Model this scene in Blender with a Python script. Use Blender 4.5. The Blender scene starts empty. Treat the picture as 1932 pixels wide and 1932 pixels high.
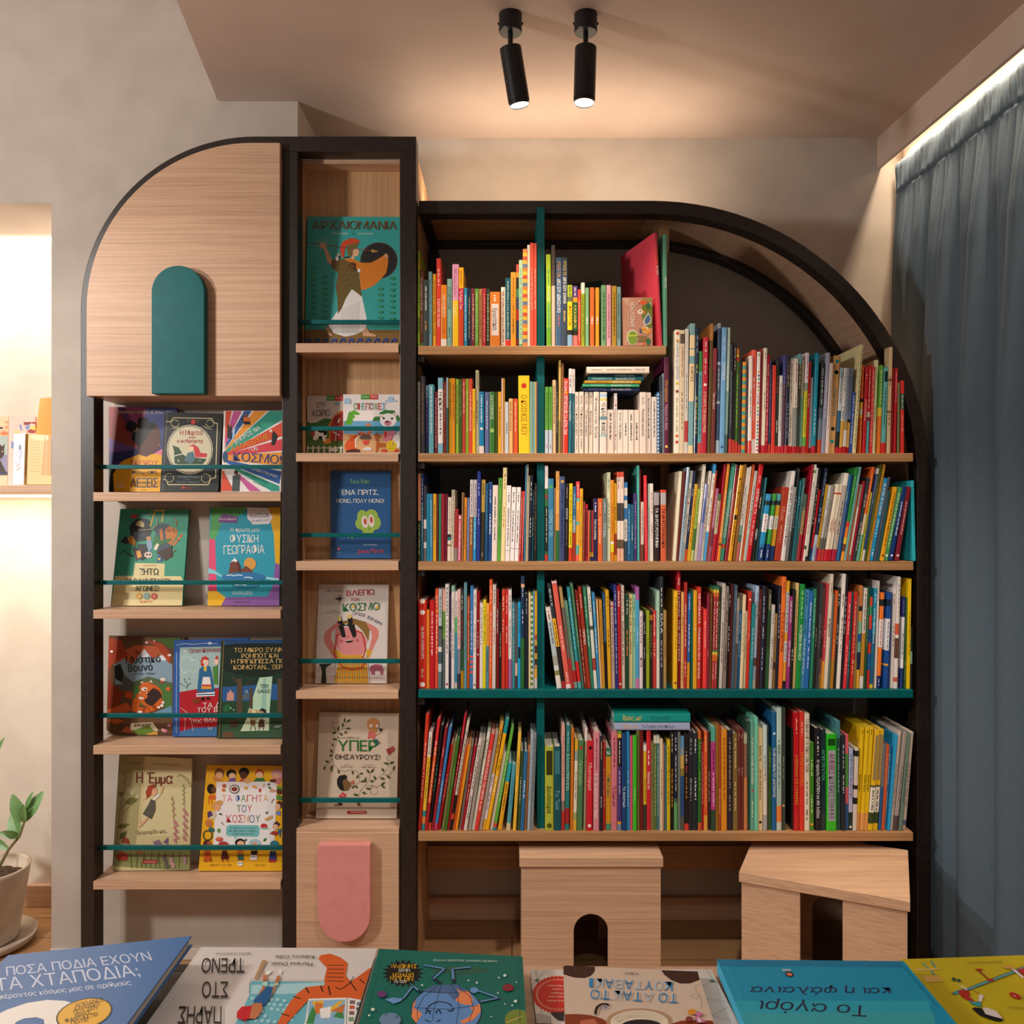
import bpy, bmesh, math, random
from mathutils import Vector, Matrix
random.seed(7)
C=bpy.context.scene.collection
# ------------------------------------------------------------------ camera, world, light, exposure
sc=bpy.context.scene
cam=bpy.data.cameras.new('camera'); cam.lens=29.814; cam.sensor_width=36; cam.shift_y=-6/1932; cam.clip_start=.05
co=bpy.data.objects.new('camera',cam); C.objects.link(co); co.location=(0,-2.4,1.346); co.rotation_euler=(math.pi/2,0,0); sc.camera=co
w=bpy.data.worlds.new('room_ambience'); sc.world=w; w.use_nodes=True
bg=w.node_tree.nodes['Background']; bg.inputs[0].default_value=(1,.93,.86,1); bg.inputs[1].default_value=.16
sc.view_settings.view_transform='Standard'; sc.view_settings.look='None'; sc.view_settings.gamma=1; sc.view_settings.exposure=0.0
def spot(name,loc,target,power,angle,blend,color,size):
    l=bpy.data.lights.new(name,'SPOT'); l.energy=power; l.spot_size=math.radians(angle); l.spot_blend=blend; l.color=color; l.shadow_soft_size=size
    o=bpy.data.objects.new(name,l); C.objects.link(o); o.location=loc
    o.rotation_euler=(Vector(target)-Vector(loc)).to_track_quat('-Z','Y').to_euler(); return o
def area(name,loc,rot,sx,sy,power,color,spread=180):
    l=bpy.data.lights.new(name,'AREA'); l.shape='RECTANGLE'; l.size=sx; l.size_y=sy; l.energy=power; l.color=color; l.spread=math.radians(spread)
    o=bpy.data.objects.new(name,l); C.objects.link(o); o.location=loc; o.rotation_euler=rot; return o
WARM=(1,.80,.60); NEUT=(1,.94,.88)
pl=bpy.data.lights.new('pendant_lamp_left','POINT'); pl.energy=125; pl.color=(1,.95,.90); pl.shadow_soft_size=.11
po=bpy.data.objects.new('pendant_lamp_left',pl); C.objects.link(po); po.location=(-2.4,-1.6,1.95)
spot('ceiling_spot_left_bay',(-2.0,-1.35,2.45),(-.82,.05,1.1),60,62,.7,NEUT,.05)
spot('ceiling_spot_books',(.42,-1.3,2.54),(.45,.05,.62),72,62,.75,(1,.90,.79),.04)
spot('added_table_fill',(.1,-2.2,2.5),(.1,-1.2,.7),26,95,.8,NEUT,.06)  # added spot out of view: brightens the table books and bounces up
area('added_ceiling_glow',(.16,.2,2.255),(math.pi,0,0),.9,.08,3,(1,.78,.56))  # added unseen light, no fixture: warm glow on ceiling and back wall
# ------------------------------------------------------------------ helpers
def lin(h):
    o=[]
    for i in (0,2,4):
        v=int(h[i:i+2],16)/255; o.append(v/12.92 if v<=.04045 else ((v+.055)/1.055)**2.4)
    return (o[0],o[1],o[2],1.0)
def mat(name,rough=.5,color=None,metal=0,spec=.5,emit=None,estr=0):
    m=bpy.data.materials.new(name); m.use_nodes=True; p=m.node_tree.nodes['Principled BSDF']
    p.inputs['Roughness'].default_value=rough; p.inputs['Metallic'].default_value=metal; p.inputs['Specular IOR Level'].default_value=spec
    if color: p.inputs['Base Color'].default_value=lin(color)
    if emit: p.inputs['Emission Color'].default_value=lin(emit); p.inputs['Emission Strength'].default_value=estr
    return m
def noise_mat(name,c1,c2,scale,rough=.5,bump=0.,detail=4,spec=.4,stretch=(1,1,1),lo=.35,hi=.65,metal=0):
    m=mat(name,rough,None,metal,spec); nt=m.node_tree; p=nt.nodes['Principled BSDF']
    tc=nt.nodes.new('ShaderNodeTexCoord'); mp=nt.nodes.new('ShaderNodeMapping'); mp.inputs['Scale'].default_value=stretch
    n=nt.nodes.new('ShaderNodeTexNoise'); n.inputs['Scale'].default_value=scale; n.inputs['Detail'].default_value=detail
    r=nt.nodes.new('ShaderNodeValToRGB'); r.color_ramp.elements[0].position=lo; r.color_ramp.elements[1].position=hi
    r.color_ramp.elements[0].color=lin(c1); r.color_ramp.elements[1].color=lin(c2)
    nt.links.new(tc.outputs['Object'],mp.inputs[0]); nt.links.new(mp.outputs[0],n.inputs['Vector']); nt.links.new(n.outputs['Fac'],r.inputs[0]); nt.links.new(r.outputs[0],p.inputs['Base Color'])
    if bump:
        b=nt.nodes.new('ShaderNodeBump'); b.inputs['Strength'].default_value=bump; b.inputs['Distance'].default_value=.002
        nt.links.new(n.outputs['Fac'],b.inputs['Height']); nt.links.new(b.outputs[0],p.inputs['Normal'])
    return m
def wood_mat(name,dark,light,axis='x',rough=.42):
    """brushed oak: long fine streaks along one axis, broken by slow cathedral waves"""
    m=mat(name,rough,None,0,.35); nt=m.node_tree; p=nt.nodes['Principled BSDF']; N=nt.nodes.new; K=nt.links.new
    tc=N('ShaderNodeTexCoord'); warp=N('ShaderNodeTexNoise'); warp.inputs['Scale'].default_value=2.2
    mw=N('ShaderNodeVectorMath'); mw.operation='SCALE'; mw.inputs['Scale'].default_value=.012
    ad=N('ShaderNodeVectorMath'); ad.operation='ADD'
    mp=N('ShaderNodeMapping'); mp.inputs['Scale'].default_value={'x':(3,40,230),'z':(230,40,3),'y':(230,3,40)}[axis]
    n=N('ShaderNodeTexNoise'); n.inputs['Scale'].default_value=1; n.inputs['Detail'].default_value=5; n.inputs['Roughness'].default_value=.62
    r=N('ShaderNodeValToRGB'); r.color_ramp.elements[0].position=.33; r.color_ramp.elements[1].position=.62
    r.color_ramp.elements[0].color=lin(dark); r.color_ramp.elements[1].color=lin(light)
    K(tc.outputs['Object'],warp.inputs['Vector']); K(warp.outputs['Color'],mw.inputs[0]); K(mw.outputs[0],ad.inputs[1]); K(tc.outputs['Object'],ad.inputs[0]); K(ad.outputs[0],mp.inputs[0]); K(mp.outputs[0],n.inputs['Vector']); K(n.outputs['Fac'],r.inputs[0]); K(r.outputs[0],p.inputs['Base Color'])
    b=N('ShaderNodeBump'); b.inputs['Strength'].default_value=.12; b.inputs['Distance'].default_value=.001; K(n.outputs['Fac'],b.inputs['Height']); K(b.outputs[0],p.inputs['Normal'])
    return m
def attr_mat(name,rough,spec):
    m=mat(name,rough,None,0,spec); nt=m.node_tree; a=nt.nodes.new('ShaderNodeAttribute'); a.attribute_name='ink'; nt.links.new(a.outputs['Color'],nt.nodes['Principled BSDF'].inputs['Base Color']); return m
M=dict(
 print=attr_mat('printed_card',.42,.35), gloss=attr_mat('glossy_card',.2,.5),
 pages=noise_mat('paper_edges','CFC6B4','EEE7D8',1,.8,stretch=(900,4,4)),
 oak=wood_mat('oak_along','BC957A','D4AE8E','x'), oakv=wood_mat('oak_upright','B48A60','D0A67C','z'), amber=wood_mat('amber_oak_along','9A7048','B58A60','x'), amberv=wood_mat('amber_oak_upright','8E6642','AA8058','z'), oakd=wood_mat('oak_deep','BC957A','D4AE8E','y'),
 black=noise_mat('dark_bronze_metal','211815','2C211D',60,.4,.05,spec=.5),
 teal=noise_mat('teal_paint','00595B','005F61',30,.42,spec=.25), pink=noise_mat('pink_paint','DA8C88','DE938E',30,.4),
 wall=noise_mat('grey_beige_plaster','B9AEA3','C2B7AC',9,.85,.12), white=noise_mat('white_paint','CFC5BA','D8CEC4',12,.8,.05),
 ceil=noise_mat('ceiling_paint','C4B0A4','CAB7AB',5,.8,.03),
 floor=None, curtain=noise_mat('blue_linen','52626F','5A6B79',1,.9,.12,stretch=(500,500,160)),
 lamp=noise_mat('black_lamp_metal','131316','19191C',80,.38,.03), lens=mat('lamp_lens',.3,'FFFFFF',emit='FFF4E0',estr=9),
 led=mat('led_strip',.4,'FFFFFF',emit='FFE4C0',estr=5), clay=noise_mat('pale_clay','BFAE9E','D2C3B3',14,.75,.1), soil=noise_mat('potting_soil','2E2218','5A4634',90,.95,.6),
 leaf=noise_mat('leaf_green','5E8A4A','86AE74',9,.4), stem=noise_mat('stem_green','7A7A52','8A8A60',9,.5), lampshade=noise_mat('orange_lampshade','EF9A4E','F4A65C',9,.7),
 screw=mat('screw_steel',.35,'6A6460',.8), tabledark=noise_mat('dark_tabletop','3E332C','4A3E36',12,.4,.05), niche=noise_mat('niche_plaster','DDD2C4','E6DCCE',9,.85,.05))
def floor_mat():
    m=mat('oak_floorboards',.38,None,0,.4); nt=m.node_tree; p=nt.nodes['Principled BSDF']; N=nt.nodes.new; K=nt.links.new
    tc=N('ShaderNodeTexCoord'); br=N('ShaderNodeTexBrick'); br.inputs['Scale'].default_value=1; br.inputs['Brick Width'].default_value=1.3; br.inputs['Row Height'].default_value=.13; br.inputs['Mortar Size'].default_value=.0016; br.offset=.37
    br.inputs['Color1'].default_value=lin('C69A6E'); br.inputs['Color2'].default_value=lin('B88A5E'); br.inputs['Mortar'].default_value=lin('5A4028')
    mp=N('ShaderNodeMapping'); mp.inputs['Scale'].default_value=(3,70,70); n=N('ShaderNodeTexNoise'); n.inputs['Detail'].default_value=5
    mx=N('ShaderNodeMix'); mx.data_type='RGBA'; mx.blend_type='MULTIPLY'; mx.inputs['Factor'].default_value=.45
    K(tc.outputs['Object'],br.inputs['Vector']); K(tc.outputs['Object'],mp.inputs[0]); K(mp.outputs[0],n.inputs['Vector']); n.inputs['Scale'].default_value=1
    K(br.outputs['Color'],mx.inputs[6]); K(n.outputs['Fac'],mx.inputs[7]); K(mx.outputs[2],p.inputs['Base Color']); return m
M['floor']=floor_mat()
class MB:
    """collects faces and links them as ONE mesh object"""
    def __init__(s): s.v=[]; s.f=[]; s.c=[]; s.m=[]; s.T=None; s.mi=0
    def _p(s,p): return tuple(s.T@Vector(p)) if s.T is not None else tuple(p)
    def face(s,pts,col='FFFFFF'):
        b=len(s.v); s.v+=[s._p(p) for p in pts]; s.f.append(tuple(range(b,b+len(pts)))); s.c.append(col); s.m.append(s.mi)
    def box(s,x0,x1,y0,y1,z0,z1,col='FFFFFF'):
        b=len(s.v); s.v+=[s._p(p) for p in ((x0,y0,z0),(x1,y0,z0),(x1,y1,z0),(x0,y1,z0),(x0,y0,z1),(x1,y0,z1),(x1,y1,z1),(x0,y1,z1))]
        for q in ((0,1,5,4),(1,2,6,5),(2,3,7,6),(3,0,4,7),(4,5,6,7),(3,2,1,0)): s.f.append(tuple(b+i for i in q)); s.c.append(col); s.m.append(s.mi)
    def prism(s,pts,a,b,axis='y',col='FFFFFF'):
        """outline in the plane across the axis, pushed from a to b"""
        mk={'y':lambda p,t:(p[0],t,p[1]),'z':lambda p,t:(p[0],p[1],t),'x':lambda p,t:(t,p[0],p[1])}[axis]; n=len(pts); k=len(s.v)
        s.v+=[s._p(mk(p,a)) for p in pts]+[s._p(mk(p,b)) for p in pts]
        s.f.append(tuple(range(k,k+n))); s.f.append(tuple(range(k+2*n-1,k+n-1,-1)))
        for i in range(n): j=(i+1)%n; s.f.append((k+j,k+i,k+n+i,k+n+j))
        s.c+=[col]*(n+2); s.m+=[s.mi]*(n+2)
    def tube(s,path,rad,n=10,cap=True,col='FFFFFF'):
        k=len(s.v); P=[Vector(p) for p in path]; R=rad if isinstance(rad,(list,tuple)) else [rad]*len(P)
        for i,p in enumerate(P):
            d=(P[min(i+1,len(P)-1)]-P[max(i-1,0)]).normalized(); a=d.orthogonal().normalized() if abs(d.z)<.99 else Vector((1,0,0)); a=(a-d*a.dot(d)).normalized(); b=d.cross(a)
            s.v+=[s._p(p+(a*math.cos(2*math.pi*j/n)+b*math.sin(2*math.pi*j/n))*R[i]) for j in range(n)]
        for i in range(len(P)-1):
            for j in range(n): s.f.append((k+i*n+j,k+i*n+(j+1)%n,k+(i+1)*n+(j+1)%n,k+(i+1)*n+j)); s.c.append(col); s.m.append(s.mi)
        if cap:
            s.f.append(tuple(k+n-1-j for j in range(n))); s.f.append(tuple(k+(len(P)-1)*n+j for j in range(n))); s.c+=[col]*2; s.m+=[s.mi]*2
    def build(s,name,mats,parent=None,loc=(0,0,0),rot=None,bevel=0,smooth=False,fix=True):
        me=bpy.data.meshes.new(name); me.from_pydata(s.v,[],s.f); a=me.color_attributes.new('ink','FLOAT_COLOR','CORNER')
        buf=[]; cc={}
        for f,c in zip(s.f,s.c):
            if c not in cc: cc[c]=lin(c)
            buf+=list(cc[c])*len(f)
        a.data.foreach_set('color',buf)
        mats=mats if isinstance(mats,(list,tuple)) else [mats]
        for m in mats: me.materials.append(m)
        me.polygons.foreach_set('material_index',s.m)
        if smooth: me.polygons.foreach_set('use_smooth',[True]*len(s.f))
        if fix:
            bm=bmesh.new(); bm.from_mesh(me); bmesh.ops.recalc_face_normals(bm,faces=bm.faces); bm.to_mesh(me); bm.free()
        me.update(); o=bpy.data.objects.new(name,me); C.objects.link(o); o.location=loc
        if rot: o.rotation_euler=rot
        if parent: o.parent=parent
        if bevel:
            b=o.modifiers.new('edge','BEVEL'); b.width=bevel; b.segments=2; b.limit_method='ANGLE'; b.angle_limit=math.radians(40)
        return o
def tag(o,label=None,cat=None,group=None,kind=None):
    if label: o['label']=label
    if cat: o['category']=cat
    if group: o['group']=group
    if kind: o['kind']=kind
    return o
def thing(name,label,cat,loc=(0,0,0),group=None):
    o=bpy.data.objects.new(name,None); o.empty_display_size=.05; C.objects.link(o); o.location=loc; return tag(o,label,cat,group)
def part(mb,name,mats,root,**k):
    """a part modelled in room coordinates, hung under its thing"""
    o=mb.build(name,mats,root,**k); o.location=Vector(o.location)-world_loc(root); return o
def world_loc(o):
    l=Vector(o.location)
    while o.parent: o=o.parent; l+=Vector(o.location)
    return l
def copy_tree(o,parent=None):
    c=o.copy(); C.objects.link(c); c.parent=parent
    for ch in list(o.children): copy_tree(ch,c)
    return c
# front elevation of the bookcases: drawing units of 1.5 mm, measured from the survey of the front plane (y=0)
def ex(u): return (u-966)*.0015
def ez(u): return 1.346+(960-u)*.0015
def arcp(cx,cz,r,a0,a1,n=28): return [(cx+r*math.cos(math.radians(a0+(a1-a0)*i/n)),cz+r*math.sin(math.radians(a0+(a1-a0)*i/n))) for i in range(n+1)]
# ------------------------------------------------------------------ room shell
def struct(mb,name,m,**k): return tag(mb.build(name,m,**k),kind='structure')
b=MB(); b.box(-4,1.6,-3.6,.9,-.1,0); struct(b,'floor',M['floor'])
b=MB(); b.box(-.66,1.6,.39,.55,0,2.6); struct(b,'wall_back',M['wall'])
b=MB(); b.box(-1.3795,-.642,.14,.6,0,3.5); b.box(-4,-1.3795,.14,.6,2.262,3.5); struct(b,'wall_left',M['wall'])
b=MB(); b.box(-4,-1.3795,.48,.6,0,2.262); struct(b,'wall_niche',M['niche'])
b=MB(); b.box(1.44,1.6,-3.6,.39,0,2.6); struct(b,'wall_right',M['wall'])
b=MB(); b.prism([(-.87,.14),(-.642,.14),(-.642,.39),(1.6,.39),(1.6,-3.6),(-.32,-3.6),(-.874,.10),(-.879,.115),(-.878,.13)],2.566,2.9,'z'); b.box(-4,-.3,-3.6,.6,3.5,3.6); struct(b,'ceiling',M['ceil'])
b=MB(); b.prism([(1.2014,.39),(1.213,.39),(1.38,-3.4),(1.368,-3.4)],2.4655,2.566,'z'); struct(b,'trim_1',M['ceil'])
b=MB(); b.box(-.63,1.44,.372,.39,0,.075); struct(b,'baseboard_back',M['oak'],bevel=.003)
b=MB(); b.box(-4,-1.3795,.462,.48,0,.075); struct(b,'baseboard_left',M['oak'],bevel=.003)
b=MB(); b.box(-1.3795,-.66,.132,.14,0,.03); struct(b,'baseboard_pillar',M['white'])
# light strips
def led(name,label,x0,x1,y0,y1,z0,z1,**k):
    b=MB(); b.box(x0,x1,y0,y1,z0,z1); return tag(b.build(name,M['led']),label,'light strip')
led('led_strip','glowing light strip along the top back edge of the niche',-3.4,-1.39,.455,.475,2.245,2.26)
led('led_strip','warm light strip hidden under the niche shelf',-3.4,-1.39,.43,.45,1.385,1.392)
b=MB(); b.prism([(1.238,.385),(1.252,.385),(1.405,-3.2),(1.391,-3.2)],2.556,2.564,'z'); tag(b.build('led_strip',M['led']),'warm light strip in the ceiling recess above the blue curtain','light strip')
area('niche_strip_light',(-2.2,.34,2.25),(0,0,0),2.4,.03,16,(1,.9,.78))
area('shelf_strip_light',(-2.2,.33,1.385),(0,0,0),2.4,.03,12,(1,.84,.62))
area('recess_strip_light',(1.302,-1.05,2.553),(0,0,math.radians(2.5)),.016,2.8,15,(1,.78,.55),100)
# ------------------------------------------------------------------ left bookcase with quarter-arch door
BK=thing('display_bookcase','tall narrow bookcase with quarter-arch oak door, black frame and teal book rails','bookcase',(ex(478),.06,0))
b=MB(); cx,cz=ex(482),ez(587); O=.330*1.5; I=O-.026*1.5
pts=[(ex(152),0)]+[(cx-O*math.cos(math.radians(a)),cz+O*math.sin(math.radians(a))) for a in range(0,91,3)]+[(ex(785),ez(257)),(ex(785),ez(286)),(cx,ez(286))]+[(cx-I*math.cos(math.radians(a)),cz+I*math.sin(math.radians(a))) for a in range(87,-1,-3)]+[(ex(178),0)]
b.prism(pts,0,.055); b.box(ex(532),ex(562),0,.055,0,ez(286)); b.box(ex(754),ex(785),0,.055,0,ez(286))
part(b,'frame',M['black'],BK,bevel=.002)
b=MB(); r=.312*1.5
pts=[(cx-r*math.cos(math.radians(a)),cz+r*math.sin(math.radians(a))) for a in range(0,91,3)]+[(ex(532),cz+r),(ex(532),ez(749)),(ex(170),ez(749))]
b.prism(pts,-.021,-.001); D1=part(b,'door',M['oak'],BK,bevel=.0015)
b=MB(); hx=ex(348); hr=.049*1.5; b.prism([(hx-hr,ez(747))]+[(hx-hr*math.cos(math.radians(a)),ez(559)+hr*math.sin(math.radians(a))) for a in range(0,181,6)]+[(hx+hr,ez(747))],-.047,-.0205)
tag(part(b,'handle',M['teal'],D1,bevel=.002),'teal arched handle')
b=MB(); b.box(ex(170),ex(532),.0,.138,ez(749),ez(743)); part(b,'door_bottom_board',M['oak'],BK)
for y0,y1 in ((928.8,945.5),(1150.5,1167),(1406,1422.8),(1661.7,1677.3)):
    b=MB(); b.box(ex(177),ex(530),-.004,.138,ez(y1),ez(y0)); part(b,'shelf',M['oak'],BK,bevel=.0012)
for y in (881,1099,1349.5,1598.7):
    b=MB(); zc=1.346+(960-y)/1600*2.436; b.box(ex(178),ex(533),.03,.041,zc-.006,zc+.006); part(b,'book_rail',M['teal'],BK,bevel=.001)
for y0,y1 in ((648,665.5),(855,871),(1058.8,1076),(1302.8,1318.3)):
    b=MB(); b.box(ex(559),ex(752),-.004,.113,ez(y1),ez(y0)); part(b,'shelf',M['oak'],BK,bevel=.0012)
for y in (608,808.5,1009.5,1247,1509.3):
    b=MB(); zc=1.346+(960-y)/1600*2.436; b.box(ex(561),ex(755),.03,.041,zc-.006,zc+.006); part(b,'book_rail',M['teal'],BK,bevel=.001)
b=MB(); b.box(ex(562),ex(754),.114,.126,0,ez(290)); part(b,'back_panel',M['oakv'],BK)
b=MB(); b.box(ex(553),ex(561.8),.0555,.114,0,ez(290)); part(b,'side_panel',M['oakv'],BK)
b=MB(); b.box(ex(754.2),ex(763),.0555,.114,0,ez(290)); part(b,'side_panel',M['oakv'],BK)
b=MB(); b.box(ex(562),ex(754),.0555,.114,ez(294),ez(286)); part(b,'top_panel',M['oak'],BK)
b=MB(); b.box(ex(776),ex(785),.0555,.385,0,ez(286)); part(b,'outer_side_panel',M['oakv'],BK)
b=MB(); b.box(ex(560),ex(753),-.003,.112,ez(1568),ez(1562)); part(b,'cabinet_top',M['oak'],BK)
b=MB(); b.box(ex(560),ex(753),-.006,.012,.012,ez(1568.4)); D2=part(b,'cabinet_door',M['oak'],BK,bevel=.0015)
b=MB(); hx=ex(653.5); hr=.0485*1.5; b.prism([(hx-hr,ez(1586))]+[(hx-hr*math.cos(math.radians(a)),ez(1719)-hr*math.sin(math.radians(a))) for a in range(0,181,6)]+[(hx+hr,ez(1586))],-.03,-.0055)
tag(part(b,'handle',M['pink'],D2,bevel=.002),'pink rounded handle')
# ------------------------------------------------------------------ right bookcase with arched end
AB=thing('arched_bookcase','wide low bookcase with black quarter-arch end, oak shelves and one teal shelf','bookcase',(ex(1250),.16,0))
KF=2.445/2.4; acx,acz=ex(1230)*KF,1.346+(960-903)*.0015*KF     # the frame stands 45 mm behind the shelf fronts
def arch_outline(ro,ri,x0):
    o=.0015*ro*KF; i=.0015*ri*KF; t=acz+o; u=acz+i
    return [(x0,t)]+[(acx+o*math.cos(math.radians(a)),acz+o*math.sin(math.radians(a))) for a in range(90,-1,-3)]+[(acx+o,0),(acx+i,0)]+[(acx+i*math.cos(math.radians(a)),acz+i*math.sin(math.radians(a))) for a in range(0,91,3)]+[(x0,u)]
b=MB(); b.prism(arch_outline(525,500,ex(787)),.045,.1); part(b,'front_frame',M['black'],AB,bevel=.003)
b=MB(); b.prism(arch_outline(525,500,ex(787)),.333,.386); b.box(ex(786),ex(808),.333,.386,.28,acz+.75); part(b,'rear_frame',M['black'],AB,bevel=.003)
b=MB(); b.box(ex(787),ex(805),.101,.332,ez(403)+.015,ez(380)); SB=part(b,'side_bar',M['black'],AB,bevel=.002)
for y,z in ((.115,ez(386)),(.13,ez(391)),(.32,ez(391))):
    q=MB(); q.tube([(ex(805)+.0002,y,z),(ex(805)+.003,y,z)],.005,8); part(q,'screw',M['screw'],SB)
for r0 in (652,855,1059,1302):
    b=MB(); b.box(ex(787),ex(800),.012,.33,ez(r0+17+12),ez(r0+17)); part(b,'shelf_bracket',M['black'],AB)
b=MB(); b.box(ex(787),acx,.101,.332,ez(383),ez(378)); part(b,'top_panel',M['amber'],AB)
b=MB(); ro,ri=.519*1.5*KF,.512*1.5*KF
pts=[(acx+ro*math.cos(math.radians(a)),acz+ro*math.sin(math.radians(a))) for a in range(90,-1,-2)]; pin=[(acx+ri*math.cos(math.radians(a)),acz+ri*math.sin(math.radians(a))) for a in range(0,91,2)]
b.prism(pts+pin,.101,.332); part(b,'curved_panel',M['oakd'],AB)
b=MB(); b.box(acx+ri+.001,acx+ro,.101,.332,0,acz); part(b,'end_panel',M['black'],AB)
SH={'S1':(789,1257,652.5,669),'S2':(789,1723,855,871),'S3':(789,1723.5,1059.5,1076),'S4':(789,1723,1301.5,1317),'S5':(789,1723,1570.5,1587)}
for k,(x0,x1,y0,y1) in SH.items():
    b=MB(); b.box(ex(x0),ex(x1),0,.387,ez(y1),ez(y0)); o=part(b,'shelf',M['teal'] if k=='S4' else M['amber'],AB,bevel=.0012)
    if k=='S4': tag(o,'teal shelf')
for y0,y1 in ((384,652.5),(669,855),(871,1059.5),(1076,1301.5),(1317,1570.5)):
    b=MB(); b.box(ex(1013.7),ex(1028),.03,.32,ez(y1),ez(y0)); tag(part(b,'divider',M['teal'],AB),'teal divider')
for y0,y1 in ((379,855),(871,1059.5),(1076,1301.5)):
    b=MB(); b.box(ex(1272),ex(1289),.215,.32,ez(y1),ez(y0)); part(b,'divider',M['amberv'],AB)
b=MB(); b.box(ex(787),ex(1750),.3,.318,.197,.272); part(b,'back_rail',M['amber'],AB)
# ------------------------------------------------------------------ books
GC={}
def glyph(ch):
    """outline of one letter as flat faces, from the built-in font"""
    if ch in GC: return GC[ch]
    if ch=='\u037e': GC[ch]=glyph(';'); return GC[ch]
    cu=bpy.data.curves.new('g','FONT'); cu.body=ch; cu.resolution_u=2; o=bpy.data.objects.new('g',cu); C.objects.link(o)
    bpy.context.view_layer.update(); me=o.evaluated_get(bpy.context.evaluated_depsgraph_get()).to_mesh()
    v=[(p.co.x,p.co.y) for p in me.vertices]; f=[tuple(p.vertices) for p in me.polygons]
    w0=min([p[0] for p in v],default=0); w1=max([p[0] for p in v],default=0)
    bpy.data.objects.remove(o); bpy.data.curves.remove(cu); GC[ch]=(v,f,w0,w1); return GC[ch]
def layout(s):
    x=0; o=[]
    for ch in s:
        if ch==' ': x+=.3; continue
        v,f,w0,w1=glyph(ch); o.append((v,f,x-w0)); x+=w1-w0+.075
    return o,max(x-.075,.01)
def letters(mb,s,col,O,U,V):
    """writes s from point O along U (whole length) with cap height V"""
    g,wd=layout(s)
    for v,f,dx in g:
        k=len(mb.v)
        for p in v:
            a=(p[0]+dx)/wd; c=p[1]/.728; mb.v.append(mb._p((O[0]+U[0]*a+V[0]*c,O[1]+U[1]*a+V[1]*c,O[2]+U[2]*a+V[2]*c)))
        for q in f: mb.f.append(tuple(k+i for i in q)); mb.c.append(col); mb.m.append(mb.mi)
def bands_of(spec):
    if spec.startswith('stripe:'):
        cs,n=spec[7:].split('*'); cs=cs.split(','); n=int(n); return [(cs[i%len(cs)],(i+1)/n) for i in range(n)]
    o=[]
    for t in spec.split(','):
        c,_,e=t.partition('@'); o.append((c,float(e) if e else 1.0))
    return o
def book_cover(mb,w,h,d,bands,txt,rnd):
    """spine towards -y, boards left and right; local origin at the foot of the spine's left edge"""
    t=min(.0022,w*.3); bv=bands_of(bands); z1=h
    for c,e in bv:
        z0=h*(1-e); e1=min(.0014,w*.12)
        mb.box(0,t,e1,d,z0,z1,c); mb.box(w-t,w,e1,d,z0,z1,c)
        pr=[(0,e1),(w*.16,0),(w*.84,0),(w,e1),(w,.0028),(0,.0028)]; mb.prism(pr,z0,z1,'z',c); z1=z0
    y=-.00025
    for it in txt.split(';'):
        it=it.strip()
        if not it: continue
        col,_,body=it.partition(' ')
        if body.startswith('o.'):
            f=float('0'+body[1:]); r=min(w*.3,.0075); zc=h*(1-f)
            mb.face([(w/2+r*math.cos(i*math.pi/6),y,zc+r*math.sin(i*math.pi/6)) for i in range(12)],col); continue
        up=body.startswith('^'); body=body.lstrip('^')
        if body[0]=='=':
            a,e=[float(v) for v in body[1:].split('-')]; mb.face([(w*.14,y,h*(1-e)),(w*.86,y,h*(1-e)),(w*.86,y,h*(1-a)),(w*.14,y,h*(1-a))],col); y-=.0002; continue
        if body[0]=='~':
            a,e=[float(v) for v in body[1:].split('-')]; p=a; cw=w*rnd.uniform(.24,.34); x0=w/2-cw/2; y2=y-.0001
            while p<e:
                l=rnd.uniform(.012,.05); q=min(p+l,e); step=.0042/h; s=p
                while s<q:
                    k=rnd.choice((1,.7,.7,.85)); off=rnd.choice((0,0,.3))*(1-k)*cw
                    mb.face([(x0+off,y2,h*(1-s)-.0030),(x0+off+cw*k,y2,h*(1-s)-.0030),(x0+off+cw*k,y2,h*(1-s)),(x0+off,y2,h*(1-s))],col); s+=step
                p=q+.018
            continue
        s,_,rg=body[1:].partition('@'); a,e=[float(v) for v in rg.split('-')]; L=(e-a)*h; _,wd=layout(s)
        cap=min(w*.56,L/wd*.728*1.5); y2=y-.0002
        if up: letters(mb,s,col,(w/2+cap*.5,y2,h*(1-e)),(0,0,L),(-cap,0,0))
        else: letters(mb,s,col,(w/2-cap*.5,y2,h*(1-a)),(0,0,-L),(cap,0,0))
ROW={'A':652.5,'B':855,'C':1059.5,'D':1301.5,'E':1570.5}; ROWN={'A':'top shelf','B':'second shelf','C':'third shelf','D':'teal shelf','E':'bottom shelf'}
BAYN={'A1':'left','A2':'middle','B1':'left','B2':'middle','C1':'left','C2':'middle','D1':'left','D2':'middle','E1':'left','E2':'middle'}
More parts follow.
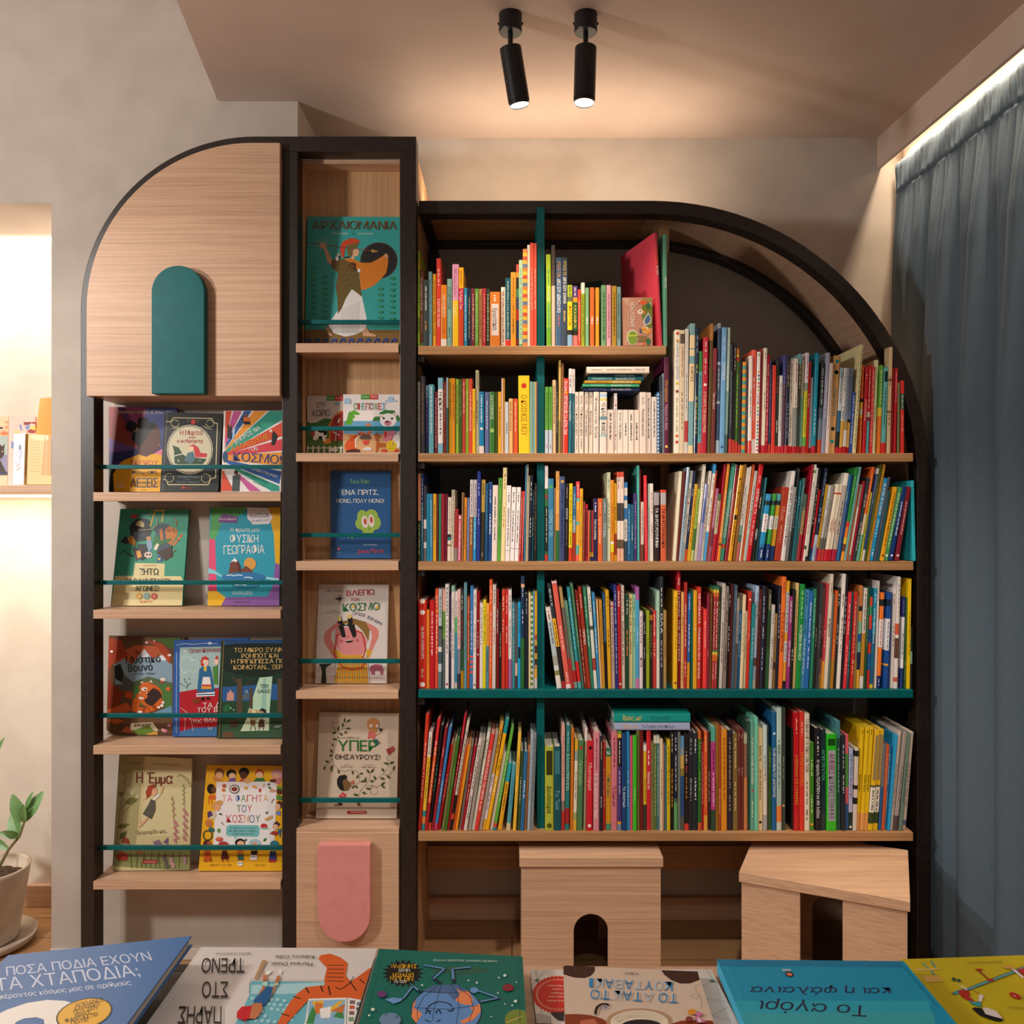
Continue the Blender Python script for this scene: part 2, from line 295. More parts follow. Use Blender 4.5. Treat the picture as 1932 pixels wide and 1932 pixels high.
BOOKS='''A1|-268.5|6.0|272.5|0.00|0||A4BC34@.1,C8B832@.2,9AB834@.7,6E8A34@.85,9AB834|2E5A1E ~.2-.6
A1|-262.5|10.8|219.3|0.00|0|brown book beside the lime green one in the left bay of the top shelf|6E4232@.95,5E8A44|F0E6DA "Γιατί χρειαζόμαστε τα δέντρα@.1-.53;C8A898 ~.58-.8
A1|-251.8|14.0|190.1|0.00|0|charcoal book beside the brown one in the left bay of the top shelf|3A4446|E8E0D0 ~.1-.45;D89040 ~.62-.75
A1|-237.8|10.1|214.0|0.00|0||6E98A0|3A5A64 ~.1-.85
A1|-227.0|11.7|208.8|0.00|0||ECA82A|7A4A14 ~.1-.85
A1|-214.9|12.9|251.4|0.00|0|red book beside the mustard yellow one in the left bay of the top shelf|DC4234|F8E8E0 ~.12-.3;F8E8E0 "Ο ΕΛΥΤΗΣ ΓΙΑ ΠΑΙΔΙΑ@.46-.78
A1|-202.0|16.9|174.9|0.00|0|orange book beside the red one in the left bay of the top shelf|DE8224@.88,E8DCCC|F8E8C8 "ΠΑΣ ΚΑΙ ΣΕΡΠΕΤΟ@.17-.52;D85A2A "ΕΛΛΑΣ@.55-.8
A1|-184.4|14.0|192.4|0.00|0|sage green book beside the orange one in the left bay of the top shelf|82AA9C|2E4A48 "ΣΤΟ ΕΡΓΟΤΑΞΙΟ@.12-.45;2A4A6A ~.72-.85
A1|-169.9|19.0|235.0|0.00|0|pink and yellow book in the left bay of the top shelf|DE9ABA@.44,F0C222|B8708E "100 ερωτήσεις@.06-.4;F8ECB0 "Ζώα@.47-.62
A1|-151.2|13.6|224.5|0.00|0|yellow and magenta book in the left bay of the top shelf|ECAA26@.265,C8304E@.54,D24A28|8A4A14 ~.04-.24;FFE8E8 "Το Άγριο Ζώο@.29-.53
A1|-137.6|10.5|167.4|0.00|0||2E88B4|C8E4F0 ~.12-.9
A1|-127.1|10.5|166.7|0.00|0||22344E|D8C8A0 ~.15-.85
A1|-116.5|11.2|166.7|0.00|0||722A2E|E8B8A8 ~.1-.9
A1|-105.3|10.3|166.0|0.00|0||5E9A38|D8E8A0 ~.08-.9
A1|-95.0|10.8|166.0|0.00|0||B67E4E|7A4020 ~.1-.85
A1|-84.2|10.3|166.0|0.00|0||B02A34|F0B0A0 ~.1-.9
A1|-74.0|11.4|165.5|0.00|0||2E3C32|C8C8A0 ~.1-.9
A1|-62.5|29.5|155.4|0.00|0|wide orange book beside the dark olive one in the left bay of the top shelf|DC7C2A|F6E4CC ~.06-.18;E6D8D0 =.22-.8;5A4A50 "Εργατάκιο@.31-.7
A1|-31.1|12.4|170.9|0.00|0||F4E8D6|9A5A50 ~.06-.95
A1|-18.7|15.2|195.9|0.00|0|dark teal book beside the cream one in the left bay of the top shelf|1E5A66@.895,D83A30|C8D8C8 ~.05-.9
A1|-3.5|15.5|211.1|0.00|0|amber book beside the dark teal one in the left bay of the top shelf|E89E2C|9A4A14 ~.07-.52;4A3A20 ~.55-.84
A1|12.0|7.8|235.0|0.00|0||D8483A@.1,E0B040@.16,2E2A2A@.3,4A9A6A@.4,44507A@.55,C8342E@.68,2A3A6A@.9,7A2A2A|
A1|19.9|11.1|247.0|0.00|0|pale green book beside the many-coloured one in the left bay of the top shelf|BADCB2@.97,6A9A7A|6A9A7A ~.1-.9
A1|30.9|12.9|276.7|0.00|0|tall orange striped book in the left bay of the top shelf|stripe:E8863A,F0C23A,D0503A,F0B83A,6A7A9A*26|
A1|43.8|7.7|290.0|0.00|0||F6EEDC|
A1|51.9|10.1|295.4|0.00|0|first coral red book from the left in the left bay of the top shelf|E85A44|F8C8B8 ~.25-.65
A1|61.9|8.5|294.9|0.00|0||E85A44|F8C8B8 ~.25-.65
A2|98.6|13.3|262.1|-0.26|0|tall lime green book in the middle bay of the top shelf|B2D232@.5,92C232@.8,72AE2C|E8F4C0 "ΣΕ ΠΑΙΚΤΕΣ@.35-.52;3A9A6A ~.17-.33;3A9A9A ~.54-.82
A2|112.7|10.5|289.6|0.00|0|tall taupe and cream book in the middle bay of the top shelf|62564E@.4,DCBEAA|
A2|124.5|17.2|253.2|0.21|0|tall slate blue book in the middle bay of the top shelf|486484|E0A060 "ΦΤΙΑΞΕ ΤΟΝ@.04-.22;FFFFFF "ΔΙΚΟ ΣΟΥ ΔΕΙΝΟΣΑΥΡΟ@.24-.62;D06A5A ~.65-.78
A2|141.8|15.3|253.2|0.32|0|tall charcoal blue book in the middle bay of the top shelf|3C485A|F0D060 "ΦΤΙΑΞΕ ΤΟ@.04-.2;FFFFFF "ΔΙΚΟ ΣΟΥ ΟΧΗΜΑ@.22-.52;E8C060 ~.6-.72
A2|158.0|14.1|175.3|0.00|0|yellow fruit book beside the charcoal blue one in the middle bay of the top shelf|AABA32@.19,5E6A50@.27,F6D21E@.73,2A2A24@.81,8AB4D2|5A5A14 ~.03-.17;A85A14 "ΦΡΟΥΤΑ!@.33-.66
A2|172.6|15.0|174.9|0.00|0||624488@.19,DEA02A@.27,1E5E3A@.73,2A2A24@.81,DE7E7C|E8D0E8 ~.03-.17;F0E060 "ΛΑΧΑΝΙΚΑ!@.31-.69
A2|188.1|8.2|163.2|0.00|0||DE4E32|F8D0B0 ~.2-.9
A2|197.4|10.5|183.1|0.00|0||ECE4D4@.17,9AA824|4A5A1A ~.22-.85
A2|209.6|10.1|169.0|0.00|0||80B684|FFFFFF "Νέα@.5-.62
A2|222.7|12.2|169.0|0.00|0||E4702E|FFFFFF "Νέα@.5-.62
A2|238.4|10.5|169.0|0.00|0||ECA02A|FFFFFF "Νέα@.5-.62
A2|254.8|14.0|176.0|0.00|0||72A474|2E5A3A ~.12-.9
A2|269.5|13.8|176.5|0.00|0||E0A4B4|A85A6A ~.15-.85
A2|285.2|13.3|173.7|0.00|0||B68C28|5A4414 ~.12-.8
A2|299.2|11.7|171.8|0.00|0||80A6A6|3A5A5A ~.12-.85
A2|419.1|10.1|322.5|-2.99|-16|tall pinkish red book beside the grey-teal one in the middle bay of the top shelf|E4485A|F2704A ~.08-.28;FFFFFF "ΦΥΛΕΣ@.29-.37
A2|432.2|10.5|319.3|-0.13|-9|tall green book in the middle bay of the top shelf|62A288|FFFFFF "ΠΕΙΡΑΤΕΣ@.38-.48
B1|-268.4|7.2|203.5|0.00|0||A6A49C|5A5850 ~.05-.95
B1|-261.1|13.6|219.6|0.00|0|black book beside the grey one in the left bay of the second shelf|3C3A3E|8A6A4A ~.1-.75
B1|-246.8|9.8|194.3|0.00|0||6498AA@.18,42407A@.88,2E4A5A|F0F0F0 ~.02-.3;B8A8D8 ~.35-.7
B1|-236.1|14.2|195.7|0.00|0|teal book beside the blue and purple one in the left bay of the second shelf|62A2B2|F0F0F0 ~.04-.33;D8E8E8 ~.35-.7
B1|-221.5|10.9|175.2|0.00|0||6E2636|C88A8A ~.1-.9
B1|-210.2|14.6|214.6|0.00|0|blue and white book beside the maroon one in the left bay of the second shelf|80B6C8@.15,F4EAE2@.87,80B6C8|3A3440 "Η ΚΙΚΑ@.19-.44;4A4450 ~.47-.75
B1|-195.1|7.4|203.5|0.00|0||B03E32|F0C0B0 ~.06-.55
B1|-187.2|5.9|215.7|0.00|0||9EACAC@.4,42605E|
B1|-180.3|8.8|213.8|0.00|0||DEB020|6A4A10 ~.05-.55
B1|-171.2|9.4|213.8|0.00|0||E29020|7A4210 ~.08-.55
B1|-161.2|9.6|212.2|0.00|0||98B840|3A5A1A ~.08-.6
B1|-151.5|9.9|212.2|0.00|0||425E22|8AA060 ~.08-.5
B1|-141.3|9.2|212.2|0.00|0||BE402E|F8D8C8 ~.05-.46
B1|-131.6|8.4|212.2|0.00|0||90AC26|E8F0A0 ~.15-.7
B1|-122.8|10.4|212.6|0.00|0||DA4E32|F8E0D0 ~.15-.7
B1|-112.5|8.6|184.0|0.00|0||F2BA20|7A5A14 ~.35-.6
B1|-103.7|9.6|237.2|0.00|0||BAB494|4A4A34 ~.03-.22;4A4A34 ~.37-.66
B1|-93.7|14.2|176.1|0.00|0||1E80B0@.88,E4D4CC|FFFFFF ~.06-.5;F0E0D8 o.6
B1|-77.1|12.5|175.2|0.00|0||646E9E|C8CCE0 ~.15-.6
B1|-63.9|15.0|175.2|0.00|0|green book beside the lavender grey one in the left bay of the second shelf|3E7836|E0F0D8 "ΚΑΙ Ο ΠΟΝΤΙΚΟΣ@.06-.45;A0C860 =.6-.66
B1|-48.5|7.6|174.8|0.00|0||525E22|
B1|-39.7|9.6|175.6|0.00|0||E6A824|7A5214 ~.25-.7
B1|-29.9|4.3|214.2|0.00|0||DCBCB0|
B1|-25.7|5.3|214.2|0.00|0||DC9E34|
B1|-19.0|11.1|211.3|0.00|99||0E6044|
B1|-20.2|10.7|146.5|0.00|0||C8CCD6|4A4A50 ~.4-.6
B1|-9.1|11.9|156.3|0.00|0||ECB676|9A6A34 ~.06-.6
B1|3.4|13.7|156.3|0.00|0||DA582C|F8D0B0 ~.06-.6
B1|19.2|32.4|220.9|-0.30|0|fat yellow book beside the orange red one in the left bay of the second shelf|E6CE2E|D03A24 o.13;CE7A24 "Ο ΚΟΣΜΟΣ ΜΟΥ@.25-.77
B1|51.7|4.8|204.4|0.00|0||92BEB4|
B1|57.2|4.4|204.4|0.00|0||92BEB4|
B1|61.9|4.2|204.4|0.00|0||8ABCBC|
B1|66.3|3.8|204.8|0.00|0||E4A62A|
B1|70.5|3.5|203.5|0.00|0||3E3E70|
B2|94.1|9.5|189.7|0.25|0||62A236@.65,BECAD4|2A5A1A ~.08-.55;B02020 ~.87-.92
B2|104.9|9.9|189.7|0.25|0||62A236@.65,BECAD4|2A5A1A ~.08-.55;B02020 ~.87-.92
B2|116.0|9.4|209.4|0.00|0||D8B88A|6A4A2A ^~.08-.6
B2|125.5|6.4|205.3|0.00|0||2E241E|C8B8A0 ^~.15-.7
B2|132.1|5.4|265.8|0.52|0||E0B662@.65,A0904E|
B2|137.7|7.7|257.0|0.68|0||7E4E28|C8823A ^~.15-.7
B2|145.5|13.8|213.4|0.76|0|red book beside the brown one in the middle bay of the second shelf|D83C2A|FFFFFF "^Eric Carle@.03-.17;FFFFFF "^ΚΡΥΦΤΟ ΜΕ ΤΑ ΑΓΡΙΑ ΖΩΑ@.22-.75;E8A030 o.19
B2|160.0|9.3|241.8|0.58|0||EAE2E4@.29,2E7084|5A4A50 ~.07-.2;FFFFFF "^Η Μαγική Πυξίδα@.38-.62
B2|170.6|8.8|240.8|0.24|0||DED0CC@.29,225462|5A4A50 ~.07-.2;8AB0B8 ~.4-.65
B2|179.3|10.7|175.5|0.26|0||EAD6C6|4A4038 "^Eric Carle@.06-.2;4A4038 "^Το πολύ μου φίλο@.24-.72;8A7A70 ~.76-.95
B2|191.3|13.2|175.5|0.26|0||EAD6C6|4A4038 "^Eric Carle@.06-.2;4A4038 "^Το πολύ μου φίλο@.24-.72;8A7A70 ~.76-.95
B2|206.7|11.0|174.9|0.27|0||E4D2C4|4A4038 "^Eric Carle@.06-.2;4A4038 "^Τα ζώα του Χρώματα@.28-.72
B2|219.1|11.2|175.5|0.26|0||E6D2C2|4A4038 "^Eric Carle@.06-.2;4A4038 "^Καλημέρα σκουλήκι@.3-.7
B2|231.3|15.8|174.8|0.40|0|fifth cream book from the left in the middle bay of the second shelf|EAD8CA|3A3230 "^Απ' την κορφή ως τα νύχια@.08-.52;3A3230 "^Eric Carle@.56-.75
B2|249.1|20.5|173.8|0.40|0|sky-streaked white book beside the cream one in the middle bay of the second shelf|E6DACE@.03,A8C8DC@.08,E6DACE@.11,DCC860@.14,E6DACE@.4,7AA8B8@.45,E6DACE@.7,A0C0C4@.73,E6D8CC|4A4A44 "^Ο ΚΑΛΟΣ ΦΑΝΟΣ@.17-.7
B2|270.8|19.9|124.5|0.19|0||E4D2C4|4A4038 ~.08-.25;4A4038 ~.3-.68
B2|291.7|8.7|171.9|0.00|0||EEE2DC|8A4A4A ~.1-.95;C02020 o.2;C02020 o.7
B2|301.1|15.8|124.2|0.00|0||E8D6C8|4A4038 "^Eric Carle@.06-.25;4A4038 "^Πού το βρήκες@.3-.68
B2|317.1|14.6|124.2|0.00|0||E8D8CC|4A4038 ~.3-.6
B2|332.1|16.2|124.2|0.00|0||EAD8CA|4A4038 ~.1-.25;4A4038 ~.3-.68
B2|348.8|14.4|124.2|0.00|0||E8D6C8|4A4038 ~.3-.7
B2|363.8|19.1|173.9|0.00|0|first rosy cream book from the left in the middle bay of the second shelf|E6D4C6|4A4038 "^Eric Carle@.08-.2;4A4038 "^Η καινούρια οικογένεια@.27-.72
B2|383.2|14.2|173.9|0.00|0||E4D2C6|2A2422 ~.1-.75
B2|398.3|15.4|161.1|0.00|0||E0D4CC|3A3230 ~.08-.7
B2|414.5|5.7|174.9|0.00|0||stripe:3A78B8,B8D0E4*34|
B2|420.6|8.1|219.5|0.00|0||1E2634|8A98A8 ~.2-.9
B2|429.1|3.2|227.6|0.00|0||B0C4D4|
B2|433.2|14.0|275.3|0.13|0|tall plum book beside the pale blue one in the middle bay of the second shelf|5E1C3C|E8B030 "^Στο αρχάγιεμα@.24-.47;D8A8B8 "^Περιοχή στο δρόμε@.49-.76;E8C060 o.93
B3|460.9|15.5|351.2|0.46|0|tall leafy cream book in the right bay of the second shelf|F6EAD4|C84A2A o.03;D8A03A o.09;D8C840 o.435;8A3A2A o.5;D8703A o.86;C84A3A o.91;84A4BC "Το ΘΑΥΜΑ των ΔΕΝΤΡΩΝ@.1-.4;A89880 ~.55-.82
B3|476.6|12.9|350.0|0.38|0|tall beige book beside the leafy cream one in the right bay of the second shelf|DCC8A8@.03,5A4A3A@.11,DCC8A8|B04A3C "το ΘΑΥΜΑ του ΖΩΟΥ@.13-.38;6A5A44 ~.5-.8
B3|489.4|10.8|353.5|0.57|0|tall silver grey book beside the beige one in the right bay of the second shelf|D4CCC4@.74,BA3C36@.91,D4CCC4|8A8480 ~.36-.65
B3|500.4|15.3|369.4|1.09|0|tall map-patterned book beside the silver grey one in the right bay of the second shelf|7EA6AA@.09,EAD2A6@.19,6E9AA0@.2,EAD2A6@.25,7EA6AA@.31,EAD2A6@.6,7EAAB0@.94,EAD2A6|5A3A20 "ΧΑΡΤΕΣ@.33-.45
B3|517.6|9.6|359.4|0.93|0|first navy book from the left in the right bay of the second shelf|1A2C44|C8D8E8 ~.07-.2;E0E040 ~.3-.36;D0D040 ~.55-.84
B3|527.4|11.1|290.3|0.92|0|teal and green book beside the navy one in the right bay of the second shelf|428240@.2,62A4AA@.9,CC4C4C|1E4A50 ~.24-.85
B3|538.4|14.8|330.1|1.14|0|first red book from the left in the right bay of the second shelf|BE283C|F0D8C0 ~.04-.12;F0D8C0 ~.18-.32;E8E0D8 o.41;F4D8B8 "Ο ΑΤΛΑΝΤΑΣ ΤΩΝ ΑΝΑΚΑΛΥΨΕΩΝ@.47-.82
B3|555.7|9.4|368.8|1.45|0|tall brown book beside the red one in the right bay of the second shelf|A46E36@.13,5E461A|E0A060 ~.04-.1
B3|565.8|11.2|298.5|1.44|0|dark red and brown book in the right bay of the second shelf|8E2C38@.2,72342A|F0E0C8 "Ζούμε σε βουνό@.42-.58
B3|581.2|8.9|371.1|1.01|0|tall foil-wrapped navy book in the right bay of the second shelf|8A9AA8@.04,3A4A62@.3,B8C4CC@.32,4A5A70@.6,A8B4BC@.62,40506A@.9,B0BCC4|E8E8E8 ~.35-.5
B3|590.3|13.9|358.2|1.35|0|tall light blue book in the right bay of the second shelf|74A8D4|C8E0F4 ~.08-.22;FFFFFF "ΟΥΡΑΝΟΣ@.28-.42;4A5A80 o.95
B3|604.9|8.2|358.3|1.57|0|tall pale green book in the right bay of the second shelf|B0C8BA@.5,84A49A@.85,4A6A64|E8F0E8 ~.3-.5
B3|616.4|8.8|310.2|0.95|0|first charcoal book from the left in the right bay of the second shelf|2E363A@.87,C43C30|8A9090 ~.25-.75
B3|625.3|8.4|316.1|1.27|0|first black book from the left in the right bay of the second shelf|201E1E@.88,CA4232|D8C8B8 ~.05-.25
B3|634.2|7.9|298.5|1.17|0||C87A30@.06,D8C830@.08,C83A30@.12,427026@.89,D0402E|C8E070 ~.25-.75
B3|643.5|9.1|273.9|0.88|0|dark brown book beside the green one in the right bay of the second shelf|2A221C@.91,B83428|
B3|652.7|9.7|259.9|0.93|0|orange and teal striped book in the right bay of the second shelf|stripe:EC962C,52A094*24|
B3|663.9|6.8|272.8|0.59|0||5E4E48@.89,B83428|8A7A70 ~.2-.7
B3|670.9|10.1|277.4|0.87|0|white and red book beside the grey-brown one in the right bay of the second shelf|F0E4DC@.87,DC4C3E|5A4A48 ~.35-.62
B3|681.0|11.5|295.0|0.91|0|coral red book in the right bay of the second shelf|F46450@.865,F4E0E0|FFE8E0 ~.27-.37;FFD8C8 ~.55-.68
B3|692.5|9.1|289.1|1.30|0|white with bright dots book in the right bay of the second shelf|F4ECE4|5EA04A o.03;ECA03A o.2;3A3A80 o.235;5AB098 o.27;D8403A o.31;D83040 o.345;98B830 o.38;C83074 "ΜΟΥΚ@.41-.52;7EB03A o.55;5AA04A o.585;4AA8C0 o.62;F0C03A o.655;D8503A o.69;3A4A90 o.725;4A9A50 o.76;5AA060 o.795;E0823A o.83;38408A o.865;5AB098 o.9;D83040 o.935;C82A3A o.97
B3|703.4|6.8|298.5|0.93|0||8E1C26|
B3|710.2|8.8|299.7|1.50|0|cream book beside the dark red one in the right bay of the second shelf|EADFC8@.925,CC2A30|6A5A40 ~.05-.1;8A6A44 ~.42-.6
B3|719.9|9.1|280.5|1.34|0|first crimson book from the left in the right bay of the second shelf|C82238|F8D8D0 ~.1-.2;F8D8D0 ~.24-.88
B3|730.0|5.9|261.1|1.13|0||2A3050@.9,C83A2A|8A90B0 ~.1-.8
B3|737.7|10.3|250.5|1.28|0||DE3E30|
B3|748.5|8.9|265.7|1.31|0||263024@.2,2E3A2A@.92,C8302A|D84A3A ~.17-.35;E8E0D0 ~.65-.78
B3|757.7|8.8|221.7|1.45|0||E0DCD8@.91,C8242E|5A5A5A ~.1-.7
B3|766.4|8.2|279.8|1.63|0||464884@.3,5E3C4C@.92,C02230|B08AA0 ~.15-.4
B3|775.3|10.4|279.8|1.53|0|second black book from the left in the right bay of the second shelf|1E243A@.92,C41E28|D86A4A ~.07-.2;E8C050 ~.21-.32;8A98B8 ~.5-.85
B3|785.7|11.8|269.9|1.49|0|cream grey book beside the black one in the right bay of the second shelf|DED4C4@.925,C82028|4A4440 ~.05-.47;6A6460 ~.6-.9
B3|797.5|10.5|269.9|1.49|0|cream and grey book in the right bay of the second shelf|DED2C6@.52,8E8E8A@.93,BE1E2A|A03A3A ~.05-.25;5A5450 ~.38-.5
B4|807.9|8.9|283.0|1.85|0|dark olive book in the right bay of the second shelf|70A8B0@.1,3E3E34@.6,3A4A40@.93,B02028|E0D8B8 ~.1-.35
B4|817.4|8.2|266.8|1.73|0|tan and green book in the right bay of the second shelf|B8A888@.4,6EA080@.93,A82028|6A8A6A ~.1-.8
B4|825.7|9.2|286.1|2.30|0|first white and yellow book from the left in the right bay of the second shelf|ECDEE2@.3,8A9A80@.38,CEC82C@.84,62B03E@.93,C83A34|C83A5A ~.04-.25;4A5A20 ~.45-.8
B4|835.0|8.8|261.7|2.31|0|third red book from the left in the right bay of the second shelf|D22C24|F8E0D8 ~.35-.5
B4|845.3|7.7|217.0|1.90|0||94949A@.93,8E1820|
B4|853.0|9.8|285.1|2.47|0|deep turquoise book beside the grey one in the right bay of the second shelf|1E90AC@.93,C42030|E8F0F4 ~.56-.82
B4|869.3|9.8|256.7|2.72|0|second charcoal book from the left in the right bay of the second shelf|2C3438@.5,4A5A64@.62,70808E@.85,CC4824|F0F0E8 ~.06-.45
B4|879.0|10.7|286.1|3.25|0|lavender grey book beside the charcoal one in the right bay of the second shelf|A6AABE@.3,9A9CB4|ECE8F0 ~.28-.65
B4|890.5|9.8|256.3|3.09|0|pinkish white book beside the lavender grey one in the right bay of the second shelf|EED8CC|8A6A5A ~.2-.75
B4|900.4|19.5|278.5|3.65|0|wide tan book beside the pinkish white one in the right bay of the second shelf|DEA666|2E9A94 o.06;2A2A2A o.17;2E9A94 o.175;4E8A84 "ΠΑΙΔΙΚΑ ΠΑΡΑΜΥΘΙΑ@.34-.62;2A2A2A o.75;2E9A94 o.88
B4|921.7|9.4|243.6|3.34|0||AEC6D6@.12,DEE2E2@.5,3A6E98@.75,1E2622@.93,C41E28|4A5A6A ~.05-.4
B4|931.2|9.4|243.6|3.62|0||ECE8E4@.62,DEAE4A@.93,CE2024|2A2A2A ~.06-.26;2A2A2A ~.46-.6
B4|941.7|8.9|243.6|3.34|0||8E98A8@.62,B6944A@.73,DCD4D0@.92,B81828|5A6470 ~.1-.55
B4|951.3|8.6|243.6|3.34|0||7686A8@.6,2A2E38@.64,D4A654@.93,A81420|4A5470 ~.1-.5
B4|960.1|8.4|174.5|3.73|0||2C4EA0|E8F0FF ~.05-.85
B4|968.6|8.9|308.8|4.06|0|tall cream yellow book in the right bay of the second shelf|E6DAA4|4A4430 ~.05-.95
B4|989.2|6.5|251.7|2.22|0||E65A2C@.38,2A2A24@.42,E8B834@.5,D8D0C0@.56,E8B834@.6,DE6C2C|F8D860 ~.03-.35;F8C870 ~.65-.9
B4|998.1|8.1|246.5|2.17|0||C41A24|E8E8E8 ~.08-.14;F8E0D8 "Ο ΠΑΡΑΜΥΘΑΣ@.38-.62
B4|1007.8|8.1|250.6|2.13|0||CC2A2C@.53,C0C0B0@.59,8A2030@.63,5E9CA4|F8E0D0 ~.05-.48
B4|1018.4|8.1|246.5|1.98|0||D23032|F0C8B8 ~.05-.9
B4|1026.9|9.3|266.8|2.09|0||D6DAB0|6A7A4A ~.5-.65;8A9460 ~.08-.2
B4|1039.1|8.9|250.6|1.95|0||62A634@.48,E0C030@.58,DC7826|E8F0C0 ~.06-.45
B4|1048.4|11.8|244.4|2.19|0|turquoise book beside the green and orange one in the right bay of the second shelf|66B2B4@.88,D02C2C|1A2A2A =.05-.17;1A4A4A ~.24-.7
B4|1063.8|10.5|301.3|1.39|0|tall beige book beside the turquoise one in the right bay of the second shelf|D2B892@.3,7A5A3A@.32,D2B892@.6,8A6A4A@.62,D2B892|6A4A2A ~.28-.36;7A5A3A ~.6-.75
B4|1075.6|7.3|241.4|1.44|0||921C1C|
B4|1084.9|7.3|241.4|1.35|0||BC1626|F0B0A0 ~.05-.4
B4|1095.9|6.1|200.8|0.46|0||7E7E58|
B4|1105.6|10.1|206.9|0.11|0||DA362E@.18,2E5A48@.4,DA362E|F8E8D8 ~.2-.38;F0C0A8 ~.48-.7
C1|-268.2|8.2|249.7|0.00|0||DE946E@.54,2C3C20|D8E0B8 ~.58-.92
C1|-259.9|8.1|249.7|0.00|0||20407A@.33,2E7A9C|FFFFFF ~.06-.3;E0F0F4 ~.33-.76
C1|-251.9|8.3|214.6|0.00|0||3C3A48@.45,E4D4D4@.57,5A5458@.75,DCCCCC@.83,6A6464|
C1|-243.3|9.4|191.6|0.00|0||1E7EA0|
C1|-234.0|8.1|191.6|0.00|0||3C88B2|A8D0E4 ~.1-.8
C1|-225.9|9.9|191.5|0.23|0||E2A42C|7A5414 ~.15-.7
C1|-215.6|5.6|191.6|0.12|0||62221E|
C1|-210.1|8.2|191.2|0.23|0||3C906E|
C1|-201.6|9.1|191.5|0.23|0||92222E|
C1|-192.4|7.7|191.5|0.15|0||7E223A|
C1|-184.6|9.9|181.7|0.72|0||E6D4C2@.58,3A3430@.63,2E7A80@.68,E6D4C2@.74,9A6A4A@.77,E6D4C2|9A7A6A ~.05-.55
C1|-174.7|9.5|203.2|0.77|0||A8A48A@.08,D4C6B0|3A3230 ~.08-.8
C1|-165.2|9.5|148.6|1.20|0||A4302A@.75,8E7E76|
C1|-155.5|9.7|131.6|1.14|0||D46880|FFE8EC ~.15-.95;FFFFFF o.06
C1|-143.7|4.4|195.4|0.39|0||A27848|
C1|-138.7|8.1|181.0|0.86|0||DE8C2A|9A5A20 ~.15-.8
C1|-129.9|7.6|180.4|0.62|0||6E78A8|B0B4D0 ~.15-.8
C1|-122.2|9.9|231.7|0.77|0||CEC6C6@.46,8E5A28|5A5050 ~.05-.44;F0D8A8 ~.48-.8
C1|-112.1|10.1|231.7|0.87|0||CEC6C6@.46,2E8EC2|5A5050 ~.05-.44;C8ECF8 ~.48-.85
C1|-101.1|10.0|255.5|0.61|0|tall indigo book in the left bay of the third shelf|2E3A8A|B8C0E8 ~.14-.26;B8C0E8 ~.42-.58
C1|-91.0|11.7|231.7|1.06|0|ochre and black book in the left bay of the third shelf|B6964A@.4,3C382A|5A4A1A ~.05-.18;A8A090 ~.9-.95
C1|-77.9|8.6|221.4|0.71|0||1E4E7A|4AA0C8 ~.1-.6
C1|-68.8|11.0|225.8|0.59|0||2A4C8A|C8D4F0 ~.1-.26;FFFFFF ~.41-.66
C1|-57.8|15.4|216.0|0.93|0|cream pink book beside the blue one in the left bay of the third shelf|ECDAD0|6A5A54 ~.15-.5;6A5A54 ~.55-.72
C1|-42.5|10.7|236.6|1.13|0|green book beside the cream pink one in the left bay of the third shelf|62A642|2A4A1A ~.02-.12;3A6A2A ~.25-.75
C1|-31.9|11.7|265.8|1.51|0|tall cream book beside the green one in the left bay of the third shelf|F4DEA4|5A4A20 ~.07-.22;C87A50 ~.42-.65
C1|-19.4|12.9|215.1|1.35|0|first white book from the left in the left bay of the third shelf|F4EAE8@.86,2A2A2A@.865,F4EAE8|4A4444 ~.09-.22;5A5252 ~.3-.8
C1|-6.5|12.9|210.6|1.70|0|second white book from the left in the left bay of the third shelf|F4ECEA@.83,2A2A2A@.835,F4ECEA|4A4444 ~.07-.2;5A5252 ~.32-.74
C1|7.3|11.6|210.2|1.91|0|third white book from the left in the left bay of the third shelf|F4ECEA@.83,2A2A2A@.835,F4ECEA|4A4444 ~.07-.2;5A5252 ~.32-.74
C1|18.8|5.3|199.0|2.25|0||CE4440|F8C8C0 ~.1-.9
C1|26.0|4.9|199.0|1.90|0||CE4440|F8C8C0 ~.1-.9
C1|32.9|3.8|273.1|1.33|0||3C7EA6|
C1|38.1|4.4|275.0|1.06|0||D6CCAE|
C1|42.6|3.5|242.9|1.20|0||BEAE8E|
C1|46.3|7.8|244.4|1.37|0||1C2034|F0F0F0 ~.08-.3;F0F0F0 ~.5-.72
C1|55.3|4.8|201.9|1.09|0||1A3A44@.4,1A5A70|E0C040 ~.38-.65;6AA8B8 ~.1-.25
C1|62.3|7.6|222.4|0.53|0||1C1C1A|8A5A3A ~.05-.85
C2|93.7|9.3|271.5|0.08|0|tall white and leafy green book in the middle bay of the third shelf|F0E4E2@.24,3E703E@.3,8A4A3A@.35,3E703E@.43,2C2C22@.9,3A6A4A@.93,C03E2E|D8E0C0 ~.45-.8
C2|103.2|15.5|234.5|0.10|0|first blue book from the left in the middle bay of the third shelf|3C80A6|4AB050 o.1;B0DCEC "Ο ΚΟΣΜΟΣ ΤΟΥ ΖΩΟ@.38-.7
C2|118.9|5.9|207.7|0.22|0||A28058|3A2A1A ~.35-.65
C2|124.6|9.7|255.9|0.26|0||E8A856@.66,2E6E38|C85A20 ~.48-.65;8A5A24 ~.06-.2
C2|134.3|15.7|240.9|0.37|0|slate indigo book in the middle bay of the third shelf|404C78|C8A040 o.06;1E2648 ~.15-.3;1E2648 ~.4-.85
C2|150.3|9.2|220.4|0.61|0||2C2426|D0C0B8 ~.05-.2;FFFFFF "ΕΞΑΠΑΤΩ@.32-.46;8A7A78 ~.5-.8
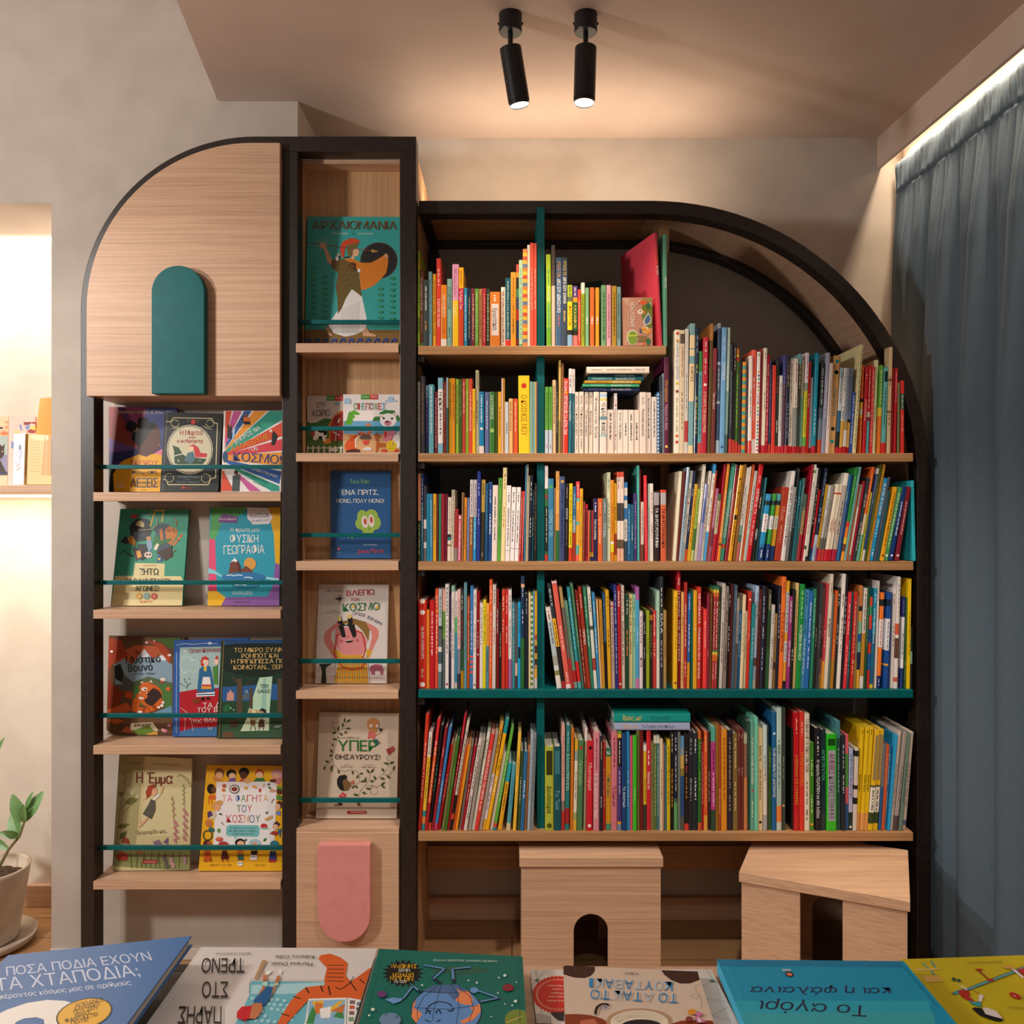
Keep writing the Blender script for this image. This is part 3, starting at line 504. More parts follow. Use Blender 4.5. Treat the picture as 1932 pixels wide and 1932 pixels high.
C2|161.4|9.8|221.0|0.61|0||ECCE20@.83,D64422|4A4414 ~.08-.5;4A4414 ~.62-.78
C2|171.9|8.8|212.6|0.74|0||2E6896@.45,8A9AA0@.62,AC3220|C8E0F0 ~.1-.28;C8E0F0 ~.4-.58
C2|181.0|10.0|226.6|0.69|0||DE4C4E@.21,6CB8B0@.25,ECAE3E@.5,6CB8B0@.55,ECAE3E@.8,6CB8B0@.92,EE6E5E|F8E0D0 ~.04-.18;D05A50 ~.36-.5
C2|191.0|9.1|206.3|0.76|0||EAAC28|9A6A14 ~.1-.8
C2|200.1|6.8|169.7|0.79|0||8E3C30|C07A5A ~.1-.9
C2|208.0|7.9|161.5|0.42|0||C82430@.06,8E2630|2A1418 ~.14-.9
C2|216.3|4.4|144.7|0.31|0||DE6840|
C2|221.4|4.5|144.7|0.15|0||48545E@.83,D8A82A@.92,48545E|
C2|227.1|4.7|144.7|0.00|0||CE362C@.83,E0B030@.92,2A2A60|
C2|231.8|12.7|178.5|0.13|0||2C244C|FFFFFF "Γιατί να αγαπάμε@.34-.66;D8D0F0 ~.07-.22
C2|245.1|13.5|178.5|0.00|0||DE662C|FFE0C8 "Για να ταξιδεύουμε@.3-.72;F8C8A8 ~.07-.22
C2|258.7|12.9|178.5|0.00|0||6E7A7A|E8ECEC "Γιατί ξέρω,@.4-.62;C8D0D0 ~.07-.22
C2|271.6|9.6|253.0|0.09|0||D6D8B4|5A6A3A ~.08-.2;5A6A3A ~.35-.63
C2|281.5|9.3|230.6|0.00|0||E08E20@.76,F0E8E0@.79,E8D020@.89,DC7A20|A04A14 ~.3-.65
C2|290.9|8.4|221.4|0.00|0||DEA420@.65,A43E1E@.92,D89A20|6A4A14 ~.3-.45
C2|299.4|9.2|254.0|0.18|0||E65A40@.06,EED8CA@.35,4C4644@.55,F0E0D0@.76,6A5A48@.86,E8B49A|A05A48 ~.07-.2
C2|309.1|9.5|254.0|0.09|0||E65A40@.06,EED8CA@.35,4C4644@.55,F0E0D0@.76,6A5A48@.86,E8B49A|A05A48 ~.07-.2
C2|318.9|10.2|224.3|0.20|0||3C7CB8@.07,E6DACE@.17,3C7CB8@.23,E6DACE@.33,3C76B0@.47,E6DACE@.75,3C4C5C|3A4A5A ~.5-.72
C2|329.2|9.2|162.5|0.14|0||1E6090|8AC0E0 ~.1-.85
C2|338.5|7.9|160.9|0.28|0||1E6078|E0F0F0 ~.35-.65
C2|346.7|9.9|192.7|0.12|0||42386E|B8B0E0 ~.12-.8
C2|357.6|5.9|272.7|-0.16|0||52B8AA|8AD8CC ~.2-.9
C2|363.9|3.5|261.4|-0.13|0||7E201E|
C2|367.3|8.7|168.3|0.02|0||D8C8B6@.72,6E4838|4A3A30 ~.12-.55
C2|378.6|8.8|244.2|-0.80|0||E8343E|F07070 ~.1-.9
C2|387.6|6.1|220.4|0.00|0||AEBAAE|5A6A5E ~.3-.7
C2|394.1|9.2|220.8|-0.10|0||ECE2D8|B83A3A ~.12-.4;B83A3A ~.52-.7
C2|405.2|15.2|198.9|-0.22|0|second dark brown book from the left in the middle bay of the third shelf|32201E@.02,A8A0A0@.2,32201E|FFFFFF "ΤΑ 33 ΡΟΖ ΡΟΥΜΠΙΝΙΑ@.24-.81
C2|423.6|16.0|202.9|0.00|0|brick red book beside the dark brown one in the middle bay of the third shelf|DE4C34@.04,B8B0B0@.21,D66440|2A1A1A "ΤΑ 88 ΝΤΟΛΜΑΔΑΚΙΑ@.26-.82
C3|458.6|9.1|255.8|4.06|0||F0E6C8|
C3|467.8|6.6|255.8|4.63|0|leaning dark red book beside the ivory one in the right bay of the third shelf|6E2218|
C3|474.5|7.2|267.8|5.19|0|leaning pale blue book in the right bay of the third shelf|AABECE@.1,A2B8C8|2A4A5A ~.3-.7
C3|481.8|8.6|258.3|5.80|0|leaning grey cream book in the right bay of the third shelf|A8B0A8@.14,D4D0C8@.8,A8C0C4|2A2A2A ~.2-.3;4A4A4A ~.48-.7;B84A3A o.36
C3|490.6|7.5|257.4|5.99|0||28304A@.05,2C3454@.87,E05C24|C8CCE0 ~.2-.28;E8E8F0 ~.5-.67
C3|499.1|9.2|219.6|5.75|0|first amber book from the left in the right bay of the third shelf|DEA624|6A4A14 ~.15-.75
C3|508.4|8.5|205.4|5.98|0||A2C04E@.55,4A7A34@.85,C0CC78|3A5A1A ~.05-.5
C3|518.6|8.3|276.8|5.57|0|first white book from the left in the right bay of the third shelf|F0E4D0@.6,C8C0B0|4A4440 ~.18-.27
C3|527.0|8.4|220.0|5.99|0|leaning lavender and blue book in the right bay of the third shelf|8E8EBE@.2,5E6EA8@.5,A8A0C8@.8,AC94BC|3A4A8A ~.3-.6
C3|536.6|7.7|257.2|5.68|0|first cream book from the left in the right bay of the third shelf|E8DCCE|3A3A3A ~.08-.3;3A3A3A ~.4-.75
C3|544.4|7.8|278.1|6.24|0|leaning white and sky blue book in the right bay of the third shelf|3C9ED6@.1,EEE2D6@.7,4CA0D6|2A2A2A ~.14-.26;2A2A2A ~.35-.63
C3|552.3|5.0|259.7|6.46|0||DE562C|
C3|557.3|8.5|207.5|6.62|0||AC6480@.55,7A3A4A@.8,A05A70|E8C8D0 ~.1-.5
C3|567.2|9.0|191.8|6.20|0||4A6A3A@.1,C8B894@.6,BE2030|3A3A2A ~.1-.5
C3|578.7|5.0|277.5|5.53|0||BA182E|2A1014 ~.1-.3
C3|583.7|7.1|278.3|6.13|0|leaning wide orange book beside the crimson one in the right bay of the third shelf|EE922C@.12,E88E2A@.82,5A3A30@.84,EE922C|FFE8C8 "ΥΠΑΡΧΟΥΝ ΤΙΓΡΕΙΣ ΜΕΣ ΣΤΑ ΜΑΤΣΕΡ@.27-.76
C3|590.9|12.2|279.4|7.26|0|first green book from the left in the right bay of the third shelf|4CA086@.83,D04A30@.87,4CA086|F0F4E8 "ΥΠΑΡΧΟΥΝ ΚΡΟΚΟΔΕΙΛΟΙ ΣΤΟ ΠΟΤΑΜΙ@.26-.76
C3|606.0|8.7|276.3|6.73|0|leaning dark crimson book beside the green one in the right bay of the third shelf|6A1A30@.1,92202C|F0B0A0 ~.3-.75
C3|614.8|10.6|274.5|7.25|0|second amber book from the left in the right bay of the third shelf|EEA622|2A2418 "ΦΥΤΑ-ΕΦΕΥΡΕΤΕΣ@.13-.46;2A2418 =.52-.57;7A5414 ~.58-.85
C3|628.3|7.6|277.3|6.69|0|first brown book from the left in the right bay of the third shelf|906024|3A2410 ~.2-.6
C3|636.0|8.2|267.6|7.10|0|leaning white and coral book in the right bay of the third shelf|F0E4DA@.62,8EB6AE@.72,5A8A84@.8,E67E74|3A3430 ~.2-.35;3A3430 ~.4-.55
C3|646.4|5.1|270.6|6.63|0||E6D8C6|6A5A44 ~.3-.6
C3|651.5|6.8|276.5|7.20|0|leaning burnt orange book beside the cream one in the right bay of the third shelf|D05620|E8A070 ~.3-.65
C3|658.6|8.7|258.3|7.36|0|first grey book from the left in the right bay of the third shelf|C0C0BA@.15,CEC8C0@.7,B8C0B8|3A3A3A ~.16-.65
C3|667.4|12.5|278.6|7.82|0|leaning wide red book beside the grey one in the right bay of the third shelf|D41C24|F8E0D8 "ΦΙΛΗ ΜΟΥ@.12-.2;FFFFFF "Η ΙΣΤΟΡΙΑ της ΤΖΟ@.26-.52;F0C0B8 ~.55-.83
C3|682.1|10.0|202.9|7.27|0||2C2826|E8D8C0 ~.1-.25;FFFFFF "ΟΝΕΙΡΟ@.55-.7
C3|694.3|5.7|239.4|7.01|0||2E7078@.5,1E4A50|
C3|700.3|13.8|191.8|7.56|0|leaning sky blue book in the right bay of the third shelf|3C9AD0@.1,2A3A40@.17,2E98CC@.3,F0F0F0@.57,2E98CC@.75,2A80B0@.8,1E4080|C04040 ~.32-.55;E0E8F8 ~.84-.95
C3|721.4|9.3|192.0|6.98|0||42A63E@.1,2A3A40@.17,42A63E@.33,F0F0F0@.53,42A63E@.75,1E407E|5A5A5A ~.36-.5;E0E8F8 ~.84-.95
C3|733.9|12.2|191.9|7.10|0||5EA4AA@.1,2A3A40@.17,CC9E2C@.33,D8D0B8@.53,CC9E2C@.78,1E3A6E|5A5A4A ~.36-.5
C3|747.8|17.7|211.0|6.86|0|leaning wide brick red book in the right bay of the third shelf|AE3C28|E8A088 "Ηλιού@.27-.45;D08A70 ~.52-.75
C3|765.3|11.3|257.5|6.94|0|second white book from the left in the right bay of the third shelf|E8E0DC|1A1A1A "ΜΑ ΗΡΘΕΣ ΣΤΟ ΛΑΘΟΣ ΝΟΥΦΑΡΟ@.16-.83
C3|777.7|8.2|211.5|6.68|0||A0A0A0@.6,7A7A7A|
C4|789.7|6.7|265.0|5.81|0||343A3E|B8C0C0 ~.3-.65
C4|796.6|5.1|229.8|6.22|0||1E6E7C|E0F0F0 ~.2-.3
C4|801.8|6.6|237.2|6.80|0|leaning teal-edged dark green book in the right bay of the third shelf|3E6E6E@.3,2E5A5A|6AA0A0 ~.1-.6
C4|808.5|10.4|191.5|6.91|0|second brown book from the left in the right bay of the third shelf|4C5C46@.25,8E6E4E@.6,9E2C34|C8A878 ~.2-.6
C4|821.9|4.2|275.3|6.63|0|second crimson book from the left in the right bay of the third shelf|BE1C34|3A1018 ~.12-.2
C4|826.6|5.8|276.3|7.18|0|leaning wide cream book beside the crimson one in the right bay of the third shelf|ECE2D2@.06,6A8A4A@.09,ECE2D2@.84,3A5A34@.88,ECE2D2|A83038 "^ΤΑ ΘΑΥΜΑΣΤΑ ΖΩΑ ΤΟΥ@.38-.73;3A3A34 "^ERIC CARLE@.18-.37
C4|832.4|5.9|267.3|7.20|0|leaning grey white book in the right bay of the third shelf|D0CCC4@.95,3A3A3A|6A6660 ~.2-.7
C4|838.6|8.5|266.1|7.68|0|second black book from the left in the right bay of the third shelf|24221F|C8C0B0 ~.18-.6
C4|847.1|5.6|205.0|7.73|0||D0161F@.82,1E3A6A@.9,1E5A8A|F8D0C8 ~.4-.6
C4|853.0|8.1|267.1|8.29|0|second navy book from the left in the right bay of the third shelf|1E243A@.72,B0C0D0@.8,A8BCD0|8A98C8 ~.05-.3;8AB0E8 ~.43-.58;3A5A8A ~.83-.95
C4|861.2|8.0|220.2|8.73|0||DEAE2A@.35,DAA828@.83,AC3464|8A5A14 ~.2-.5
C4|869.3|8.8|217.2|8.85|0||CCCAC4@.4,BEB8B0@.7,6E6A64@.85,D03834|5A6A8A ~.18-.32
C4|878.8|8.0|217.2|8.70|0||8E8A84@.7,5A5650@.85,B8322E|4A4640 ~.2-.6
C4|886.9|9.8|220.4|9.27|0|third cream book from the left in the right bay of the third shelf|ECDFC8@.11,D83A24@.13,ECDFC8@.15,ECDFC8@.85,C41C30|B03024 "^ΛΟΚ ΚΥΝΗΓΙ@.45-.62
C4|896.8|9.8|220.3|9.33|0|fourth cream book from the left in the right bay of the third shelf|ECDFC8@.11,D83A24@.13,ECDFC8@.15,ECDFC8@.85,C41C30|B03024 "^ΛΟΚ ΚΥΝΗΓΙ@.45-.62
C4|908.3|12.4|252.5|8.93|0|first taupe book from the left in the right bay of the third shelf|ECE4D8@.14,B6AA9E@.87,AC2444|5A5048 ~.32-.5;5A5048 ~.55-.7
C4|922.9|7.5|248.8|8.45|0||2C6EA8|D0D048 ~.2-.3;C85A70 ~.32-.8
C4|930.5|5.8|248.7|8.61|0||1E4C80|
C4|936.4|7.8|269.0|9.17|0|leaning green and orange book in the right bay of the third shelf|2E903C@.28,2A8A3A@.58,D8402A@.64,E88030@.75,E8B830@.82,7A3A20@.9,F09A30|A8E0A0 ~.1-.3
C4|944.4|6.5|271.2|9.42|0||70A8A8|4A8080 ~.2-.7
C4|951.9|5.5|221.6|9.19|0||C66E34|
C4|957.5|6.8|220.6|9.43|0||8E7E74@.02,8E7E74|E8E0D4 ~.05-.65;D8CCC0 =.3-.92
C4|964.4|6.5|230.4|9.46|0||9E1C2E|
C4|971.1|7.9|239.8|10.02|0|second charcoal book from the left in the right bay of the third shelf|32363C|E0DCD0 ~.2-.35;F0ECE0 ~.54-.88
C4|979.9|8.1|271.4|9.82|0|leaning orange and green book in the right bay of the third shelf|E66820@.5,DCC4A4@.72,62AC8E|F8D8B8 ~.1-.4
C4|995.5|4.8|267.1|9.46|0|fourth navy book from the left in the right bay of the third shelf|DCD4D4@.06,3C4C78@.5,2A4A7A@.88,D0D0C8|A8B0D0 ~.08-.4
C4|990.3|4.8|197.8|9.24|0||B0AC2C|5A5A20 ~.2-.7
C4|1001.9|6.5|276.5|9.18|0|leaning dark olive book beside the navy one in the right bay of the third shelf|4E5624|8A9040 ~.2-.8
C4|1008.7|7.7|278.7|9.94|0|leaning ochre book beside the dark olive one in the right bay of the third shelf|CE942E|7A4E14 ~.1-.8
C4|1016.6|11.7|238.5|10.30|0|leaning wide blue book beside the ochre one in the right bay of the third shelf|1E8CC0|FFFFFF "ΜΕ ΑΓΓΙΞΕΣ ΜΕ ΤΑ ΜΑΛΛΙΑ@.06-.45;C8E8F8 ~.5-.72;D8F0F8 ~.86-.94
C4|1030.5|7.2|241.9|9.85|0||4E566A|7A8498 ~.2-.6
C4|1039.4|7.1|202.3|9.36|0||1E5258|
C4|1046.8|11.3|213.4|10.57|0|fourth amber book from the left in the right bay of the third shelf|EAA620|5A3A14 ~.08-.8;7A4A14 o.93
C4|1058.3|13.0|213.6|11.41|0|second green book from the left in the right bay of the third shelf|52A262|E0F4D8 ~.08-.8;E8F8E0 o.93
C4|1072.8|11.7|213.6|11.06|0|fifth navy book from the left in the right bay of the third shelf|1A3C7A|E8ECF8 ~.2-.65;E8ECF8 o.93
C4|1090.2|12.7|213.4|9.57|0|leaning maroon book beside the navy one in the right bay of the third shelf|7E2232|F0C8B8 ~.2-.65;F0D0C0 o.93
C4|1143.6|9.2|229.7|-1.36|-14||2EBACC|1A7A8A ~.08-.6
D1|-266.5|23.7|251.9|0.00|0|very wide red book in the left bay of the teal shelf|CC2E20|F8F0E8 o.015;F0F0E8 o.14;F8F0E8 "ΜΙΑ ΦΟΡΑ ΚΙ ΕΝΑΝ ΚΑΙΡΟ...@.3-.68;E8D8C8 ~.78-.86;F8F0E8 o.955
D1|-243.0|7.9|224.1|0.00|0||E08A24|B85A14 ~.35-.7
D1|-234.9|15.0|251.5|0.18|0|first red book from the left in the left bay of the teal shelf|C01E26|F0C8C0 ~.13-.36;FFFFFF ~.37-.62
D1|-219.9|9.3|283.3|0.33|0|coral book beside the red one in the left bay of the teal shelf|DE4E32|F8E0D0 ~.07-.17;ECB83A o.22;F8E0D0 ~.26-.65
D1|-210.3|10.1|282.9|0.33|0|pale blue and grey book in the left bay of the teal shelf|AEBABE@.37,3A3A44@.4,5E6670@.58,DCD8D4@.63,4A5A66@.75,B8C8CC@.83,5E7880|2A3438 ~.07-.27
D1|-199.2|8.3|281.9|0.16|0||E6A896@.22,62923E@.43,72A04A@.5,525E64|6A8A30 ~.28-.6
D1|-190.8|10.6|296.7|0.16|0|white book beside the peach and green one in the left bay of the teal shelf|E4DCDA|3A3634 ~.03-.3;3A3634 ~.34-.66;8A2030 o.96
D1|-179.5|6.6|266.7|0.17|0||2C2644|A8A0C8 ~.4-.6
D1|-172.9|9.1|292.1|0.16|0|white with green top book in the left bay of the teal shelf|92B8A6@.06,DED4D0|3A3A38 ~.13-.36;3A3A38 ~.42-.7
D1|-163.9|7.9|276.5|0.25|0||E2DAD6@.27,62B070@.43,3A8EB0@.94,D0B8B0|2A2A28 ~.1-.27
D1|-155.6|8.9|281.9|0.16|0|pink and grey book in the left bay of the teal shelf|E0B6B0@.6,7E8490@.85,3A3A4A|6A4444 ~.1-.57
D1|-146.0|8.7|281.5|0.00|0|black and green book in the left bay of the teal shelf|32342E@.6,2E502C@.82,B08016|D8D0C0 ~.06-.2;B83030 ~.26-.5
D1|-137.1|8.5|301.2|0.15|0|tall grey-teal book in the left bay of the teal shelf|62909A|2E5A60 ~.4-.7
D1|-128.6|8.7|261.6|0.18|0||EC6C2E|F8D8C0 ~.05-.2;F8E8D8 ~.27-.7
D1|-120.0|9.0|292.1|0.32|0|blue book beside the orange one in the left bay of the teal shelf|3C78B8@.68,E85A40@.7,3C78B8@.73,E85A40@.75,3C78B8@.78,E85A40@.8,3C78B8@.83,E85A40@.85,3C78B8|C8DCF0 ~.24-.62
D1|-111.0|8.8|281.5|0.41|0|first cream book from the left in the left bay of the teal shelf|E2D6D0|5A4A44 ~.05-.17;5A4A44 ~.35-.62;8A3030 o.96
D1|-101.5|8.3|274.8|0.25|0||A41C22|F0D0C8 ~.42-.58;F8E8E0 o.3;F8E8E0 o.65
D1|-93.1|9.3|242.4|0.29|0||E8DCDC|6A5A5A ~.05-.5
D1|-83.9|9.2|252.1|0.37|0||E0D02A|6A5A14 ~.08-.5
D1|-74.0|8.3|242.4|0.29|0||EEA83E@.5,5288A0|7A4A24 ~.12-.5;1E3A4A ~.55-.8
D1|-65.7|9.2|310.3|0.30|0|orange red book in the left bay of the teal shelf|E25E30|F8D8B8 ~.06-.22;F8D8B8 ~.3-.85
D1|-56.4|9.8|296.1|0.39|0|grey cream book beside the orange red one in the left bay of the teal shelf|D8CCC4|3A3634 ~.05-.2;C8403A ~.42-.57
D1|-45.6|8.1|281.3|0.17|0||90221F|FFFFFF ~.2-.45
D1|-36.6|7.4|241.4|0.00|0||2C1E1C|C8B8A8 ~.35-.62
D1|-29.3|8.9|281.3|0.17|0|second red book from the left in the left bay of the teal shelf|CE3E2C|F8D0C0 ~.07-.22;F8D0C0 ~.3-.44
D1|-20.5|9.8|281.3|0.17|0|scarlet book beside the red one in the left bay of the teal shelf|D62C26|F8E0D8 ~.06-.24;F8E0D8 ~.37-.53
D1|-10.0|9.4|280.9|0.00|0|white and mauve book beside the scarlet one in the left bay of the teal shelf|E6DADA@.7,A06696|4A4444 ~.05-.2;3A3434 ~.3-.57
D1|-0.7|9.7|241.4|0.00|0||52A2B8|E8E8C8 ~.06-.25;E0E0A8 ~.4-.67
D1|8.9|6.8|240.4|0.19|0||5E5450@.7,D8B0A0@.85,4A3A34|
D1|16.3|8.4|245.8|0.09|0||1E9ED4@.52,1E9ED4|0E4A70 ~.07-.35;12202A =.52-.65
D1|24.8|10.2|320.5|0.22|0|tall navy and green book in the left bay of the teal shelf|26385A@.07,E8AE86@.1,1E3656@.55,2E6A36|E0E4F0 ~.1-.2;E8E8F0 ~.3-.42
D1|36.4|10.5|269.8|0.00|0|black book in the left bay of the teal shelf|1E242E|A8A8B0 ~.05-.22
D1|46.9|6.3|272.2|0.00|0||E8D4A0|
D1|53.2|6.4|271.8|0.00|0||stripe:528E32,E8ECE0*34|
D1|59.8|4.8|276.3|0.00|0||70B0D8@.8,D0C8C4|
D1|65.2|6.6|276.3|0.00|0||DEA22C@.45,B84A24@.5,D8A03A@.56,5A2A1A@.64,DEA22C@.7,4A2A1A@.76,C8843A@.8,DEA22C@.9,D0C8C0|
D2|128.1|14.0|233.5|-8.05|0|leaning white and pale blue book in the middle bay of the teal shelf|ECDCD2@.17,B4C4CA@.6,A8A89A@.72,D8DCDC@.78,8A8A5A@.84,EEE0D8|3A3A3A ~.05-.15;3A3A3A ~.2-.45
D2|143.2|10.6|300.5|-8.28|0|leaning black and amber book in the middle bay of the teal shelf|303840@.33,E4AA2C@.6,281F20@.93,A83030|E8E8E8 ~.05-.2;2A2014 ~.37-.58
D2|154.4|14.4|308.1|-7.76|0|leaning foil-wrapped coral book in the middle bay of the teal shelf|F0C8C0@.02,DE6254@.96,F0D8D0|F8D8D0 ~.42-.65;F8D8D0 ~.85-.95
D2|168.9|9.0|290.5|-7.04|0|leaning tan and brown book in the middle bay of the teal shelf|AC8C58@.2,6E5E54@.7,AC3234|
D2|177.9|9.8|250.7|-6.86|0||7EAE96@.8,CC3638@.93,9AB8A8|4A7A64 ~.1-.5
D2|188.9|8.9|289.4|-6.55|0|leaning teal book beside the sage green one in the middle bay of the teal shelf|2E929C@.73,CE2C30@.93,56A6AE|A0D8DC ~.1-.6
D2|198.0|8.1|300.5|-6.20|0|first green book from the left in the middle bay of the teal shelf|528060@.6,4A7460|8AB89A ~.35-.6
D2|206.1|8.4|279.7|-5.59|0|leaning dark red book beside the green one in the middle bay of the teal shelf|82281B|E0B0A0 ~.1-.25;E0B0A0 ~.4-.95
D2|214.6|9.9|290.2|-5.35|0|leaning brick red book in the middle bay of the teal shelf|A23624|E8C0B0 ~.07-.2;F8F0E8 "ΠΙΠΕΡΙΕΣ@.42-.57
D2|224.6|10.0|290.0|-4.75|0|second green book from the left in the middle bay of the teal shelf|3C8264|B8DCC8 ~.1-.3;C8E8D8 ~.42-.58
D2|234.6|9.1|288.5|-4.17|0|pale grey book beside the green one in the middle bay of the teal shelf|DCDCD0@.38,5A5A50@.42,DCDCD0@.7,A8403A@.82,DCDCD0|3A3A3A ~.07-.24
D2|243.8|8.4|273.0|-3.48|0||3C90C2|F0F8FF ~.1-.25;FFFFFF ~.37-.62
D2|252.3|4.7|253.7|-2.86|0||EABA80|
D2|257.3|8.7|252.5|-2.29|0|ochre book beside the cream one in the middle bay of the teal shelf|C08A2C|6A4A18 ~.1-.5
D2|266.0|8.1|271.2|-1.73|0||2A4E70@.52,1F1C1C|6A8AA8 ~.1-.5
D2|274.1|10.2|279.9|-1.74|0|amber book beside the navy and black one in the middle bay of the teal shelf|DAA422|8A5A14 ~.06-.16;7A5014 ~.4-.58
D2|284.9|8.7|246.4|-1.04|0||C8A8A2@.04,C04A4A@.06,C8A8A0|5A4848 ~.08-.8
D2|294.4|9.3|295.1|-1.10|0|indigo book beside the pinkish grey one in the middle bay of the teal shelf|2E367A|B8BCE0 ~.06-.38;C8CCE8 ~.42-.85
D2|303.9|9.0|292.1|-0.95|0|first red book from the left in the middle bay of the teal shelf|B61C20|FFFFFF "Ηλίας Βαρ@.05-.2;F8F0E8 o.955
D2|312.9|9.5|293.1|-0.56|0|second cream book from the left in the middle bay of the teal shelf|E0CCBC|5A4A44 ~.05-.28;2A2422 ~.35-.77
D2|322.5|10.5|267.1|0.00|0|dark green book beside the cream one in the middle bay of the teal shelf|204430|E8E0D8 ~.06-.21;F08A30 ~.38-.66
D2|333.1|10.5|267.7|0.00|0|pale yellow book beside the dark green one in the middle bay of the teal shelf|E0D094|4A3A24 ~.04-.2;3A3020 ~.25-.33;4A3A24 ~.4-.62
D2|343.7|8.7|267.3|0.00|0||90C8A8|2A4A3E ~.04-.2;1E3A2E ~.25-.33;2A4A3E ~.4-.55
D2|352.4|10.8|289.0|0.00|0|blue and mauve book beside the mint one in the middle bay of the teal shelf|A860A0@.13,4EA2CA@.9,C87AA8|C0E0F0 ~.4-.57
D2|363.4|9.7|219.1|0.00|0||E6D4D8|4A4044 ~.06-.4;1A1414 "ΚΟΙ@.6-.72
D2|373.1|9.9|207.9|0.00|0||26222C|D8D0D8 ~.1-.24;D8D0D8 ~.44-.6
D2|383.0|9.1|221.1|0.00|0||98AA24|5A6A14 ~.35-.55
D2|392.2|8.9|220.1|0.00|0||2C261A@.05,B07A2A@.12,2C261A|8A8A5A ~.18-.6
D2|401.3|11.2|220.5|0.00|0||CA3C38|F8D0C8 ~.05-.33;F8D0C8 ~.42-.58
D2|412.6|8.8|277.9|0.00|0||B0D8C0@.5,D0D8C8@.7,EADCD2|8AB09A ~.1-.4
D2|421.3|10.0|318.5|0.00|0|tall black book beside the pale mint one in the middle bay of the teal shelf|2C3236|FFFFFF ~.1-.26;FFFFFF "ΟΛΑ@.33-.51;C8C8C8 ~.57-.8
D2|431.3|9.4|222.1|0.00|0||AE8C54|6A5028 ~.25-.6
D3|459.3|10.6|277.9|0.42|0|golden yellow book in the right bay of the teal shelf|F2BE28|B8861A ~.06-.6;8A2A24 o.94
D3|472.2|8.6|334.3|-0.07|0|tall crimson book beside the golden yellow one in the right bay of the teal shelf|C8222E@.2,921A22|F8E8E0 "Ουρ@.06-.12;F8E8E0 "Η ΚΑΡΔΙΑ ΤΗΣ ΧΡΙΣΤΙΝΑΣ@.17-.77
D3|480.8|8.3|273.8|0.34|0|apricot book beside the tall crimson one in the right bay of the teal shelf|E4B068|9A6A30 ~.25-.38;6A4A20 ~.74-.93
D3|489.1|9.2|302.2|0.38|0|first red book from the left in the right bay of the teal shelf|B8322E|F0D0C8 ~.2-.6;F0D0C8 ~.75-.88
D3|498.3|7.2|275.8|0.87|0|blue and amber book beside the red one in the right bay of the teal shelf|263848@.02,3070BA@.55,2264B0@.73,DE982C|F0F0F0 ~.05-.18;F0F0F0 "ΝΑΡΕΞ@.34-.62
D3|508.3|6.8|277.9|0.31|0||0E5E52|
D3|515.1|10.4|278.9|0.33|0|amber book beside the dark teal one in the right bay of the teal shelf|E6A622|F8E0B0 ~.33-.4
D3|525.7|10.5|288.4|0.56|0|second red book from the left in the right bay of the teal shelf|D43828|FFFFFF "ΛΕΥΚΩΜΑΤΑ@.06-.36;FFFFFF "ΓΡΑΜΜΑΤΑ ΠΟΥ ΑΓΑΠΑΩ@.4-.9
D3|537.5|6.2|225.5|0.21|0||B6161E|
D3|543.7|11.1|225.1|0.52|0|bright red book beside the dark red one in the right bay of the teal shelf|F6443E|F8C0B8 ~.15-.5
D3|555.0|6.7|269.8|0.52|0||92283E@.1,8E2644|E8B0A0 ~.6-.66
D3|561.6|6.6|269.7|0.87|0|first brown book from the left in the right bay of the teal shelf|6E4822|C89A5A ~.05-.1;2A1A10 ~.5-.7
D3|568.4|6.4|290.0|1.42|0|first rainbow-banded red book from the left in the right bay of the teal shelf|3E8260@.03,ECC43E@.06,DE743E@.1,AC3A3E@.62,3E8260@.64,ECC43E@.67,DE6E32@.73,BC3838|F0D8D0 ~.15-.6;F0D8D0 ~.75-.9
D3|574.7|8.1|290.0|1.52|0|second rainbow-banded red book from the left in the right bay of the teal shelf|3E8260@.03,ECC43E@.06,DE743E@.1,AC3A3E@.62,3E8260@.64,ECC43E@.67,DE6E32@.73,BC3838|F0D8D0 ~.15-.6;F0D8D0 ~.75-.9
D3|582.9|6.7|290.1|1.52|0||2C3E26|A8B890 ~.14-.7
D3|589.8|9.6|299.2|2.02|0|cream grey book beside the dark green one in the right bay of the teal shelf|CCC2BA|5A524C ~.14-.24;4A443E ~.37-.76
D3|600.5|9.1|291.0|1.84|0|first taupe book from the left in the right bay of the teal shelf|8E7E74|3A302C ~.06-.14;2A2420 ~.24-.34;1A1614 "Η ΛΥΣΗ ΕΙΝΑΙ Ο ΖΩΗΣ@.57-.83
D3|610.0|7.2|284.0|1.80|0||201C1A|E8E0D8 ~.06-.17;E8E0D8 ~.38-.63
D3|617.5|5.8|294.1|1.74|0||64201E|
D3|623.5|8.2|295.1|2.05|0|slate book beside the dark maroon one in the right bay of the teal shelf|465C6E|8AA0B0 ~.06-.3
D3|631.9|7.9|256.6|1.99|0|grey and brown book beside the slate one in the right bay of the teal shelf|C8BCB4@.5,7E6E6E|3A302C ~.15-.6
D3|639.8|8.4|221.0|2.10|0||1E6698|B8D8F0 ~.05-.3;C8E0F0 ~.4-.6
D3|648.4|8.8|266.7|2.26|0|first ivory book from the left in the right bay of the teal shelf|EEDAB0|B09A70 ~.2-.6
D3|658.7|6.1|220.1|1.90|0||D0BC92|6A5A3A ~.3-.6
D3|665.0|9.4|276.2|2.02|0|third red book from the left in the right bay of the teal shelf|D03424|F0B8A8 ~.3-.5;F8E8E0 o.085
D3|674.3|8.6|241.3|2.41|0|teal book beside the red one in the right bay of the teal shelf|1E8890|C8ECEC ~.28-.65
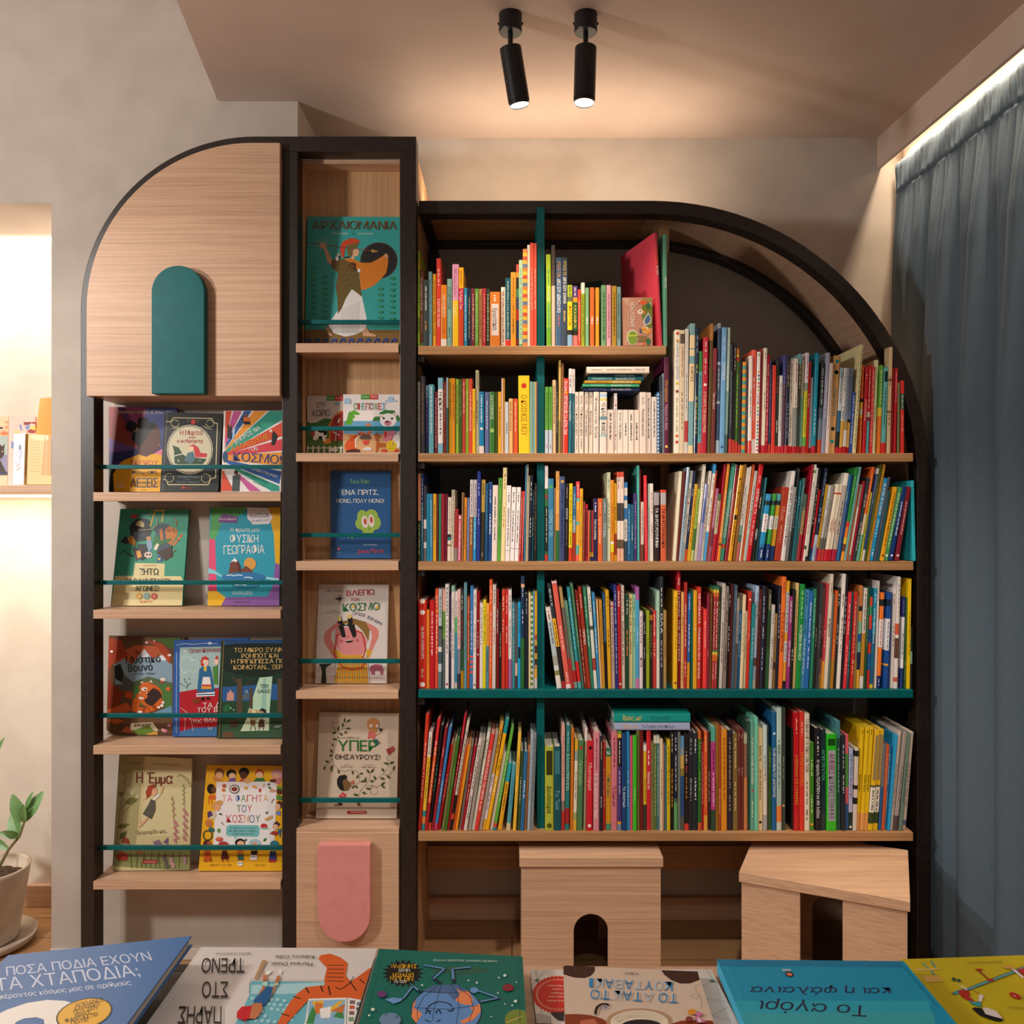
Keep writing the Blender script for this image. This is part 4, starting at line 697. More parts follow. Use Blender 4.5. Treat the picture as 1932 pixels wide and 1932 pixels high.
D3|683.5|9.0|292.1|2.23|0|light blue book beside the teal one in the right bay of the teal shelf|AEC8E8@.15,A0AAB8@.6,98A8C0@.7,5A4030@.78,8A98A8@.92,A8A890|5A6478 ~.06-.3
D3|693.5|10.3|282.9|2.05|0|dark brown red book in the right bay of the teal shelf|602C2A|C87A60 ~.1-.28
D3|704.2|9.5|292.1|1.99|0|midnight blue book in the right bay of the teal shelf|28283E|D8D8F0 ~.1-.35;E0E0F0 ~.4-.5;D8D8F0 ~.6-.82
D3|715.0|6.0|290.1|1.76|0||241C1C|
D3|721.0|9.4|281.9|2.22|0|second dark green book from the left in the right bay of the teal shelf|4A4A3A@.2,2A4A2C@.6,2E5C34|D8D0A8 ~.05-.2
D3|730.4|9.3|238.3|2.34|0|pale grey book beside the dark green one in the right bay of the teal shelf|CEC6BE|5A524C ~.1-.22;5A524C ~.4-.5;5A524C ~.62-.75
D3|739.8|8.7|212.9|2.29|0||B08650@.65,5A3A20@.75,9A7040|4A3418 ~.3-.7
D3|748.4|8.1|292.1|2.31|0|dark grey book beside the tan one in the right bay of the teal shelf|242430|C8B8C8 ~.18-.5
D3|756.9|12.6|318.4|2.26|0|wide orange book beside the dark grey one in the right bay of the teal shelf|F87830|3A2A2A "ΣΤΟ ΖΩ των ΔΕΙΝΟΣΑΥΡΩΝ@.32-.67;4A2A20 ~.05-.14
D3|769.6|8.8|306.4|2.58|0|yellow and grey book in the right bay of the teal shelf|EEB22C@.1,D0D0CE@.48,E6A634@.56,D8D8D0@.75,E6A634@.93,2A2A2A|3A3A3A ~.11-.46;3A4A4A ~.58-.74
D3|779.4|8.8|262.7|2.39|0|second magenta book from the left in the right bay of the teal shelf|A2387C|FFFFFF "CHRIS HAUGHTON@.05-.28;FFFFFF "ΣΑΨΑ ΖΕ ΚΕΤΕΡΙΝΑΣ@.48-.76
D3|789.2|8.3|282.0|2.14|0|second black book from the left in the right bay of the teal shelf|201E1C|C8C8C8 ~.6-.7
D3|797.6|8.6|300.3|2.32|0|tan cream book beside the black one in the right bay of the teal shelf|E0C080|8A6A34 ~.15-.6
D4|806.4|13.6|297.2|2.74|0|wide green book beside the tan cream one in the right bay of the teal shelf|1E8E3E|C8ECC8 ~.06-.32;FFFFFF "Η ΓΗ ΕΙΝΑΙ ΦΙΛΗ ΜΟΥ@.39-.73
D4|820.0|13.1|282.0|3.13|0|speckled blue book beside the wide green one in the right bay of the teal shelf|4E9ACA|1E3A5A ~.03-.15;1E3A5A ~.3-.45;D8F0FF ~.5-.85
D4|833.4|10.8|278.0|3.09|0|second blue book from the left in the right bay of the teal shelf|2E6CB8|E0ECFF ~.12-.52;E0ECFF ~.58-.8
D4|846.7|8.8|284.0|2.62|0|deep green book beside the blue one in the right bay of the teal shelf|2E8262|A8DCC0 ~.1-.5
D4|855.5|7.8|287.1|2.75|0|third black book from the left in the right bay of the teal shelf|2C2A26|A0988A ~.4-.6
D4|863.3|8.2|300.3|2.79|0|charcoal book beside the black one in the right bay of the teal shelf|3E3E42|8A8A8A ~.3-.6
D4|871.5|6.8|289.1|2.83|0|second brown book from the left in the right bay of the teal shelf|5E3834@.5,3A2A24@.7,7A4A40@.85,8A6A3A|
D4|878.2|8.4|299.4|3.39|0|raspberry book beside the brown one in the right bay of the teal shelf|C83E50@.74,E89C2C|F0C0B8 ~.45-.6
D4|887.0|9.3|326.8|3.34|0|tall ivory book beside the raspberry one in the right bay of the teal shelf|E0D2BC|3A342C ~.08-.18;2A2620 "ΚΟΚΚΙΝΟΣ@.39-.55
D4|897.7|7.2|268.9|3.02|0||6E7E7E|B04040 o.1
D4|904.8|8.7|279.1|3.25|0|burnt orange book beside the grey-green one in the right bay of the teal shelf|D05E20@.7,B07A24|E8B080 ~.5-.7
D4|915.0|7.8|287.2|2.91|0|charcoal brown book beside the burnt orange one in the right bay of the teal shelf|302E2C|F0ECE0 ~.06-.18;E8E4D8 ~.36-.55
D4|923.0|9.8|327.8|3.19|0|first tall white book from the left in the right bay of the teal shelf|ECE2DC|4A4440 ~.18-.3;3A3634 ~.38-.58;5A524C ~.62-.7
D4|933.7|7.7|326.8|3.06|0||20202A|D8D8E0 ~.2-.52
D4|941.4|9.5|274.0|3.39|0|fourth red book from the left in the right bay of the teal shelf|D8323C|F8D0D0 ~.12-.44;F8D0D0 ~.55-.85
D4|953.1|7.7|274.0|2.97|0||1E606C|6AC0D0 ~.5-.9
D4|961.3|9.3|274.9|2.86|0|scarlet book beside the dark teal one in the right bay of the teal shelf|C63026|F8D8D0 ~.1-.62;F8D8D0 ~.7-.84
D4|973.2|7.6|262.7|2.29|0||8E7464@.7,A08A42|
D4|981.2|8.8|293.1|2.22|0||CE7E3E@.2,2A2A24@.25,E0A040@.35,7EBC94@.47,1E60A8@.55,6EAC8E@.65,1E2C4E@.82,E6A632|
D4|990.7|10.1|286.1|2.68|0|grey and ochre book in the right bay of the teal shelf|D6CEC6@.45,BE8630@.88,E0D8D0|3A3634 ~.06-.42
D4|1001.1|7.0|289.2|2.69|0||245230|8AB890 ~.2-.6
D4|1010.5|8.0|260.6|2.25|0||D04A2E@.1,3A8A60@.2,D0402E@.35,1E4A8A@.5,C83A2A@.62,1E5A9A@.8,B8302A|
D4|1018.7|9.4|284.1|2.84|0|deep turquoise book in the right bay of the teal shelf|1E8EB4@.45,1E6A90@.8,1E5E8A@.96,E0C030|D0F0F8 ~.05-.14;F0F8FF ~.2-.56
D4|1033.0|5.4|306.4|1.92|0||E0D6D0|4A4440 ~.05-.2
D4|1038.6|10.9|272.9|2.64|0|orange book beside the ivory one in the right bay of the teal shelf|F48030@.07,2A2A30@.14,F48030@.28,F0E8E8@.57,F48030@.87,1E2E62|C05A5A ~.3-.55;D8E0F8 ~.9-.96
D4|1056.9|10.9|272.8|2.38|0|royal blue book beside the orange one in the right bay of the teal shelf|1E529E@.07,1A2A40@.14,1E529E@.27,E8E8F0@.6,1E529E@.74,E8A840@.76,1E529E|5A5A7A ~.3-.58
D4|1073.1|4.1|272.9|1.70|0||244682|
D4|1078.4|8.9|286.0|2.03|0||E8DEDA|5A5450 ~.06-.16;4A4440 ~.38-.58
D4|1087.8|8.7|318.5|1.97|0|second tall white book from the left in the right bay of the teal shelf|ECE4E0@.42,D86040@.52,ECE4E0@.55,6A4A3A@.73,ECE4E0@.9,D06048@.94,ECE4E0|3A3430 ~.07-.25;C86A50 ~.26-.36
D4|1098.3|3.5|218.1|1.60|0||928288@.5,928288|4A4448 ~.1-.6
D4|1105.7|8.3|260.6|1.78|0||2C2E76@.22,E8E8EC@.35,D8D8D8@.68,F0F0F4@.78,2C3C80|8A8AC0 ~.04-.17;4A4A5A ~.4-.62
D4|1116.6|4.3|258.6|1.35|0||2E6032|A8C8A0 ~.7-.9
D4|1123.0|8.9|312.3|0.89|0|tall yellow book beside the green one in the right bay of the teal shelf|EEC614|9A7A14 ~.3-.7
D4|1133.4|6.7|175.4|0.40|0||2A3428@.4,8AC0A0@.6,2A2A2A|
E1|-268.0|9.9|331.8|3.90|0|first red book from the left in the left bay of the bottom shelf|D03A24|F8D8C8 ~.25-.5;F8D8C8 ~.5-.72
E1|-258.1|9.6|280.0|4.57|0|leaning white and yellow book in the left bay of the bottom shelf|E8DCD4@.25,EABA36@.8,3A8A90@.86,E8843A@.93,3A8A90|4A3A34 ~.05-.22;7A5A14 ~.27-.7
E1|-248.4|8.4|319.5|6.59|0|leaning red and orange book in the left bay of the bottom shelf|D42C34@.25,DE5C2E@.75,B02028|FFE8E0 ~.2-.32;F8C8A8 ~.38-.75
E1|-239.8|8.5|300.3|7.00|0|leaning black book in the left bay of the bottom shelf|221E1E@.93,D84A30|3AA07A ~.37-.62
E1|-229.4|8.2|295.7|7.52|0|leaning dark red book beside the black one in the left bay of the bottom shelf|94202A|E8A8A0 ~.2-.3;E8A8A0 ~.42-.54
E1|-221.1|8.1|296.6|8.09|0|first blue book from the left in the left bay of the bottom shelf|3C7ABC@.93,C03A6A|E0ECFF ~.52-.72
E1|-212.9|8.1|244.6|8.90|0||C61E22|F0B0A0 ~.35-.65
E1|-200.9|8.7|257.0|8.01|0|leaning khaki book beside the scarlet one in the left bay of the bottom shelf|72723E|
E1|-192.3|6.9|263.8|8.06|0|first green book from the left in the left bay of the bottom shelf|427024|A0C868 ~.3-.5
E1|-185.1|6.5|333.6|8.62|0|leaning crimson book beside the green one in the left bay of the bottom shelf|C02436@.2,A8284A@.3,C4222E|F8D8D8 ~.35-.65
E1|-178.6|7.3|316.9|9.32|0|leaning stone book beside the crimson one in the left bay of the bottom shelf|D0C6B6@.68,221E1E@.85,C84A2A@.9,221E1E|3A3430 ~.1-.65
E1|-170.2|7.1|242.1|9.11|0||DE6A2C|
E1|-162.0|7.1|244.4|8.90|0|leaning amber book beside the orange one in the left bay of the bottom shelf|E69222|
E1|-152.2|6.9|241.5|8.33|0||90867E|
E1|-145.1|7.4|243.0|8.89|0|second red book from the left in the left bay of the bottom shelf|A21C28|E8C0B8 ~.33-.4;E8C0B8 ~.46-.64
E1|-137.4|9.4|261.8|9.44|0|leaning cream grey book beside the red one in the left bay of the bottom shelf|DACCC4|5A5048 ~.06-.55;3A3430 ~.62-.86
E1|-125.1|9.0|261.1|8.88|0|first grey book from the left in the left bay of the bottom shelf|A2988C|5A5248 ~.2-.5
E1|-115.8|8.6|281.3|9.43|0|leaning pale mint book beside the grey one in the left bay of the bottom shelf|DEE4D4|4A5A4A ~.06-.28;2A3A2A ~.44-.53
E1|-107.1|11.5|277.8|9.81|0|third red book from the left in the left bay of the bottom shelf|D84036|F8F0E8 "Ο ΜΑΓΙΚΟΣ ΚΟΣΜΟΣ ΤΩΝ ΑΝΙΠΩΝ@.17-.68;F8D8C8 ~.7-.8
E1|-94.8|9.4|277.9|9.71|0|second taupe book from the left in the left bay of the bottom shelf|A89C92|
E1|-85.4|8.8|306.5|9.93|0|leaning amber and white book in the left bay of the bottom shelf|E0A234@.47,E4D4DA@.9,EAAA36|5A4014 ~.05-.27;3A3A4A ~.5-.58;3A3A4A ~.65-.8
E1|-76.3|10.5|321.2|10.50|0|leaning amber and teal book in the left bay of the bottom shelf|1E929A@.13,F0B020|FFFFFF ~.52-.68;4A3A14 "ΤΑ ΖΩΑ@.36-.46
E1|-63.9|9.6|222.0|10.12|0||D0C0A8|
E1|-53.8|8.4|297.0|10.00|0|second green book from the left in the left bay of the bottom shelf|62AC3E@.93,D84A30@.97,3A8AA0|E0F4D0 ~.22-.72
E1|-40.5|11.9|192.4|8.74|0|leaning teal and amber book in the left bay of the bottom shelf|2EA6AE@.28,E8A82A|6A4A14 ~.32-.68
E1|-16.5|11.8|190.2|5.25|0|leaning teal book in the left bay of the bottom shelf|529EAE@.89,D8C8A0|3A7A8A ~.2-.6
E1|2.4|9.2|279.5|3.21|0|yellow book beside the teal one in the left bay of the bottom shelf|F0C040|A8843A ~.25-.42;A8843A ~.6-.75
E1|13.9|9.5|225.1|2.65|0|dark green book beside the yellow one in the left bay of the bottom shelf|3E5430|E0E4D0 ~.33-.64
E1|23.4|11.1|225.1|2.88|0|second blue book from the left in the left bay of the bottom shelf|2E6C9C|F0F4FF ~.37-.6
E1|35.2|5.9|240.0|2.70|0||C87E4C|
E1|43.3|8.2|272.7|2.19|0|blue-grey book beside the rust one in the left bay of the bottom shelf|AABAC6|6A7A84 ~.05-.7
E1|52.6|8.5|272.7|2.00|0|second grey book from the left in the left bay of the bottom shelf|7E8A92|4A545A ~.05-.7
E2|94.2|24.9|238.1|0.00|0|wide lime book in the middle bay of the bottom shelf|B2BC40|3A3A1A =.05-.34;2A2A14 "Δεινόσαυροι@.47-.8;5A5A1A o.945
E2|120.4|20.3|238.7|-0.33|0|dark teal book beside the wide lime one in the middle bay of the bottom shelf|1A545E|3A7A84 =.05-.33;8AC0C4 "Τα Ζώα@.52-.75
E2|140.6|9.8|298.7|0.20|0|pinkish beige book beside the dark teal one in the middle bay of the bottom shelf|DEA69C@.72,8A7A74@.82,B83434|9A6A60 ~.1-.5
E2|150.5|12.9|297.5|0.77|0|first teal book from the left in the middle bay of the bottom shelf|2E8078@.79,A83032@.94,2E8078|C8E8E0 "ΣΑΛΛΗ ΠΡΙΓΚΙΠΩ@.27-.62;A8D0C8 ~.06-.25
E2|165.6|8.4|288.5|0.65|0|orange brown book beside the teal one in the middle bay of the bottom shelf|CE7620|8A4A14 ~.04-.14
E2|174.1|9.4|257.9|1.21|0|yellow and cream book in the middle bay of the bottom shelf|E0B030@.12,96A69A@.23,E8DCC8@.8,9EAC6C@.88,E0B040|6A5A44 ~.35-.65
E2|184.0|16.5|255.6|1.12|0|green book beside the yellow and cream one in the middle bay of the bottom shelf|528252|B83A2A o.08;B0D8A8 "Πετάλουδα@.23-.5
E2|203.4|7.0|290.8|0.98|0||E8DAD4@.13,9E8E6E|5A4A3A ~.28-.42
E2|211.6|17.3|255.6|0.71|0|first red book from the left in the middle bay of the bottom shelf|D22030|F8E0D8 "Πλαντεργιό@.25-.55;F8E0D8 o.945;2A1414 o.08
E2|231.1|17.2|280.5|0.37|0|pink book beside the red one in the middle bay of the bottom shelf|DA8894|8A4A5A ~.06-.37;FFFFFF "Από που έρχονται τα Μωρά;@.42-.88
E2|249.1|9.4|269.3|0.19|0|black book beside the pink one in the middle bay of the bottom shelf|2C2430|F0C070 ~.06-.24;F0F0F0 ~.64-.75
E2|258.9|8.1|250.0|0.10|0||D2342E|F0C0B0 ~.3-.75
E2|267.3|15.8|233.1|0.00|0|amber with green ends book in the middle bay of the bottom shelf|2E7250@.1,CE9024@.92,528E6E|3A6A70 "Μπαλάκια@.33-.6;FFFFFF "2@.03-.08
E2|282.9|17.1|280.6|0.18|0|rose pink book in the middle bay of the bottom shelf|D67C8A|8A3A4A ~.06-.37;5A1A24 "Το Σώμα μου@.55-.76
E2|300.7|11.1|282.8|0.09|0|purple and rainbow book in the middle bay of the bottom shelf|6E9E3E@.03,DEAA3E@.07,2C2228@.36,4E3E7C@.91,DE963E@.94,6E8EAC|E8E0D8 ~.1-.32;F0C8D0 ~.4-.63
E2|313.4|12.7|278.3|-0.19|0|navy book beside the purple and rainbow one in the middle bay of the bottom shelf|1A467A|F0F4FF "Το Διάστημα@.55-.76
E2|326.3|9.7|280.6|-0.18|0|bright blue book beside the navy one in the middle bay of the bottom shelf|2E92D0|C0E4F8 ~.4-.75
E2|336.1|7.9|268.1|0.00|0||CE5676|
E2|344.1|10.5|269.3|0.00|0|vivid green book beside the raspberry pink one in the middle bay of the bottom shelf|42C22C|C0F0B0 ~.55-.7
E2|354.7|8.7|287.4|0.00|0||707034|3A3A1A ~.05-.7
E2|363.4|10.9|282.9|0.00|0|maroon book beside the olive one in the middle bay of the bottom shelf|72201C|
E2|374.5|9.3|242.1|0.00|0||E4E0D8@.07,DEB030@.7,3E3832|6A5214 ~.4-.65
E2|383.8|12.5|289.6|0.00|0|third red book from the left in the middle bay of the bottom shelf|D02C34|FFFFFF ~.22-.36;FFFFFF "Πασαλιάς Μα@.43-.6
E2|396.4|7.9|250.0|0.00|0||807E4C|4A4A2A ~.1-.65
E2|404.4|8.4|268.1|0.00|0||D8D4C0@.08,627234|C0CCA0 ~.12-.85
E2|412.8|8.0|268.1|0.00|0||D0D4C2@.08,427478|C0D8D8 ~.12-.85
E2|420.8|8.8|259.1|0.00|0|pale peach book in the middle bay of the bottom shelf|E0CAAC|6A4A34 ~.33-.65
E2|430.1|4.0|242.1|0.00|0||E6987E|
E2|434.5|6.6|242.1|0.00|0||427478|
E2|441.0|10.0|255.7|0.00|0|yellow book beside the teal one in the middle bay of the bottom shelf|D8BA18|6A5A14 ~.06-.7
E3|451.1|10.8|280.6|0.00|0|black and gold book in the right bay of the bottom shelf|221E1C|F0E0C0 ~.03-.2;E0A040 ~.38-.78
E3|461.8|10.1|280.6|0.00|0|navy and green book in the right bay of the bottom shelf|1E2438@.68,4A6A50@.72,62A262|E8E8F0 ~.06-.2;E8E8F0 ~.24-.6
E3|472.1|8.5|279.5|0.00|0||7A867E|
E3|480.5|9.9|267.0|0.00|0|painted blue book beside the grey-green one in the right bay of the bottom shelf|5E8EB4@.12,8A94A0@.2,CCA856@.34,8A7A3A@.42,2C4E80@.85,5A5A4A|
E3|490.3|13.4|273.8|0.00|0|black with red foot book in the right bay of the bottom shelf|221E1E@.93,D83A2E|D8C8B8 ~.18-.3;D84A34 ~.33-.4;E09030 ~.45-.68
E3|503.7|12.5|282.9|0.00|0|dark grey book in the right bay of the bottom shelf|28282E|B8B8C0 ~.08-.24;B8B8C0 ~.48-.7
E3|516.1|13.2|276.1|0.00|0|blue-black book beside the dark grey one in the right bay of the bottom shelf|243038|E8ECF0 ~.06-.2;E8ECF0 ~.46-.68
E3|529.4|9.3|282.9|0.00|0|green and orange book beside the blue-black one in the right bay of the bottom shelf|C6662C@.08,2E6E2C@.92,C86632|9AC860 ~.1-.3;9AC860 ~.4-.6
E3|538.9|8.3|246.6|0.00|0||C02A32|F0B0A8 ~.1-.7
E3|547.1|10.5|280.6|0.00|0|first orange book from the left in the right bay of the bottom shelf|E06030@.85,E6A642|F8D080 ~.04-.2;F0C070 ~.35-.76
E3|557.6|8.9|278.3|0.00|0|dark brown book beside the orange one in the right bay of the bottom shelf|3E2824|C89A70 ~.4-.72
E3|566.7|12.4|294.2|0.00|0|teal and magenta book in the right bay of the bottom shelf|52AA94@.14,B83E86@.8,2E4E38|3A1A30 ~.22-.4;FFD8F0 ~.44-.75
E3|579.2|7.8|296.4|0.00|0||B07C2E|5A3E14 ~.5-.8
E3|587.0|8.8|297.6|0.00|0|brick book beside the ochre one in the right bay of the bottom shelf|A04E22|E8A878 ~.6-.85
E3|595.8|16.1|287.4|0.00|0|second orange book from the left in the right bay of the bottom shelf|E29028|9A5A14 ~.08-.7
E3|612.3|16.7|285.1|0.00|0|black purple book beside the orange one in the right bay of the bottom shelf|302834|A89078 ~.08-.58;A89078 ~.65-.8
E3|629.1|13.1|276.1|0.00|0|olive brown book beside the black purple one in the right bay of the bottom shelf|806A36|E0D0A0 ~.05-.35;F0E0B0 ~.5-.8
E3|642.2|8.8|287.4|0.00|0||70322E|E0C0B0 ~.05-.1;E0C0B0 ~.38-.45
E3|651.2|9.1|287.4|0.00|0||70322E|E0C0B0 ~.05-.1;E0C0B0 ~.38-.45
E3|660.4|9.2|274.9|0.00|0|beige and copper book beside the maroon one in the right bay of the bottom shelf|B0B098@.1,8E6050@.45,C87E4C|
E3|669.6|9.2|308.9|0.00|0|dark green book in the right bay of the bottom shelf|2E5042|6A8A78 ~.1-.5
E3|678.8|10.7|308.9|0.00|0|sage book beside the dark green one in the right bay of the bottom shelf|62A28C|F0F4E8 "ΚΑΡΡΑ ΚΕΝΙΕ ΒΟΗΘΕΙ@.15-.57;E8F0E0 ~.73-.87;C83A4A o.63
E3|689.5|10.4|322.5|0.00|0|mint book beside the sage one in the right bay of the bottom shelf|72CAAC|A8E0CC ~.4-.58
E3|700.1|14.5|289.6|0.00|0|pale yellow book beside the mint one in the right bay of the bottom shelf|DEC894|6A4A24 ~.17-.32;6A4A24 ~.4-.7;2A2A24 o.92
E3|714.6|11.0|298.7|0.00|0|pale grey-blue book beside the pale yellow one in the right bay of the bottom shelf|CADCDC@.4,E0D6C8@.85,A8A8A8|6A7A80 ~.28-.52
E3|725.4|6.3|298.7|0.00|0||42544E|
E3|731.8|8.4|235.3|0.00|0||427026|A0D070 ~.06-.25
E3|740.4|12.5|336.0|0.00|0|first blue book from the left in the right bay of the bottom shelf|1E6296|D0E8F8 o.18;FFFFFF "ΤΟ ΜΕΓΑΛΟ ΒΙΒΛΙΟ ΤΟΥ ΔΙΑΣΤΗΜΑΤΟΣ@.3-.72
E3|753.1|14.3|348.5|0.00|0|tall silvery green book beside the blue one in the right bay of the bottom shelf|BCD4C8@.3,A0BAB2@.8,E08040@.93,BCC8BC|5A6A64 ~.26-.38;4A5A54 ~.45-.65
E3|767.6|12.0|348.5|0.00|0|tall dark moss book in the right bay of the bottom shelf|3E4842|8A9A6A ~.4-.58;E0A070 o.8
E4|797.5|4.3|286.2|0.00|0||20201F|
E4|801.8|15.2|336.0|0.00|0|first red book from the left in the right bay of the bottom shelf|C01C24|F0C8A0 ~.05-.18;E8A040 "Η ΑΕΡΟΜΑΧΙΑ ΤΗΣ ΣΥΜΜΟΡΙΑΣ@.36-.78
E4|817.6|14.3|337.2|0.00|0|second red book from the left in the right bay of the bottom shelf|D63628|F0C8A0 ~.08-.2;F0A030 "Η ΚΑΡΔΙΑ ΤΟΥ ΓΙΓΑΝΤΑ@.34-.62
E4|831.9|15.2|332.6|0.00|0|cream book beside the red one in the right bay of the bottom shelf|E4D6C2|3A3230 "ΤΟ ΒΙΒΛΙΟ ΜΕ ΤΑ ΠΕΚΟ ΤΩΝ ΖΩΩΝ@.04-.5;3A3230 ~.58-.78;3A3230 ~.82-.92
E4|847.0|12.9|250.0|0.00|0|second green book from the left in the right bay of the bottom shelf|428226|E0F0C0 ~.2-.38;E0F0C0 ~.6-.8;F0A030 o.93
E4|863.6|16.2|290.7|-0.18|0|second black book from the left in the right bay of the bottom shelf|202024|F0F0F0 ~.08-.26;F8F8F8 "Η πρώτη ΠΟΛΙΤΙΚΗ σε 100 λέξεις@.31-.88
E4|879.8|14.5|286.2|0.00|0|dark teal book beside the black one in the right bay of the bottom shelf|1E343C|5AC080 "ΑΠΙΣΤΕΥΤΟΙ@.2-.5
E4|894.6|29.4|274.9|0.00|0|very wide vivid green book in the right bay of the bottom shelf|2EB822|1A4A1A =.05-.12;A8A8B0 =.17-.9;8A2A5A "ΑΜΕΒΕΣ@.2-.42;5A4A6A "ΚΟΠΕΡΕΣΤΕΘΗΜΕΒ@.44-.88
E4|924.6|11.9|311.1|-0.17|0|teal and dark green book in the right bay of the bottom shelf|427E86@.16,284C42|8AB0A0 ~.25-.65
E4|937.3|11.4|271.5|-0.10|0|third black book from the left in the right bay of the bottom shelf|24282E|B8C0C8 ~.1-.35;F0F0F0 ~.42-.6
E4|948.6|9.6|272.7|-0.10|0|pink and green book beside the black one in the right bay of the bottom shelf|DE6472@.2,529240@.55,CC606A@.72,2E5282|
E4|958.2|11.5|231.9|0.55|0|pale lavender book in the right bay of the bottom shelf|ACBCE0@.4,B8B4D8@.78,24342E|4A4A7A ~.06-.6;F0F0E8 o.96
E4|969.8|10.9|234.1|1.56|0|cream with black pattern book in the right bay of the bottom shelf|D8CCC2@.03,2A2828@.1,D8CCC2@.45,2A2828@.5,D8CCC2@.6,2A2828@.68,D8CCC2|
E4|980.6|9.8|292.0|2.63|0|first yellow book from the left in the right bay of the bottom shelf|E8C21C@.83,E09E56|2A2A14 ~.02-.06;3A3214 "Βασικά μέτρα@.46-.62
E4|990.6|10.0|292.0|3.19|0|second yellow book from the left in the right bay of the bottom shelf|E8C21C@.83,E09E56|2A2A14 ~.02-.06;3A3214 "Βασικά μέτρα@.46-.62
E4|1000.6|11.3|293.1|3.48|0|third yellow book from the left in the right bay of the bottom shelf|E8C21C@.83,E09E56|2A2A14 ~.02-.06;3A3214 "Βασικά μέτρα@.46-.62
E4|1012.1|14.0|286.4|4.05|0|first yellow with green base book from the left, right bay, bottom shelf|E8BA20@.55,5E5A44@.57,E8E0D0@.82,3A4A24@.93,E0BA20|A08A5A =.05-.5;4A4438 ~.6-.8
E4|1027.2|13.8|287.5|3.84|0|second yellow with green base book from the left, right bay, bottom shelf|E8BA20@.55,5E5A44@.57,E8E0D0@.82,3A4A24@.93,E0BA20|A08A5A =.05-.5;4A4438 ~.6-.8
E4|1043.4|8.4|245.6|3.27|0|slate book in the right bay of the bottom shelf|6E7884@.5,2E5E92|
E4|1051.8|8.7|243.3|3.30|0|rust red book beside the slate one in the right bay of the bottom shelf|C85A30|E8A888 ~.1-.5
E4|1060.5|7.3|241.1|3.84|0||3C80B0|C8E0F0 ~.1-.45;C8E0F0 ~.55-.8
E4|1067.8|7.4|273.0|4.64|0|leaning cyan book beside the blue one in the right bay of the bottom shelf|2EA2D8|
E4|1075.1|9.6|282.4|5.21|0|leaning cream grey book beside the cyan one in the right bay of the bottom shelf|D2C4B8|3A3430 ~.33-.78
E4|1084.8|11.6|281.3|5.84|0|leaning taupe book beside the cream grey one in the right bay of the bottom shelf|A49892@.85,5A4A48|6A5E58 ~.35-.7
E4|1099.6|10.0|277.8|5.24|0|second grey-green book from the left in the right bay of the bottom shelf|6E8676|3A4A40 ~.3-.7
E4|1112.2|9.9|279.9|4.68|0|leaning rosy beige book beside the grey-green one in the right bay of the bottom shelf|D0BEB4@.9,5A6A90@.95,C8A898|3A3430 ~.3-.75'''
stuff=MB(); rnd=random.Random(3)
for line in BOOKS.split('\n'):
    sec,x,w,h,lean,yaw,label,bands,txt=line.split('|')
    x,w,h=float(x)/1000,float(w)/1000,float(h)/1000; th=math.radians(float(lean)); yw=math.radians(float(yaw))
    w*=.97; zb=ez(ROW[sec[0]])+.0006; y0=.010+rnd.random()*.007; d=min(.185,max(.11,h*.72))
    if yw>1.5: yw=0; y0=.19; d=.1     # stands at the back of the shelf
    elif sec=='B4' and x>1.035: d=.031; y0=.008
    elif yw: d=.24 if h>.3 else .15
    px=x+(w if th>0 else 0)      # a leaning book turns about its lower corner
    if label:
        mb=MB(); mb.T=Matrix.Translation((-w if th>0 else 0,0,0))
        book_cover(mb,w,h,d,bands,txt,rnd)
        glossy=rnd.random()<.35
        o=mb.build('book',M['gloss'] if glossy else M['print'],loc=(px,y0,zb),rot=(0,th,-yw),fix=False)
        tag(o,label,'book','books in the %s bay of the %s'%(BAYN.get(sec,'right'),ROWN[sec[0]]))
        t=min(.0022,w*.3); q=MB(); q.T=mb.T; q.box(t,w-t,.0028,d-.004,.003,h-.003); q.build('page_block',M['pages'],o)
    else:
        stuff.T=Matrix.Translation((px,y0+.004,zb))@Matrix.Rotation(th,4,'Y')@Matrix.Translation((-w if th>0 else 0,0,0))
        book_cover(stuff,w,h,d,bands,txt,rnd); t=min(.0022,w*.3); stuff.box(t,w-t,.0028,d-.004,.003,h-.003,'E4DCCB')
stuff.T=None
tag(stuff.build('packed_thin_books',M['print'],fix=False),'thin and half-hidden books packed between the larger ones on all five shelves','books','books on the wide bookcase','stuff')
# books lying flat on top of others
def flat_book(label,x0,x1,z0,th,y0,d,col,txt,tilt,group):
    W=x1-x0; mb=MB(); t=.0016
    mb.box(0,W,.0012,d,0,t,col); mb.box(0,W,.0012,d,th-t,th,col); mb.prism([(0,0),(.0012,t),(0.0,th-t),(.0012,th)][:0] or [(.0012,0),(0,th*.2),(0,th*.8),(.0012,th),(.003,th),(.003,0)],0,W,'x',col)
    for c,s,a,e,up in txt:
        L=(e-a)*W; _,wd=layout(s); cap=min(th*.55,L/wd*.728*1.4)
        if up: letters(mb,s,c,(W*a,-.0003,th/2-cap/2),(L,0,0),(0,0,cap))
        else: letters(mb,s,c,(W*e,-.0003,th/2+cap/2),(-L,0,0),(0,0,-cap))
    o=mb.build('book',M['print'],loc=(x0,y0,z0),rot=(0,0,tilt),fix=False); tag(o,label,'book',group)
    q=MB(); q.box(.003,W-.003,.003,d-.003,t,th-t); q.build('page_block',M['pages'],o)
g='books lying flat on the cream row'
z=ez(855)+.1775
